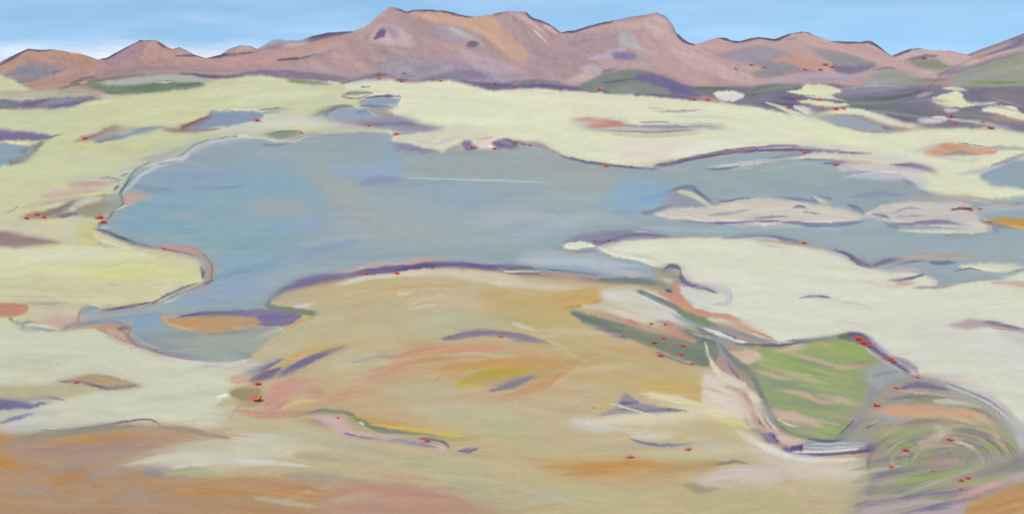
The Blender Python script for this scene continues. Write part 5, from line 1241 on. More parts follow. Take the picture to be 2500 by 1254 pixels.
stroke((222, 222, 214), [(1936, 1102), (2020, 1101), (2104, 1094)], [6, 8, 7], o=BASIN, dry=.05, tail=.1)
fill((92, 80, 138), [(1926, 1094), (1950, 1082), (1960, 1088), (1956, 1100)], soft=1)
fill((94, 84, 142), [(2108, 1099), (2130, 1076), (2134, 1078), (2162, 1099)], soft=1, jit=1, closed_n=3)
stroke((90, 104, 116), [(1970, 1070), (2020, 1076), (2070, 1070)], [6, 8, 4], dry=.15)
stroke((216, 190, 182), [(1900, 1066), (1940, 1078), (1970, 1072)], 22, a=.9)
stroke((206, 178, 120), [(1980, 1118), (2060, 1112), (2156, 1106)], 8)
fill((212, 204, 184), [(1830, 1060), (1900, 1100), (1980, 1124), (2120, 1124), (2140, 1150), (2060, 1180), (1920, 1160), (1840, 1110)], soft=14, a=.7, c2=(206, 196, 190), ang=10)
stroke((186, 176, 182), [(2060, 1126), (2130, 1116)], 8, a=.6)

# ---------------------------------------------------------------- bottom right meadow
fill((158, 156, 140), [(2060, 1075), (2100, 1020), (2140, 970), (2210, 920), (2300, 935), (2420, 985), (2500, 1060), (2560, 1090), (2560, 1300), (2110, 1300), (2110, 1160), (2150, 1110), (2120, 1075)], soft=12, jit=14, o=LOWR, c2=(164, 150, 146), ang=-8, L=140)
stroke((206, 160, 134), [(2130, 1010), (2200, 1000), (2300, 1008), (2400, 1014)], 30, dry=.1)
def meadow_cover():
    stroke((136, 126, 146), [(2200, 946), (2240, 936), (2320, 950)], 18, dry=.2)
    stroke((206, 184, 156), [(2190, 952), (2260, 960), (2340, 968)], 7, dry=.1)
    stroke((150, 160, 118), [(2180, 968), (2240, 976), (2320, 984)], 11)
    stroke((140, 130, 132), [(2160, 975), (2240, 966), (2320, 972)], 9, dry=.3)
    stroke((204, 208, 200), [(2280, 978), (2340, 982), (2400, 994)], 14)
    stroke((150, 166, 116), [(2300, 992), (2380, 1000), (2430, 1010)], 5)
    fill((208, 158, 132), [(2146, 1000), (2190, 988), (2280, 988), (2360, 1000), (2410, 1014), (2400, 1032), (2320, 1034), (2240, 1022), (2170, 1012)], soft=4, c2=(210, 164, 130), ang=6)
    stroke((158, 172, 194), [(2140, 1008), (2180, 1022), (2260, 1032)], [10, 11, 5])
    stroke((206, 178, 150), [(2380, 1020), (2420, 1036), (2436, 1070), (2438, 1090)], [8, 16, 14, 8])
    stroke((128, 134, 124), [(2370, 994), (2420, 1014), (2466, 1056)], 9)
    stroke((120, 108, 146), [(2114, 1044), (2138, 1030)], 11)
    stroke((188, 178, 148), [(2120, 1036), (2150, 1020)], 7)
    stroke((170, 158, 142), [(2150, 1030), (2240, 1032), (2300, 1046)], 14)
    stroke((156, 170, 116), [(2110, 1060), (2180, 1052), (2260, 1056)], 14)
    stroke((196, 178, 170), [(2240, 1080), (2280, 1064), (2320, 1040), (2360, 1036)], [8, 16, 13, 8])
    stroke((206, 200, 160), [(2286, 1080), (2300, 1050), (2270, 1030)], 12, dry=.1)
    stroke((150, 138, 138), [(2240, 1050), (2290, 1052)], 9, a=.8)
    stroke((184, 170, 150), [(2300, 1060), (2370, 1060), (2400, 1080)], 20, a=.7)
    stroke((142, 132, 134), [(2390, 1050), (2420, 1064), (2440, 1084)], 14)
    stroke((204, 168, 148), [(2220, 1100), (2280, 1086), (2350, 1082), (2400, 1094)], 11)
    stroke((140, 132, 134), [(2160, 1086), (2200, 1090), (2230, 1110)], 18, dry=.3)
    stroke((148, 140, 142), [(2290, 1094), (2340, 1092)], 8, a=.7)
    stroke((150, 160, 122), [(2180, 1120), (2280, 1104), (2380, 1094), (2500, 1088)], 14, dry=.3)
    stroke((152, 172, 104), [(2380, 1094), (2440, 1088), (2500, 1094)], 10)
    stroke((206, 186, 160), [(2320, 1070), (2376, 1096), (2396, 1120), (2400, 1140)], [5, 9, 8, 5])
    stroke((128, 124, 140), [(2340, 1120), (2380, 1104), (2394, 1120)], 22, a=.8)
    stroke((198, 178, 168), [(2300, 1110), (2350, 1116), (2350, 1134)], 16, a=.8)
    stroke((152, 168, 108), [(2190, 1130), (2260, 1120), (2320, 1112)], 14, dry=.2)
    stroke((176, 146, 124), [(2230, 1130), (2290, 1124), (2330, 1128)], 14, dry=.25)
    stroke((138, 130, 130), [(2140, 1160), (2220, 1144), (2330, 1134)], 14, dry=.3)
    stroke((150, 174, 92), [(2190, 1174), (2260, 1162), (2330, 1152), (2380, 1136)], [8, 20, 16, 6], dry=.15)
    stroke((176, 176, 154), [(2180, 1206), (2280, 1178), (2380, 1144), (2440, 1110)], 14, dry=.2)
    stroke((150, 176, 90), [(2310, 1184), (2400, 1174), (2490, 1162)], 9)
    stroke((140, 136, 132), [(2380, 1160), (2450, 1140), (2490, 1120)], 22, a=.7, dry=.3)
    stroke((136, 126, 146), [(2130, 1180), (2150, 1150), (2190, 1150)], 24, dry=.35)
    stroke((128, 124, 144), [(2150, 1206), (2220, 1196), (2300, 1180)], 12, dry=.35)
    stroke((144, 152, 130), [(2120, 1215), (2220, 1205), (2320, 1200)], 18, dry=.2)
    stroke((130, 116, 142), [(2240, 1206), (2320, 1202), (2400, 1186)], 10, dry=.3)
    fill((188, 168, 170), [(2120, 1228), (2220, 1214), (2330, 1206), (2380, 1230), (2360, 1300), (2100, 1300)], soft=12, c2=(176, 160, 170), ang=-5)
    stroke((120, 112, 150), [(2240, 1246), (2320, 1238)], 9, dry=.4)
    stroke((210, 160, 162), [(2330, 1216), (2400, 1192), (2460, 1174)], [10, 22, 12], dry=.1)
    fill((190, 142, 88), [(2360, 1230), (2420, 1204), (2480, 1182), (2560, 1170), (2560, 1300), (2380, 1300)], soft=8, c2=(196, 152, 108), ang=-20)
    stroke((200, 180, 186), [(2440, 1180), (2520, 1150)], 24, a=.7)
    stroke((140, 132, 150), [(2490, 1150), (2500, 1100), (2490, 1060)], 18, a=.8)
    stroke((150, 166, 100), [(2400, 1170), (2470, 1160)], 8)
meadow_cover()
for cx, cy, rx, ry, a0, a1, w, c in (
    (2290, 1120, 150, 74, 200, 372, 10, (150, 172, 104)), (2290, 1124, 128, 56, 195, 375, 8, (130, 124, 138)), (2296, 1126, 105, 42, 195, 385, 9, (204, 182, 160)),
    (2296, 1128, 84, 30, 190, 395, 9, (148, 170, 106)), (2300, 1130, 60, 18, 180, 400, 8, (140, 126, 136)), (2300, 1110, 176, 96, 215, 350, 10, (186, 168, 140)),
    (2310, 1150, 170, 60, 20, 165, 11, (142, 136, 142)), (2310, 1140, 150, 44, 20, 165, 9, (156, 176, 104)), (2300, 1160, 190, 56, 30, 150, 8, (150, 160, 122)),
    (2300, 1150, 120, 26, 20, 160, 7, (178, 170, 154))):
    pts = [(cx + rx * math.cos(math.radians(a0 + (a1 - a0) * k / 7)), cy + ry * math.sin(math.radians(a0 + (a1 - a0) * k / 7))) for k in range(8)]
    stroke(c, pts, [w * .5, w, w * 1.1, w, w * .5], a=.85, dry=.3)
stroke((120, 110, 140), [(2120, 1130), (2180, 1118), (2230, 1112)], 12, dry=.4, a=.8)
stroke((156, 178, 96), [(2390, 1096), (2440, 1090), (2500, 1096)], 12, a=.9)
# pale road sweeping round the right
ROAD = landform('track', 'pale grey track sweeping round the bottom right meadow', 'land')
stroke((140, 146, 142), [(2200, 908), (2280, 934), (2370, 962), (2450, 1006)], 9, dry=.2)
stroke((190, 192, 196), [(2310, 938), (2370, 962), (2420, 984), (2460, 1016), (2490, 1060), (2506, 1110)], [10, 20, 24, 26, 26, 24], o=ROAD, dry=.06, tail=.05)
stroke((120, 124, 130), [(2308, 934), (2370, 956), (2430, 986), (2480, 1030)], 4, dry=.2)
stroke((132, 136, 146), [(2330, 954), (2400, 982), (2450, 1018), (2490, 1070)], 3, dry=.2)
stroke((206, 180, 186), [(2290, 925), (2380, 940), (2460, 1000), (2520, 1060)], 16, a=.6, dry=.2)
stroke((118, 104, 150), [(2500, 1040), (2530, 1100)], 6)

# ---------------------------------------------------------------- small gully in the foreground
FGUL = landform('gully', 'short green and violet gully with a pink floor in the foreground mound', 'turf')
stroke((206, 158, 92), [(850, 1012), (900, 1026), (980, 1036), (1080, 1050)], [8, 14, 14, 8], a=.85)
stroke((228, 188, 92), [(880, 1030), (980, 1040), (1080, 1056), (1150, 1064)], 12, a=.8)
stroke((190, 176, 112), [(1000, 1054), (1100, 1064), (1210, 1060)], 14, a=.7)
stroke((204, 150, 106), [(740, 1024), (780, 1032), (800, 1046)], 12, a=.8)
fill((206, 172, 172), [(762, 1020), (800, 1014), (836, 1020), (850, 1036), (866, 1052), (940, 1060), (1040, 1080), (1090, 1090), (1080, 1104), (1000, 1084), (900, 1066), (830, 1060), (800, 1046)], soft=3, o=FGUL, ang=12)
stroke((122, 134, 116), [(706, 1016), (750, 1008), (800, 1002), (850, 1008), (880, 1026), (930, 1046), (1020, 1056), (1100, 1066)], [8, 14, 12, 12, 22, 14, 12, 5], o=FGUL, dry=.06)
stroke((120, 142, 86), [(848, 1012), (868, 1024), (880, 1036)], 18, dry=.05)
stroke((110, 106, 150), [(758, 1022), (780, 1032), (800, 1042)], 8)
stroke((120, 112, 136), [(740, 1004), (790, 1000)], 4)
stroke((104, 98, 148), [(840, 1056), (880, 1066), (960, 1078)], [4, 7, 3], dry=.1)
stroke((146, 142, 168), [(950, 1074), (1010, 1080), (1070, 1092)], 16, a=.9, dry=.35)
stroke((100, 94, 146), [(1020, 1068), (1070, 1072), (1094, 1088), (1092, 1096)], [4, 11, 10, 6], o=FGUL, dry=.08, tail=.1)
stroke((206, 168, 140), [(980, 1084), (1060, 1096), (1100, 1106)], 5, a=.8)
stroke((132, 128, 150), [(1118, 1100), (1150, 1098), (1168, 1094)], [3, 14, 5], dry=.25)
stroke((226, 220, 210), [(880, 1030), (890, 1036)], 9)
stroke((140, 134, 140), [(940, 1104), (990, 1106)], 6, dry=.5)

# ---------------------------------------------------------------- brown clay along the bottom
fill((180, 146, 116), [(-60, 1066), (60, 1060), (140, 1056), (240, 1040), (340, 1032), (420, 1040), (480, 1060), (560, 1074), (500, 1090), (420, 1104), (330, 1130), (400, 1160), (480, 1172), (580, 1164), (700, 1164), (800, 1176), (960, 1180), (1120, 1200), (1160, 1230), (1160, 1300), (-60, 1300)],
     soft=6, o=CLAY, c2=(184, 142, 104), L=200, ang=3)
def clay_cover():
    fill((176, 148, 138), [(40, 1090), (160, 1080), (300, 1080), (420, 1080), (360, 1110), (200, 1130), (90, 1130)], soft=24, a=.7)
    stroke((122, 112, 140), [(100, 1050), (200, 1042), (300, 1028), (360, 1022), (390, 1036)], [5, 9, 9, 8, 4], dry=.3)
    stroke((150, 148, 128), [(60, 1068), (160, 1058), (280, 1044), (360, 1040)], 16, a=.8)
    stroke((228, 216, 176), [(110, 1048), (220, 1034), (340, 1020), (420, 1024)], 5, a=.8, dry=.3)
    stroke((160, 140, 116), [(400, 1046), (470, 1054), (540, 1068)], 14, a=.8)
    stroke((200, 160, 152), [(480, 1052), (560, 1054), (640, 1068)], 12, a=.6)
    stroke((206, 148, 86), [(120, 1084), (200, 1074), (300, 1066)], 16, a=.7)
    stroke((206, 130, 86), [(-10, 1064), (14, 1072)], 10)
    stroke((196, 140, 84), [(-10, 1116), (20, 1130), (50, 1150)], 24, a=.8)
    stroke((196, 140, 92), [(100, 1170), (160, 1160), (220, 1180), (260, 1200)], 40, a=.6, soft=.6)
    stroke((168, 152, 152), [(110, 1148), (180, 1134), (230, 1128)], 12, a=.7)
    stroke((172, 152, 148), [(200, 1160), (250, 1150), (320, 1140)], 28, a=.5)
    stroke((166, 150, 146), [(20, 1200), (90, 1196), (140, 1220)], 20, a=.5)
    stroke((166, 152, 150), [(270, 1220), (320, 1208), (370, 1230)], 30, a=.5)
    fill((200, 200, 178), [(400, 1090), (500, 1076), (600, 1072), (720, 1080), (700, 1110), (560, 1130), (440, 1140), (350, 1132), (300, 1134)], soft=16, a=.85, c2=(206, 206, 190), L=140)
    stroke((208, 206, 196), [(420, 1138), (540, 1120), (660, 1130), (760, 1140)], 18, a=.7)
    stroke((144, 146, 156), [(350, 1152), (400, 1156)], 18, a=.8, dry=.3)
    stroke((176, 180, 140), [(410, 1154), (470, 1150), (530, 1160)], 18, a=.7)
    stroke((206, 138, 92), [(340, 1166), (380, 1172), (404, 1178)], 9, a=.9)
    stroke((198, 142, 76), [(430, 1200), (520, 1196), (620, 1204)], 16, a=.6)
    stroke((190, 150, 120), [(460, 1180), (560, 1176), (680, 1190)], 26, a=.6)
    stroke((200, 140, 90), [(620, 1190), (700, 1200), (780, 1210)], 18, a=.6)
    stroke((186, 182, 152), [(620, 1212), (700, 1224), (780, 1236)], 12, a=.7)
    fill((196, 144, 132), [(780, 1200), (900, 1184), (1000, 1190), (1120, 1206), (1150, 1226), (1130, 1300), (820, 1300)], soft=44, a=.6, c2=(190, 150, 138), ang=4)
    stroke((204, 140, 132), [(960, 1200), (1040, 1206), (1110, 1212)], 10, a=.7)
    stroke((200, 152, 138), [(940, 1160), (990, 1160), (1040, 1170)], 16, a=.5)
    stroke((160, 150, 130), [(60, 1240), (160, 1236), (260, 1244)], 22, a=.6)
    stroke((150, 150, 130), [(20, 1160), (70, 1156), (110, 1150)], 10, a=.5)
    stroke((176, 140, 92), [(240, 1226), (290, 1224), (300, 1236)], 18, a=.6)
clay_cover()

# ---------------------------------------------------------------- wind and wash: sediment dragged along the ground
SOFTSET = {MOUND, CLAY, PALEF, LOWR}; KEEP = {LOWR, FIELD, BASIN, ROCKY, SCRUB}
# neighbouring foreground soils grade into one another
_edge = np.zeros((H, W), np.float32)
for _a in (MOUND, CLAY, PALEF, LOWR):
    _m = blur((IDM == _a).astype(np.float32), 9, 6, 2)
    _edge = np.maximum(_edge, np.where(np.isin(IDM, list(SOFTSET)), 1 - np.abs(2 * _m - 1), 0) * sstep(.02, .3, _m))
_edge *= sstep(850 * SC, 930 * SC, np.arange(H))[:, None] * np.isin(IDM, list(SOFTSET))
_soft = blur(COL, 22, 9, 2)
_w = np.clip(blur(_edge, 6, 4, 2) * 1.3, 0, .9)[..., None] * np.isin(IDM, list(SOFTSET))[..., None]
COL[:] = COL * (1 - _w) + _soft * _w
def scumble(n, rs, box, lmin, lmax, wmin, wmax, amin, amax, tilt):
    x0, y0, x1, y1 = box
    done = 0
    while done < n:
        x = rs.uniform(x0, x1); y = rs.uniform(y0, y1); done += 1
        L = rs.uniform(lmin, lmax); a = math.radians(rs.normal(tilt(x, y), 7))
        k = rs.uniform(-.15, .15)
        pts = [(x, y), (x + L * .5 * math.cos(a), y + L * .5 * math.sin(a) + k * L * .3), (x + L * math.cos(a), y + L * math.sin(a))]
        ids = set(); cols = []
        for px, py in pts:
            i = min(max(int(px * SC), 0), W - 1); j = min(max(int(py * SC), 0), H - 1)
            ids.add(IDM[j, i]); cols.append(COL[j, i])
        if len(ids) > 1 and not ids <= SOFTSET: continue
        if ids & KEEP: continue
        if np.abs(cols[0] - cols[1]).max() > 46 or np.abs(cols[0] - cols[2]).max() > 46: continue
        c = cols[0] * .7 + cols[2] * .3
        c = c * (1 + rs.normal(0, .022)) + rs.normal(0, 2.2, 3)
        stroke(c, pts, rs.uniform(wmin, wmax), a=rs.uniform(amin, amax), dry=.35, soft=.6, tail=.7, head=.4, var=.05)
_rs = np.random.RandomState(21)
def _flat(x, y): return (x - 1250) / 1250 * 4
def _hill(x, y): return 38 if (x * .013) % 1 > .45 else -28
scumble(600, _rs, (0, 230, 2500, 520), 40, 130, 4, 9, .2, .45, _flat)
scumble(600, _rs, (0, 480, 2500, 900), 50, 180, 5, 14, .2, .5, _flat)
scumble(900, _rs, (0, 880, 2500, 1254), 70, 240, 8, 22, .25, .55, _flat)

# ---------------------------------------------------------------- fresh streaks over the graded foreground
def foreground_streaks():
    # mound, left end
    stroke((196, 182, 142), [(640, 880), (760, 820), (900, 780), (1040, 770)], [20, 44, 50, 20], a=.45, dry=.4)
    stroke((206, 188, 152), [(700, 820), (800, 780), (900, 760)], 30, a=.4, dry=.4)
    stroke((206, 168, 96), [(676, 900), (740, 866), (850, 836), (900, 830)], [10, 18, 14, 5], a=.85, dry=.3)
    stroke((150, 138, 160), [(676, 920), (720, 896), (770, 876)], 26, a=.7, dry=.5)
    stroke((108, 98, 150), [(690, 912), (740, 886), (800, 860), (850, 840)], [14, 18, 14, 5], a=.8, dry=.5)
    stroke((158, 166, 188), [(600, 912), (640, 892), (690, 870)], 18, a=.75, dry=.35)
    stroke((112, 102, 152), [(630, 906), (660, 890), (690, 874)], 10, a=.85, dry=.35)
    stroke((98, 86, 142), [(612, 928), (648, 916), (690, 898)], [12, 24, 10], a=.85, dry=.35)
    fill((206, 150, 136), [(642, 996), (662, 944), (700, 926), (746, 918), (752, 934), (720, 960), (690, 996)], soft=5, a=.9, ang=-30, c2=(208, 158, 142))
    fill((198, 146, 118), [(752, 960), (770, 944), (800, 958), (770, 974)], soft=6, a=.7)
    fill((158, 142, 102), [(562, 958), (590, 944), (634, 950), (622, 972), (596, 976)], soft=5, a=.85, ang=10)
    stroke((222, 202, 130), [(690, 996), (726, 980), (780, 976)], 11, a=.85)
    stroke((200, 148, 128), [(580, 1004), (660, 1012), (760, 1004)], 18, a=.7, dry=.3)
    stroke((238, 236, 230), [(528, 970), (546, 964), (564, 962)], 7, a=.95)
    stroke((206, 200, 204), [(560, 915), (600, 895), (640, 884)], 14, a=.6)
    stroke((196, 192, 160), [(800, 900), (900, 880), (960, 886)], 40, a=.5, dry=.3)
    stroke((206, 158, 140), [(850, 930), (950, 905), (1010, 896)], 20, a=.6, dry=.3)
    # mound, middle
    stroke((212, 150, 122), [(950, 872), (1060, 852), (1180, 850), (1320, 856)], [6, 16, 18, 6], a=.8, dry=.3)
    stroke((200, 140, 98), [(930, 908), (1020, 884), (1120, 872)], 7, a=.85, dry=.3)
    stroke((206, 154, 80), [(1090, 914), (1180, 890), (1320, 880), (1390, 896)], [10, 22, 22, 10], a=.75, dry=.25)
    stroke((184, 162, 62), [(1116, 938), (1190, 914), (1260, 906), (1330, 902)], [10, 30, 24, 6], a=.9, dry=.3)
    stroke((206, 152, 92), [(1060, 930), (1100, 900), (1200, 884), (1320, 874)], [6, 12, 14, 6], a=.7, dry=.35)
    stroke((134, 126, 152), [(1196, 954), (1250, 938), (1310, 916)], [6, 22, 12], a=.9, dry=.35)
    stroke((206, 184, 100), [(1110, 934), (1150, 944), (1180, 950)], 7, a=.8)
    stroke((134, 122, 152), [(1082, 828), (1140, 816), (1210, 812), (1270, 820), (1344, 838)], [6, 16, 18, 16, 5], a=.85, dry=.35)
    stroke((206, 182, 120), [(1190, 800), (1260, 806), (1330, 816)], 9, a=.7, dry=.3)
    stroke((204, 198, 186), [(1250, 788), (1300, 806)], 12, a=.8)
    stroke((188, 186, 156), [(1030, 780), (1140, 766), (1220, 776)], 30, a=.5, dry=.3)
    stroke((188, 178, 134), [(1330, 760), (1400, 820), (1500, 880)], 40, a=.35, dry=.4)
    stroke((206, 192, 152), [(1290, 810), (1360, 840), (1400, 870), (1440, 880)], 10, a=.6, dry=.3)
    stroke((206, 196, 160), [(1330, 960), (1380, 920), (1440, 900), (1560, 888)], [6, 16, 14, 5], a=.6, dry=.35)
    stroke((188, 186, 152), [(950, 960), (1080, 950), (1180, 976)], 34, a=.5, dry=.3)
    # below the rings
    stroke((190, 190, 158), [(1000, 1004), (1160, 1010), (1320, 1030)], [20, 44, 26], a=.6, dry=.3)
    stroke((182, 180, 148), [(1120, 1060), (1220, 1050), (1360, 1070)], 50, a=.5, dry=.3)
    stroke((232, 190, 86), [(900, 1034), (980, 1044), (1080, 1058), (1160, 1066)], [6, 12, 10, 4], a=.8, dry=.25)
    stroke((204, 158, 84), [(860, 1014), (940, 1030), (1040, 1044)], 13, a=.7, dry=.25)
    stroke((188, 174, 108), [(1020, 1062), (1120, 1070), (1220, 1060)], 13, a=.7, dry=.3)
    stroke((214, 160, 110), [(740, 1026), (790, 1040), (820, 1056)], 9, a=.8)
    stroke((214, 174, 140), [(900, 1078), (980, 1092), (1080, 1110)], 7, a=.7, dry=.3)
    stroke((124, 120, 154), [(1116, 1100), (1146, 1098), (1168, 1092)], [3, 15, 5], a=.9, dry=.25)
    stroke((186, 182, 150), [(700, 1050), (820, 1076), (960, 1110)], 40, a=.5, dry=.3)
    stroke((204, 206, 196), [(560, 1070), (640, 1066), (720, 1076)], 24, a=.6, dry=.3)
    stroke((176, 158, 146), [(720, 1110), (840, 1120), (960, 1140)], 26, a=.5, dry=.35)
    stroke((162, 150, 140), [(690, 1160), (800, 1166), (900, 1176)], 26, a=.55, dry=.3)
    stroke((172, 176, 146), [(980, 1130), (1100, 1140), (1220, 1160)], 50, a=.5, dry=.3)
    stroke((168, 172, 146), [(1100, 1180), (1180, 1200), (1240, 1240)], 46, a=.5, dry=.3)
    stroke((196, 138, 128), [(820, 1206), (940, 1192), (1060, 1208), (1140, 1220)], [12, 30, 28, 8], a=.55, dry=.4)
    stroke((196, 134, 126), [(840, 1240), (980, 1234), (1130, 1244)], 24, a=.5, dry=.45)
    stroke((204, 150, 136), [(900, 1222), (1020, 1216), (1140, 1226)], 12, a=.6, dry=.4)
    stroke((182, 170, 142), [(760, 1216), (860, 1224), (960, 1226)], 10, a=.6, dry=.45)
    stroke((186, 176, 148), [(1060, 1196), (1160, 1206), (1240, 1222)], 14, a=.6, dry=.4)
    stroke((190, 150, 134), [(930, 1164), (1000, 1160), (1060, 1172)], 14, a=.5, dry=.3)
    # clay slope
    stroke((192, 194, 200), [(0, 1050), (60, 1036), (130, 1030)], 30, a=.55, dry=.6)
    stroke((124, 116, 156), [(0, 1032), (40, 1018), (84, 1008)], [5, 10, 4], a=.8, dry=.35)
    stroke((146, 144, 122), [(40, 1070), (140, 1058), (260, 1044), (350, 1038)], [8, 18, 16, 6], a=.85, dry=.25)
    stroke((120, 110, 142), [(100, 1050), (200, 1044), (300, 1028), (360, 1022), (400, 1040)], [4, 10, 10, 8, 4], a=.85, dry=.35)
    stroke((226, 214, 172), [(108, 1048), (170, 1044), (260, 1030), (360, 1018), (430, 1028)], [3, 5, 5, 5, 3], a=.8, dry=.3)
    stroke((154, 132, 112), [(380, 1042), (450, 1046), (520, 1062), (570, 1070)], [8, 18, 14, 4], a=.8, dry=.25)
    stroke((204, 150, 132), [(470, 1054), (560, 1060), (640, 1068)], 8, a=.6, dry=.35)
    stroke((190, 134, 78), [(130, 1084), (220, 1072), (320, 1064)], 18, a=.7, dry=.25)
    stroke((166, 136, 126), [(40, 1110), (160, 1100), (280, 1090), (420, 1090)], [20, 34, 30, 10], a=.55, dry=.3)
    stroke((208, 136, 84), [(-6, 1062), (16, 1072)], 12, a=.9)
    stroke((190, 134, 72), [(-10, 1120), (24, 1132), (60, 1156)], [24, 30, 8], a=.8, dry=.2)
    stroke((160, 146, 148), [(100, 1152), (170, 1140), (250, 1124)], [5, 15, 5], a=.75, dry=.3)
    stroke((182, 130, 84), [(130, 1180), (200, 1158), (240, 1190)], 36, a=.6, dry=.3)
    stroke((168, 150, 148), [(210, 1176), (260, 1150), (330, 1140)], [30, 24, 8], a=.6, dry=.3)
    stroke((160, 146, 146), [(30, 1204), (100, 1196), (150, 1226)], 18, a=.6, dry=.3)
    stroke((160, 150, 146), [(280, 1226), (330, 1206), (390, 1226)], 26, a=.55, dry=.3)
    stroke((176, 136, 104), [(0, 1240), (160, 1246), (330, 1244)], 24, a=.5, dry=.3)
    stroke((206, 208, 186), [(290, 1136), (400, 1120), (520, 1110), (640, 1112)], [6, 20, 24, 8], a=.75, dry=.35)
    stroke((212, 212, 202), [(420, 1142), (540, 1126), (660, 1128), (770, 1140)], [5, 16, 16, 5], a=.8, dry=.3)
    stroke((196, 196, 176), [(420, 1092), (520, 1080), (640, 1090)], 18, a=.6, dry=.4)
    stroke((140, 144, 158), [(346, 1152), (404, 1158)], 20, a=.85, dry=.35)
    stroke((172, 180, 136), [(406, 1156), (470, 1148), (560, 1160)], [14, 20, 6], a=.75, dry=.25)
    stroke((206, 134, 88), [(330, 1162), (376, 1172), (406, 1180)], [5, 12, 5], a=.9)
    stroke((188, 142, 104), [(440, 1186), (560, 1172), (700, 1184), (800, 1200)], [10, 24, 22, 6], a=.7, dry=.25)
    stroke((194, 138, 70), [(430, 1206), (520, 1198), (640, 1206)], [6, 18, 6], a=.75, dry=.25)
    stroke((198, 138, 84), [(610, 1188), (700, 1204), (790, 1216)], [6, 20, 6], a=.75, dry=.2)
    stroke((182, 180, 150), [(620, 1216), (700, 1228), (790, 1238)], [4, 11, 4], a=.8, dry=.2)
    stroke((180, 134, 92), [(480, 1230), (640, 1244), (800, 1250)], 20, a=.6, dry=.3)
    # lower right flank of the mound
    stroke((226, 216, 196), [(1400, 1036), (1520, 1026), (1660, 1016), (1800, 1010)], [10, 30, 34, 16], a=.6, dry=.3)
    stroke((206, 206, 204), [(1386, 1024), (1440, 1040), (1520, 1046)], [8, 28, 10], a=.75, dry=.3)
    stroke((228, 218, 176), [(1560, 958), (1640, 972), (1730, 992)], [5, 20, 8], a=.85, dry=.2)
    stroke((132, 128, 156), [(1450, 1018), (1510, 1002), (1580, 1000), (1680, 1002)], [4, 16, 14, 4], a=.8, dry=.45)
    stroke((206, 184, 88), [(1440, 1008), (1480, 986), (1500, 974)], 11, a=.8, dry=.3)
    stroke((226, 218, 198), [(1484, 982), (1540, 998), (1600, 1014), (1640, 1018)], 4, a=.9, dry=.2)
    stroke((120, 130, 170), [(1536, 1070), (1580, 1082), (1640, 1086), (1696, 1080)], [4, 11, 9, 3], a=.85, dry=.35)
    stroke((214, 214, 210), [(1540, 1064), (1600, 1068), (1660, 1062)], 12, a=.6, dry=.4)
    stroke((204, 146, 76), [(1330, 1136), (1440, 1138), (1560, 1130), (1680, 1140)], [6, 22, 22, 6], a=.8, dry=.25)
    stroke((188, 132, 66), [(1380, 1158), (1480, 1150), (1560, 1148)], 12, a=.7, dry=.3)
    stroke((178, 152, 104), [(1580, 1150), (1700, 1136), (1800, 1126)], 22, a=.7, dry=.3)
    stroke((138, 124, 134), [(1740, 1134), (1790, 1126), (1830, 1132)], [4, 12, 4], a=.75, dry=.35)
    stroke((150, 130, 116), [(1670, 1180), (1710, 1194), (1760, 1190)], 14, a=.75, dry=.35)
    stroke((208, 192, 190), [(1710, 1170), (1780, 1156), (1900, 1150), (1990, 1166)], [16, 34, 30, 8], a=.8, dry=.2)
    stroke((206, 202, 162), [(1560, 1106), (1680, 1108), (1800, 1096)], 22, a=.5, dry=.35)
    stroke((230, 228, 218), [(1796, 1048), (1860, 1086), (1930, 1112), (2020, 1122), (2110, 1120)], [5, 18, 20, 14, 5], a=.8, dry=.2)
    stroke((222, 206, 190), [(1900, 1130), (2000, 1146), (2100, 1140)], 26, a=.6, dry=.3)
    stroke((216, 204, 178), [(1940, 1164), (2040, 1160), (2110, 1150)], 20, a=.6, dry=.3)
    stroke((206, 184, 164), [(1900, 1190), (2000, 1200), (2090, 1220)], 30, a=.5, dry=.3)
    stroke((206, 172, 150), [(1960, 1220), (2040, 1230), (2090, 1240)], 20, a=.5, dry=.35)
    stroke((196, 188, 140), [(2040, 1190), (2100, 1200)], 24, a=.5, dry=.35)
    stroke((194, 186, 142), [(1300, 1196), (1460, 1204), (1640, 1210)], 26, a=.5, dry=.35)
    stroke((184, 184, 166), [(1290, 1226), (1360, 1214), (1440, 1226)], 20, a=.5, dry=.35)
    stroke((226, 218, 120), [(1740, 1022), (1800, 1034), (1836, 1046)], [5, 12, 5], a=.75, dry=.3)
    # meadow
    _m = np.random.RandomState(9)
    for k in range(70):
        a0 = _m.uniform(150, 330); rr = _m.uniform(.25, 1.1); da = _m.uniform(20, 60)
        pts = [(2300 + 190 * rr * math.cos(math.radians(a0 + da * q / 3)), 1130 + 100 * rr * math.sin(math.radians(a0 + da * q / 3))) for q in range(4)]
        if IDM[min(int(pts[0][1] * SC), H - 1), min(int(pts[0][0] * SC), W - 1)] != LOWR: continue
        stroke([(126, 118, 136), (142, 158, 104), (150, 138, 134), (204, 176, 150), (118, 124, 110), (152, 172, 96)][k % 6], pts, _m.uniform(5, 12), a=.7, dry=.4)
    for k in range(26):
        x = _m.uniform(2120, 2330); y = _m.uniform(1130, 1250)
        stroke([(132, 124, 142), (146, 154, 120), (120, 114, 140), (176, 160, 150)][k % 4], [(x - 60, y + 14), (x, y), (x + 90, y - 20)], _m.uniform(6, 13), a=.65, dry=.45)
    stroke((122, 116, 146), [(2116, 1220), (2134, 1180), (2160, 1156), (2210, 1146)], [14, 24, 18, 6], a=.8, dry=.45)
    stroke((146, 150, 128), [(2140, 1150), (2220, 1140), (2300, 1130)], 12, a=.7, dry=.4)
    stroke((120, 110, 140), [(2200, 946), (2250, 940), (2320, 952)], [8, 18, 5], a=.85, dry=.3)
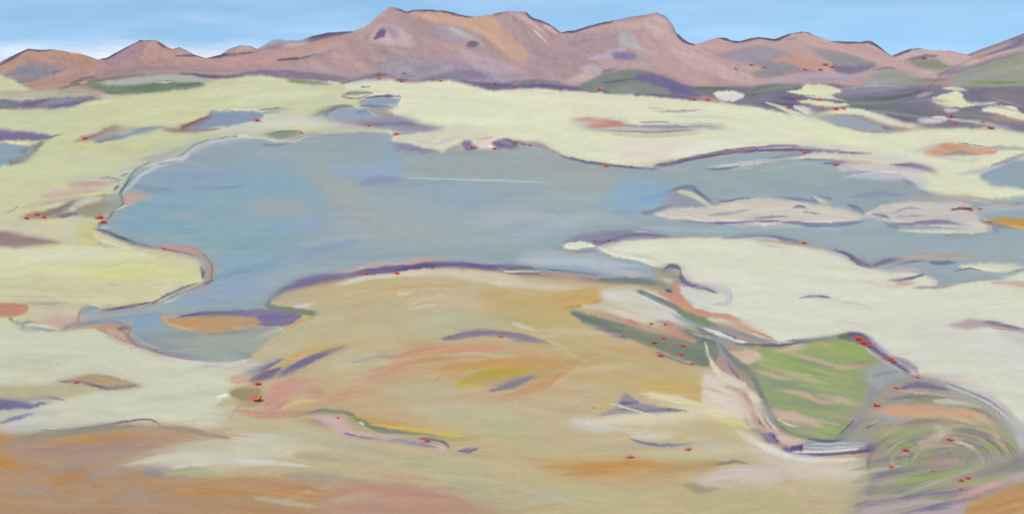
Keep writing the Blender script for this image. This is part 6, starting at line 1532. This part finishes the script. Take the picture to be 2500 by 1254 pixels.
    stroke((126, 124, 140), [(2360, 1124), (2386, 1106), (2398, 1124)], 16, a=.75, dry=.3)
    stroke((208, 190, 168), [(2330, 1070), (2380, 1096), (2400, 1124), (2398, 1146)], [4, 8, 8, 4], a=.9, dry=.2)
    stroke((200, 180, 170), [(2240, 1082), (2290, 1066), (2330, 1042)], [6, 14, 8], a=.9, dry=.2)
    stroke((210, 204, 166), [(2284, 1082), (2300, 1054), (2272, 1032)], 10, a=.85, dry=.2)
    stroke((214, 160, 164), [(2326, 1220), (2400, 1192), (2470, 1172)], [8, 20, 8], a=.9, dry=.15)
    stroke((156, 180, 96), [(2180, 1178), (2260, 1164), (2340, 1150), (2390, 1134)], [6, 18, 14, 4], a=.8, dry=.25)
    stroke((186, 182, 160), [(2200, 1204), (2300, 1172), (2400, 1138)], 9, a=.8, dry=.3)
    stroke((116, 108, 148), [(2190, 1218), (2280, 1204), (2370, 1194)], 9, a=.7, dry=.45)
# broad pale sweeps over the mound and the flats
_sw = np.random.RandomState(5)
for _k in range(150):
    _x = _sw.uniform(560, 1720); _y = _sw.uniform(720, 1240); _L = _sw.uniform(90, 260)
    _t = -12 + 24 * (_x - 700) / 900 + _sw.normal(0, 6)
    _c = [(212, 196, 164), (206, 190, 150), (196, 190, 158), (212, 180, 148), (190, 180, 140), (206, 170, 132)][_sw.randint(6)]
    _r = math.radians(_t); _j = min(max(int((_y) * SC), 0), H - 1); _i = min(int((_x + _L / 2 * math.cos(_r)) * SC), W - 1)
    if IDM[_j, int(_x * SC)] not in (MOUND, CLAY) or IDM[_j, _i] not in (MOUND, CLAY): continue
    stroke(_c, [(_x, _y), (_x + _L / 2 * math.cos(_r), _y + _L / 2 * math.sin(_r) - _L * .03), (_x + _L * math.cos(_r), _y + _L * math.sin(_r))], _sw.uniform(6, 22), a=_sw.uniform(.25, .5), dry=.5, tail=.7, head=.5)
for _k in range(170):
    _x = _sw.uniform(0, 2450); _y = _sw.uniform(240, 1040); _L = _sw.uniform(60, 200)
    _j = min(int(_y * SC), H - 1); _q = [IDM[_j, min(max(int((_x + _L * s) * SC), 0), W - 1)] for s in (0, .5, 1)]
    if len(set(_q)) > 1 or _q[0] not in (DUNE, SALT, SANDL, PALEF, SPIT): continue
    _c = COL[_j, int(_x * SC)] * [1.045, .965, 1.03, .98][_sw.randint(4)] + _sw.normal(0, 3, 3)
    stroke(_c, [(_x, _y), (_x + _L * .5, _y + _sw.normal(0, 3)), (_x + _L, _y + _sw.normal(0, 7))], _sw.uniform(4, 12), a=.6, dry=.45, tail=.7, head=.4)
foreground_streaks()
# warm and mauve sweeps of the mound, lighter streaks in the scrubland, meadow edge
for c, q, w, a in (
    ((210, 154, 120), [(820, 960), (920, 930), (1020, 912), (1100, 904)], 20, .65), ((206, 150, 132), [(760, 990), (860, 960), (960, 950)], 24, .6), ((212, 158, 124), [(1000, 866), (1120, 846), (1260, 846)], 16, .7),
    ((206, 148, 104), [(1230, 966), (1320, 944), (1394, 908)], 18, .7), ((206, 160, 104), [(1250, 862), (1340, 868), (1400, 890)], 22, .6), ((170, 152, 152), [(860, 884), (930, 872), (1000, 876)], 16, .55),
    ((168, 156, 150), [(780, 1080), (900, 1096), (1000, 1120)], 18, .5), ((206, 164, 140), [(680, 1020), (760, 1012), (860, 1016)], 16, .6), ((210, 150, 130), [(566, 1000), (600, 1006), (660, 1022)], 14, .7),
    ((190, 120, 104), [(600, 946), (616, 960), (622, 984)], 8, .7), ((150, 140, 158), [(590, 916), (640, 896), (700, 872)], 14, .7), ((214, 176, 140), [(900, 720), (1000, 706), (1120, 700)], 8, .6),
    ((206, 168, 112), [(1300, 740), (1380, 730), (1460, 724)], 20, .6), ((196, 166, 130), [(1380, 1000), (1440, 984), (1500, 960)], 14, .5), ((186, 184, 160), [(640, 850), (720, 812), (820, 780)], 22, .5),
    ((150, 146, 160), [(2020, 232), (2120, 222), (2240, 214)], 12, .7), ((140, 150, 136), [(2050, 252), (2160, 250), (2260, 232)], 10, .7), ((160, 152, 166), [(2100, 266), (2220, 282), (2320, 296)], 8, .7),
    ((134, 146, 134), [(1840, 226), (1900, 214), (1970, 208)], 12, .7), ((176, 166, 172), [(2360, 250), (2430, 260), (2500, 276)], 6, .7), ((138, 144, 132), [(2330, 276), (2400, 284), (2470, 296)], 10, .7),
    ((154, 148, 162), [(2200, 252), (2270, 244), (2330, 250)], 9, .6), ((200, 176, 164), [(2030, 1200), (2110, 1180), (2210, 1168)], 16, .7), ((186, 178, 144), [(2010, 1230), (2100, 1216), (2220, 1206)], 18, .7),
    ((150, 156, 128), [(2260, 1150), (2160, 1166), (2050, 1180)], 14, .6), ((206, 198, 172), [(2040, 1166), (2120, 1150), (2210, 1134)], 14, .7), ((160, 150, 152), [(2240, 1216), (2140, 1228), (2060, 1240)], 14, .6),
    ((204, 186, 176), [(300, 800), (360, 840), (430, 868)], 7, .5), ((204, 184, 184), [(140, 470), (220, 458), (290, 452)], 9, .5), ((200, 176, 178), [(330, 410), (400, 386), (460, 366)], 8, .5)):
    stroke(c, q, [w * .4, w, w * .9, w * .3], a=a, dry=.4, tail=.6)
# leaf litter and reddish soil round the shrubs
for _z, _l in SHRUBS:
    for _x, _y, _r, _k in _l:
        stroke((198, 106, 92) if _k == 'r' else (202, 138, 120), [(_x - _r * 1.3, _y + _r * .4), (_x, _y + _r * .3), (_x + _r * 1.3, _y + _r * .6)], _r * 1.1, a=.6, dry=.45)
# damp ground: here and there the soils bleed into one another
_yy, _xx = np.mgrid[0:H, 0:W].astype(np.float32)
_m = sstep(.42, .72, vn(_xx / 46, _yy / 20, 91) * .7 + vn(_xx / 16, _yy / 8, 93) * .3)[..., None] * sstep(230 * SC, 270 * SC, _yy)[..., None]
_m = _m * ~np.isin(IDM, [BASIN, HOOK, VTRI])[..., None]
_b = blur(COL, 7, 2, 2)
COL[:] = COL * (1 - .75 * _m) + _b * .75 * _m
# the wind drags every edge out into fine parallel streaks
_yy, _xx = np.mgrid[0:H, 0:W].astype(np.float32)
_amp = 1.6 * sstep(.3, .75, vn(_xx / 70, _yy / 26, 77)) * sstep(232 * SC, 262 * SC, _yy) + .8
_dx = (vn(_xx / 26, _yy / 1.05, 81) - .5) * _amp * 1.3 + (vn(_xx / 60, _yy / 3.2, 83) - .5) * _amp
_dy = (vn(_xx / 9, _yy / 4, 85) - .5) * 1.6
_si = np.clip(_yy + _dy + .5, 0, H - 1).astype(int); _sj = np.clip(_xx + _dx + .5, 0, W - 1).astype(int)
COL[:] = COL[_si, _sj] * .8 + COL * .2; IDM[:] = IDM[_si, _sj]
# every pigment is desaturated a little, the hills somewhat more
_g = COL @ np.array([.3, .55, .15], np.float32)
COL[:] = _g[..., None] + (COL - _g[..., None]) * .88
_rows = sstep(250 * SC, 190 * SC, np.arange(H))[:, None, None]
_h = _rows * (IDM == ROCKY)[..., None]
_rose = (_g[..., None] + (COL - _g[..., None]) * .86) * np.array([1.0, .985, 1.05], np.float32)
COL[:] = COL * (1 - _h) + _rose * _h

# ---------------------------------------------------------------- from image pixels to metres
GRAIN = np.random.RandomState(11)
cp, sp = math.cos(PITCH), math.sin(PITCH)
Y0, RISE = 1700.0, 0.03                    # beyond Y0 the plain climbs gently towards the mountains

def bearing(x, y):
    """direction towards image pixel (x, y): lateral and vertical change per metre of depth"""
    u = (np.asarray(x, float) - 1250) / FPX; v = (627 - np.asarray(y, float)) / FPX
    dy = cp + v * sp; dz = -sp + v * cp
    return u / dy, dz / dy

def ground_depth(m, hm=0.0):
    """depth at which a line of slope m (down) meets the ground raised by hm"""
    flat = (EYE - hm) / m
    tilt = (EYE - hm + RISE * Y0) / (m + RISE)
    return np.where(flat <= Y0, flat, tilt)

def srgb2lin(c):
    c = np.clip(c / 255.0, 0, 1)
    return np.where(c <= 0.04045, c / 12.92, ((c + 0.055) / 1.055) ** 2.4)

GAIN = np.array([0.67, 0.645, 0.59])        # albedo scale: photograph values to base colours
def pigment(c):
    return srgb2lin(c) * GAIN

# ---------------------------------------------------------------- materials
def new_mat(name):
    m = bpy.data.materials.new(name); m.use_nodes = True
    return m, m.node_tree, m.node_tree.nodes['Principled BSDF']

def soil_mat(name, rough=.95, spec=.1, bump=.06, scale=1.3, amp=.035):
    m, t, b = new_mat(name)
    at = t.nodes.new('ShaderNodeAttribute'); at.attribute_name = 'Pigment'
    tc = t.nodes.new('ShaderNodeTexCoord')
    n1 = t.nodes.new('ShaderNodeTexNoise'); n1.inputs['Scale'].default_value = scale; n1.inputs['Detail'].default_value = 6
    t.links.new(tc.outputs['Object'], n1.inputs['Vector'])
    mr = t.nodes.new('ShaderNodeMapRange'); mr.inputs['From Min'].default_value = .3; mr.inputs['From Max'].default_value = .7
    mr.inputs['To Min'].default_value = 1 - amp; mr.inputs['To Max'].default_value = 1 + amp
    t.links.new(n1.outputs['Fac'], mr.inputs['Value'])
    mx = t.nodes.new('ShaderNodeMix'); mx.data_type = 'RGBA'; mx.blend_type = 'MULTIPLY'; mx.inputs[0].default_value = 1
    t.links.new(at.outputs['Color'], mx.inputs[6]); t.links.new(mr.outputs[0], mx.inputs[7])
    t.links.new(mx.outputs[2], b.inputs['Base Color'])
    b.inputs['Roughness'].default_value = rough; b.inputs['Specular IOR Level'].default_value = spec
    if bump:
        bp = t.nodes.new('ShaderNodeBump'); bp.inputs['Strength'].default_value = bump; bp.inputs['Distance'].default_value = .3
        t.links.new(n1.outputs['Fac'], bp.inputs['Height']); t.links.new(bp.outputs[0], b.inputs['Normal'])
    return m
MATS = {'land': soil_mat('soil'), 'turf': soil_mat('turf', scale=2.0, amp=.07, bump=.1),
        'water': soil_mat('silty_water', rough=.4, spec=.06, bump=.0, scale=.08, amp=.02),
        'rock': soil_mat('rock', scale=.05, amp=.05, bump=.12)}

# ---------------------------------------------------------------- ground meshes
ML, MB = 220, 70                           # the ground goes on beyond the frame
Cc = np.pad(COL, ((0, MB), (ML, ML), (0, 0)), mode='reflect')
Ic = np.pad(IDM, ((0, MB), (ML, ML)), mode='reflect')
HH, WW = Ic.shape
lum = 1 + GRAIN.normal(0, .011, (HH, WW, 1)) + 1.1 * blur1(GRAIN.normal(0, .017, (HH, WW, 1)).astype(np.float32), 4, 1) + GRAIN.normal(0, .007, (HH, WW, 3))
Cc = Cc * lum
TOP = int(176 * SC)
gx = (np.arange(WW) - ML) / SC; gy = np.arange(HH) / SC
# relief: land stands above the water, banks slope down to it
isw = np.isin(Ic, [i for i, n in enumerate(NAMES) if n[2] == 'water'])
land = blur((~isw).astype(np.float32), 4, 3, 2)
lx, ly = np.meshgrid(np.arange(WW), np.arange(HH))
dunes = vn(lx / 70, ly / 22, 3) * .6 + vn(lx / 26, ly / 9, 5) * .4
U, Z = bearing(gx[None, :], np.maximum(gy[:, None], 168))
Zm = -Z + 0 * U; Um = U + 0 * Zm
base_d = ground_depth(Zm)
relief = np.clip(base_d, 200, 2500) * (.0011 * sstep(.35, .95, land) + .0016 * (dunes - .3) * sstep(.6, 1, land))
relief *= sstep(.5, .75, land)
D = ground_depth(Zm, relief)
PX = Um * D; PY = D; PZ = EYE - Zm * D
LIN = pigment(Cc).astype(np.float32)

def mesh_from(name, V, Q, C, smooth=True):
    me = bpy.data.meshes.new(name)
    me.vertices.add(len(V)); me.vertices.foreach_set('co', np.ascontiguousarray(V, np.float32).ravel())
    me.loops.add(len(Q) * 4); me.loops.foreach_set('vertex_index', np.ascontiguousarray(Q, np.int32).ravel())
    me.polygons.add(len(Q)); me.polygons.foreach_set('loop_start', np.arange(0, len(Q) * 4, 4, dtype=np.int32))
    me.polygons.foreach_set('loop_total', np.full(len(Q), 4, np.int32))
    me.polygons.foreach_set('use_smooth', np.full(len(Q), smooth))
    a = me.attributes.new('Pigment', 'FLOAT_COLOR', 'POINT')
    a.data.foreach_set('color', np.hstack([C, np.ones((len(C), 1))]).astype(np.float32).ravel())
    me.update(calc_edges=True)
    return me

def add_obj(name, me, mat, label=None, kind=None, cat=None, group=None, parent=None):
    o = bpy.data.objects.new(name, me); col0.objects.link(o)
    if mat is not None:
        me.materials.clear(); me.materials.append(mat)
    if label: o['label'] = label
    if kind and kind != 'thing': o['kind'] = kind
    if cat: o['category'] = cat
    if group: o['group'] = group
    if parent is not None: o.parent = parent
    return o

cell = Ic[TOP:-1, :-1]
for k, (name, label, mat, kind, cat) in enumerate(NAMES):
    r, c = np.nonzero(cell == k)
    if len(r) == 0: continue
    r = r + TOP
    q = np.stack([r * WW + c, r * WW + c + 1, (r + 1) * WW + c + 1, (r + 1) * WW + c], 1)[:, ::-1]
    u, inv = np.unique(q, return_inverse=True)
    Q = inv.reshape(-1, 4)
    V = np.stack([PX.ravel()[u], PY.ravel()[u], PZ.ravel()[u]], 1)
    Cv = LIN.reshape(-1, 3)[u]
    # flanks down into the ground along the outline
    e = np.concatenate([Q[:, [i, (i + 1) % 4]] for i in range(4)])
    key = np.sort(e, 1); key = key[:, 0].astype(np.int64) * len(u) + key[:, 1]
    uk, first, cnt = np.unique(key, return_index=True, return_counts=True)
    be = e[first[cnt == 1]]
    bv, binv = np.unique(be, return_inverse=True); binv = binv.reshape(-1, 2)
    n0 = len(V); n1 = n0 + len(bv)
    rim = V[bv] - np.array([0, 0, .02]); lowV = V[bv] - np.array([0, 0, 1.2])
    S = np.stack([n0 + binv[:, 1], n0 + binv[:, 0], n1 + binv[:, 0], n1 + binv[:, 1]], 1)
    me = mesh_from(name, np.vstack([V, rim, lowV]), np.vstack([Q, S]), np.vstack([Cv, Cv[bv], Cv[bv]]))
    add_obj(name, me, MATS[mat], label, kind, cat)

# the wide plain beyond the frame, out to the horizon
bm = bmesh.new()
N = 24
for i in range(N + 1):
    for j in range(N + 1):
        bm.verts.new(((i / N - .5) * 60000, -6000 + j / N * 50000, -1.4))
bm.verts.ensure_lookup_table()
for i in range(N):
    for j in range(N):
        a = i * (N + 1) + j
        bm.faces.new([bm.verts[a], bm.verts[a + N + 1], bm.verts[a + N + 2], bm.verts[a + 1]])
me = bpy.data.meshes.new('ground'); bm.to_mesh(me); bm.free()
m, t, b = new_mat('dry_plain')
nz = t.nodes.new('ShaderNodeTexNoise'); nz.inputs['Scale'].default_value = .004; nz.inputs['Detail'].default_value = 8
tcn = t.nodes.new('ShaderNodeTexCoord'); t.links.new(tcn.outputs['Object'], nz.inputs['Vector'])
cr = t.nodes.new('ShaderNodeValToRGB'); cr.color_ramp.elements[0].position = .35; cr.color_ramp.elements[1].position = .65
cr.color_ramp.elements[0].color = (.36, .30, .19, 1); cr.color_ramp.elements[1].color = (.48, .46, .33, 1)
t.links.new(nz.outputs['Fac'], cr.inputs[0]); t.links.new(cr.outputs[0], b.inputs['Base Color']); b.inputs['Roughness'].default_value = 1
add_obj('ground', me, m, 'dry plain going on all round the valley', 'structure')

# ---------------------------------------------------------------- mountains
FOOT = [(-400, 224), (0, 222), (150, 214), (240, 202), (330, 190), (450, 184), (560, 191), (700, 198), (850, 205), (1000, 204), (1200, 222), (1400, 224), (1560, 232), (1700, 240), (1780, 226), (1900, 216), (2100, 218), (2300, 218), (2500, 228), (2900, 232)]
def foot_y(x): return np.interp(x, [p[0] for p in FOOT], [p[1] for p in FOOT])

FX = np.arange(-900, 3400, 2.5); FSM = foot_y(FX)
for _ in range(4):
    FSM = np.convolve(np.pad(FSM, 30, mode='edge'), np.ones(61) / 61, 'valid')

def sample_cover(x, y):
    fx = np.clip(x * SC, 0, W - 1.001); fy = np.clip(y * SC, 0, H - 1.001)
    xi = fx.astype(int); yi = fy.astype(int); a = (fx - xi)[..., None]; b_ = (fy - yi)[..., None]
    return (COL[yi, xi] * (1 - a) + COL[yi, xi + 1] * a) * (1 - b_) + (COL[yi + 1, xi] * (1 - a) + COL[yi + 1, xi + 1] * a) * b_

def mountain(name, label, ridge, deep, back=900, rough=42, seed=1, lift=0.0):
    """a mountain: front slope from the foot line up to its ridge, `deep` metres behind the foot, and a back slope"""
    ridge = [(ridge[0][0] - 30, float(foot_y(ridge[0][0] - 30)) + 4)] + list(ridge) + [(ridge[-1][0] + 30, float(foot_y(ridge[-1][0] + 30)) + 4)]
    R = np.array(ridge, float)
    xs = np.arange(R[0, 0], R[-1, 0] + .1, 2.5)
    ry = np.interp(xs, R[:, 0], R[:, 1])
    ry += (vn(xs / 9, xs * 0, seed) - .5) * 1.6
    fy = foot_y(xs) + 3 + lift
    ry = np.minimum(ry, fy - 1)
    fs = np.interp(xs, FX, FSM) + 3 + lift
    n = 56
    t = (np.linspace(0, 1, n) ** .9)[:, None]
    yy = fy * (1 - t) + (ry + 1.2) * t
    xx = xs[None, :] + 0 * t
    u, z = bearing(xx, yy)
    Df = ground_depth(-bearing(xs, fs)[1])
    hgt = np.clip((fy - ry) / 120, .05, 1.2)
    Dd = Df[None, :] + deep * (np.clip(fs[None, :] - yy, -6, 300) / 120)
    env = sstep(0, 34, fs[None, :] - yy)
    rl = (vn(xx / 90 + yy / 60, yy / 55, seed + 3) - .5) * 1.0 + (vn(xx / 34 - yy / 30, yy / 22, seed + 5) - .5) * .5 + (vn(xx / 11, yy / 8, seed + 9) - .5) * .16
    Dd = Dd + env * rough * 2 * rl * 1.0
    X = u * Dd; Yv = Dd; Zv = EYE + z * Dd
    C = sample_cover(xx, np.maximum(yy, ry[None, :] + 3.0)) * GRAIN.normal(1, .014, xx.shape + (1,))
    # back slope
    nb = 10
    bx, by, bz, bc = [], [], [], []
    for i in range(1, nb + 1):
        s = i / nb
        dd = Dd[-1] + s * back * hgt
        bx.append(u[-1] * Dd[-1] * (1 + .0 * s)); by.append(dd)
        bz.append(Zv[-1] * (1 - s ** 1.3) + (vn(xs / 40, xs * 0 + s * 6, seed + 2) - .5) * 30 * s * (1 - s) - 6 * s); bc.append(C[-8])
    X = np.vstack([X, bx]); Yv = np.vstack([Yv, by]); Zv = np.vstack([Zv, bz]); C = np.concatenate([C, np.array(bc)])
    rr, cc = X.shape
    idx = np.arange(rr * cc).reshape(rr, cc)
    Q = np.stack([idx[:-1, :-1], idx[:-1, 1:], idx[1:, 1:], idx[1:, :-1]], -1).reshape(-1, 4)
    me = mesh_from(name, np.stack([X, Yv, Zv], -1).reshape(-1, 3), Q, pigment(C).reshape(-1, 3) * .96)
    return add_obj(name, me, MATS['rock'], label, 'structure')

mountain('hill', 'low orange brown hill at the far left with a blue grey hollow',
         [(-420, 150), (-260, 120), (-120, 160), (-40, 165), (0, 150), (26, 137), (69, 118), (97, 121), (125, 120), (154, 123), (169, 128), (184, 128), (210, 134), (238, 145), (280, 160), (340, 180)], 1300, seed=2)
mountain('hill', 'pointed pink hill with a dark crest on the left',
         [(190, 185), (215, 165), (238, 145), (262, 139), (300, 118), (343, 97), (381, 97), (392, 107), (422, 119), (437, 115), (455, 121), (474, 133), (504, 141), (560, 150), (620, 175)], 1200, seed=4, lift=0.8)
mountain('mountain_shoulder', 'long salmon shoulder climbing from the left to the main massif',
         [(440, 178), (480, 150), (504, 141), (538, 133), (558, 119), (589, 109), (614, 112), (627, 118), (643, 110), (666, 96), (686, 95), (697, 98), (730, 98), (763, 87), (799, 79), (863, 75), (930, 95), (1020, 140), (1100, 200)], 1250, seed=6, lift=1.5)
mountain('mountain', 'highest massif with a flat broken top and orange slope',
         [(620, 196), (720, 165), (800, 122), (863, 76), (891, 64), (914, 46), (935, 26), (953, 16), (963, 17), (994, 28), (1014, 22), (1055, 23), (1094, 27), (1132, 37), (1158, 40), (1196, 36), (1216, 29), (1245, 26), (1284, 28), (1299, 42), (1324, 50), (1342, 58), (1368, 78), (1420, 116), (1500, 168), (1590, 228)], 1100, seed=8, lift=2.5, rough=60)
mountain('mountain', 'rounded rose peak right of the highest massif',
         [(1150, 216), (1260, 150), (1320, 110), (1368, 78), (1404, 73), (1450, 59), (1496, 49), (1534, 41), (1573, 36), (1591, 32), (1603, 30), (1624, 38), (1644, 61), (1650, 79), (1680, 102), (1698, 107), (1760, 135), (1830, 175), (1900, 212)], 1100, seed=10, lift=1.5, rough=60)
mountain('mountain', 'long pink ridge with three low tops on the right',
         [(1480, 226), (1580, 160), (1690, 109), (1714, 102), (1752, 91), (1772, 91), (1783, 97), (1806, 100), (1836, 92), (1854, 89), (1891, 95), (1924, 82), (1955, 76), (1975, 79), (2003, 91), (2026, 99), (2065, 101), (2106, 101), (2124, 97), (2142, 108), (2162, 125), (2177, 136), (2230, 160), (2280, 200)], 1200, seed=12, lift=0.5, rough=35)
mountain('hill', 'small round pink hill in the gap before the right edge',
         [(2090, 210), (2130, 165), (2177, 136), (2200, 128), (2224, 118), (2244, 116), (2270, 122), (2295, 122), (2321, 123), (2359, 133), (2387, 141), (2430, 160), (2480, 195)], 1200, seed=14)
mountain('hill', 'green hill rising at the right edge',
         [(2270, 212), (2320, 172), (2387, 141), (2423, 128), (2474, 109), (2490, 100), (2500, 88), (2560, 60), (2700, 40), (2850, 90), (2920, 200)], 900, seed=16, lift=3.8)

# ---------------------------------------------------------------- red shrubs, cloud
bpy.context.view_layer.update()
dg = bpy.context.evaluated_depsgraph_get()
def spot(x, y):
    """where the ground or slope lies at image pixel (x, y)"""
    u, z = bearing(x, y)
    d = Vector((float(u), 1.0, float(z)))
    hit, loc, nor, idx, ob, mat = scene.ray_cast(dg, Vector((0, 0, EYE)), d.normalized())
    return loc if hit else Vector((float(u), 1, 0)) * 2000

def leaf_mat(name, c1, c2):
    m, t, b = new_mat(name)
    oi = t.nodes.new('ShaderNodeObjectInfo'); nz = t.nodes.new('ShaderNodeTexNoise'); nz.inputs['Scale'].default_value = 1.7
    tcn = t.nodes.new('ShaderNodeTexCoord'); t.links.new(tcn.outputs['Object'], nz.inputs['Vector'])
    mr = t.nodes.new('ShaderNodeMapRange'); mr.inputs['From Min'].default_value = .35; mr.inputs['From Max'].default_value = .65
    t.links.new(nz.outputs['Fac'], mr.inputs['Value'])
    mx = t.nodes.new('ShaderNodeMix'); mx.data_type = 'RGBA'
    mx.inputs[6].default_value = tuple(np.minimum(pigment(np.array(c1, float)) * 1.35, .9)) + (1,); mx.inputs[7].default_value = tuple(np.minimum(pigment(np.array(c2, float)) * 1.35, .9)) + (1,)
    t.links.new(mr.outputs[0], mx.inputs[0]); t.links.new(mx.outputs[2], b.inputs['Base Color'])
    b.inputs['Roughness'].default_value = .8; b.inputs['Specular IOR Level'].default_value = .15
    return m
LEAF = {'r': leaf_mat('red_leaves', (206, 88, 68), (190, 76, 66)), 's': leaf_mat('dusty_red_leaves', (206, 128, 106), (200, 104, 88)),
        'o': leaf_mat('orange_leaves', (206, 122, 88), (196, 96, 72))}
STEM = leaf_mat('shrub_wood', (120, 84, 74), (104, 74, 66))

def foliage_mesh(seed, n=420):
    rs = np.random.RandomState(seed)
    V, F = [], []
    lobes = [(rs.normal(0, .38), rs.normal(0, .38), rs.uniform(.35, .75), rs.uniform(.34, .6)) for _ in range(7)] + [(0, 0, .5, .62)]
    for k in range(n):
        lx_, ly_, lz_, lr = lobes[k % len(lobes)]
        d = rs.normal(0, 1, 3); d /= np.linalg.norm(d)
        p = np.array([lx_, ly_, lz_]) + d * lr * rs.uniform(.55, 1.0)
        p[2] = max(p[2], .04)
        a = np.cross(d, rs.normal(0, 1, 3)); a /= np.linalg.norm(a) + 1e-6; b_ = np.cross(d, a)
        s = rs.uniform(.09, .18); i = len(V)
        V += [p + a * s, p + b_ * s * .8, p - a * s, p - b_ * s * .8]; F.append((i, i + 1, i + 2, i + 3))
    me = bpy.data.meshes.new('foliage'); me.from_pydata([tuple(v) for v in V], [], F); me.update()
    return me
def stem_mesh(seed):
    rs = np.random.RandomState(seed); V, F = [], []
    for k in range(4):
        a = k * 1.7 + rs.uniform(0, .6); tip = np.array([math.cos(a) * .35, math.sin(a) * .35, rs.uniform(.5, .75)])
        i = len(V)
        for q, (c, r) in enumerate(((np.array([0, 0, -.15]), .06), (tip * .5, .045), (tip, .015))):
            for s in range(5):
                V.append(c + np.array([math.cos(s * 1.2566), math.sin(s * 1.2566), 0]) * r)
        for q in range(2):
            for s in range(5):
                F.append((i + q * 5 + s, i + q * 5 + (s + 1) % 5, i + q * 5 + 5 + (s + 1) % 5, i + q * 5 + 5 + s))
    me = bpy.data.meshes.new('stem'); me.from_pydata([tuple(v) for v in V], [], F); me.update()
    me.materials.append(STEM)
    return me
FOL = {}
for kk in LEAF:
    for v in range(3):
        me = foliage_mesh(31 + v + ord(kk)); me.materials.append(LEAF[kk]); FOL[kk, v] = me
STM = [stem_mesh(5), stem_mesh(6)]

for zone, lst in SHRUBS:
    lst = sorted(lst)
    for i, (x, y, r, kk) in enumerate(lst):
        p = spot(x, y + r * .6)
        s = r * .62 * p.y / FPX
        o = bpy.data.objects.new('red_shrub', None); col0.objects.link(o)
        o.empty_display_size = .2
        o.location = p; o.scale = (s * random.uniform(.95, 1.35), s * random.uniform(.8, 1.2), s * random.uniform(.9, 1.2)); o.rotation_euler = (0, 0, random.uniform(-.5, .5))
        size = 'tiny' if r <= 5 else 'small' if r <= 8 else 'bushy'
        hue = {'r': 'red', 's': 'dusty red', 'o': 'orange red'}[kk]
        which = '' if len(lst) == 1 else (', leftmost' if i == 0 else ', rightmost' if i == len(lst) - 1 else ', %s from the left' % ORD[i])
        o['label'] = '%s %s shrub %s%s' % (size, hue, zone, which); o['category'] = 'shrub'; o['group'] = 'red shrubs dotted over the valley'
        f = bpy.data.objects.new('foliage', FOL[kk, random.randrange(3)]); col0.objects.link(f); f.parent = o
        g = bpy.data.objects.new('stem', STM[random.randrange(2)]); col0.objects.link(g); g.parent = o

# low bank of cloud far behind the left hills
bm = bmesh.new(); bmesh.ops.create_icosphere(bm, subdivisions=4, radius=1)
for v in bm.verts:
    v.co *= 1 + .12 * math.sin(v.co.x * 9 + 1) * math.sin(v.co.y * 5) + .06 * math.sin(v.co.x * 23)
me = bpy.data.meshes.new('cloud_bank'); bm.to_mesh(me); bm.free()
m, t, b = new_mat('cloud_vapour')
tcn = t.nodes.new('ShaderNodeTexCoord'); sx = t.nodes.new('ShaderNodeSeparateXYZ'); t.links.new(tcn.outputs['Object'], sx.inputs[0])
def mth(op, a, c):
    n = t.nodes.new('ShaderNodeMath'); n.operation = op
    for i, v in enumerate((a, c)):
        if v is None: continue
        if isinstance(v, (int, float)): n.inputs[i].default_value = v
        else: t.links.new(v, n.inputs[i])
    return n.outputs[0]
nz = t.nodes.new('ShaderNodeTexNoise'); nz.inputs['Scale'].default_value = 2.4; nz.inputs['Detail'].default_value = 5
mp = t.nodes.new('ShaderNodeMapping'); mp.inputs['Scale'].default_value = (2.0, 1, 1.1)
t.links.new(tcn.outputs['Object'], mp.inputs['Vector']); t.links.new(mp.outputs[0], nz.inputs['Vector'])
az = mth('ABSOLUTE', sx.outputs[2], None); ax = mth('POWER', mth('ABSOLUTE', sx.outputs[0], None), 3)
al = mth('SUBTRACT', mth('SUBTRACT', 1.0, mth('MULTIPLY', az, 1.25)), mth('MULTIPLY', ax, 1.1))
al = mth('ADD', al, mth('MULTIPLY', mth('SUBTRACT', nz.outputs['Fac'], .5), .9))
al = mth('MULTIPLY', al, .95)
mr = t.nodes.new('ShaderNodeMapRange'); mr.interpolation_type = 'SMOOTHSTEP'; mr.inputs['To Max'].default_value = .62
t.links.new(al, mr.inputs['Value']); t.links.new(mr.outputs[0], b.inputs['Alpha'])
b.inputs['Base Color'].default_value = (.62, .64, .70, 1); b.inputs['Roughness'].default_value = 1; b.inputs['Specular IOR Level'].default_value = 0
for p_ in me.polygons: p_.use_smooth = True
o = add_obj('cloud_bank', me, m, 'low white cloud bank behind the left hills', None, 'cloud')
o.location = (-4000, 12000, 110); o.scale = (3500, 700, 310)
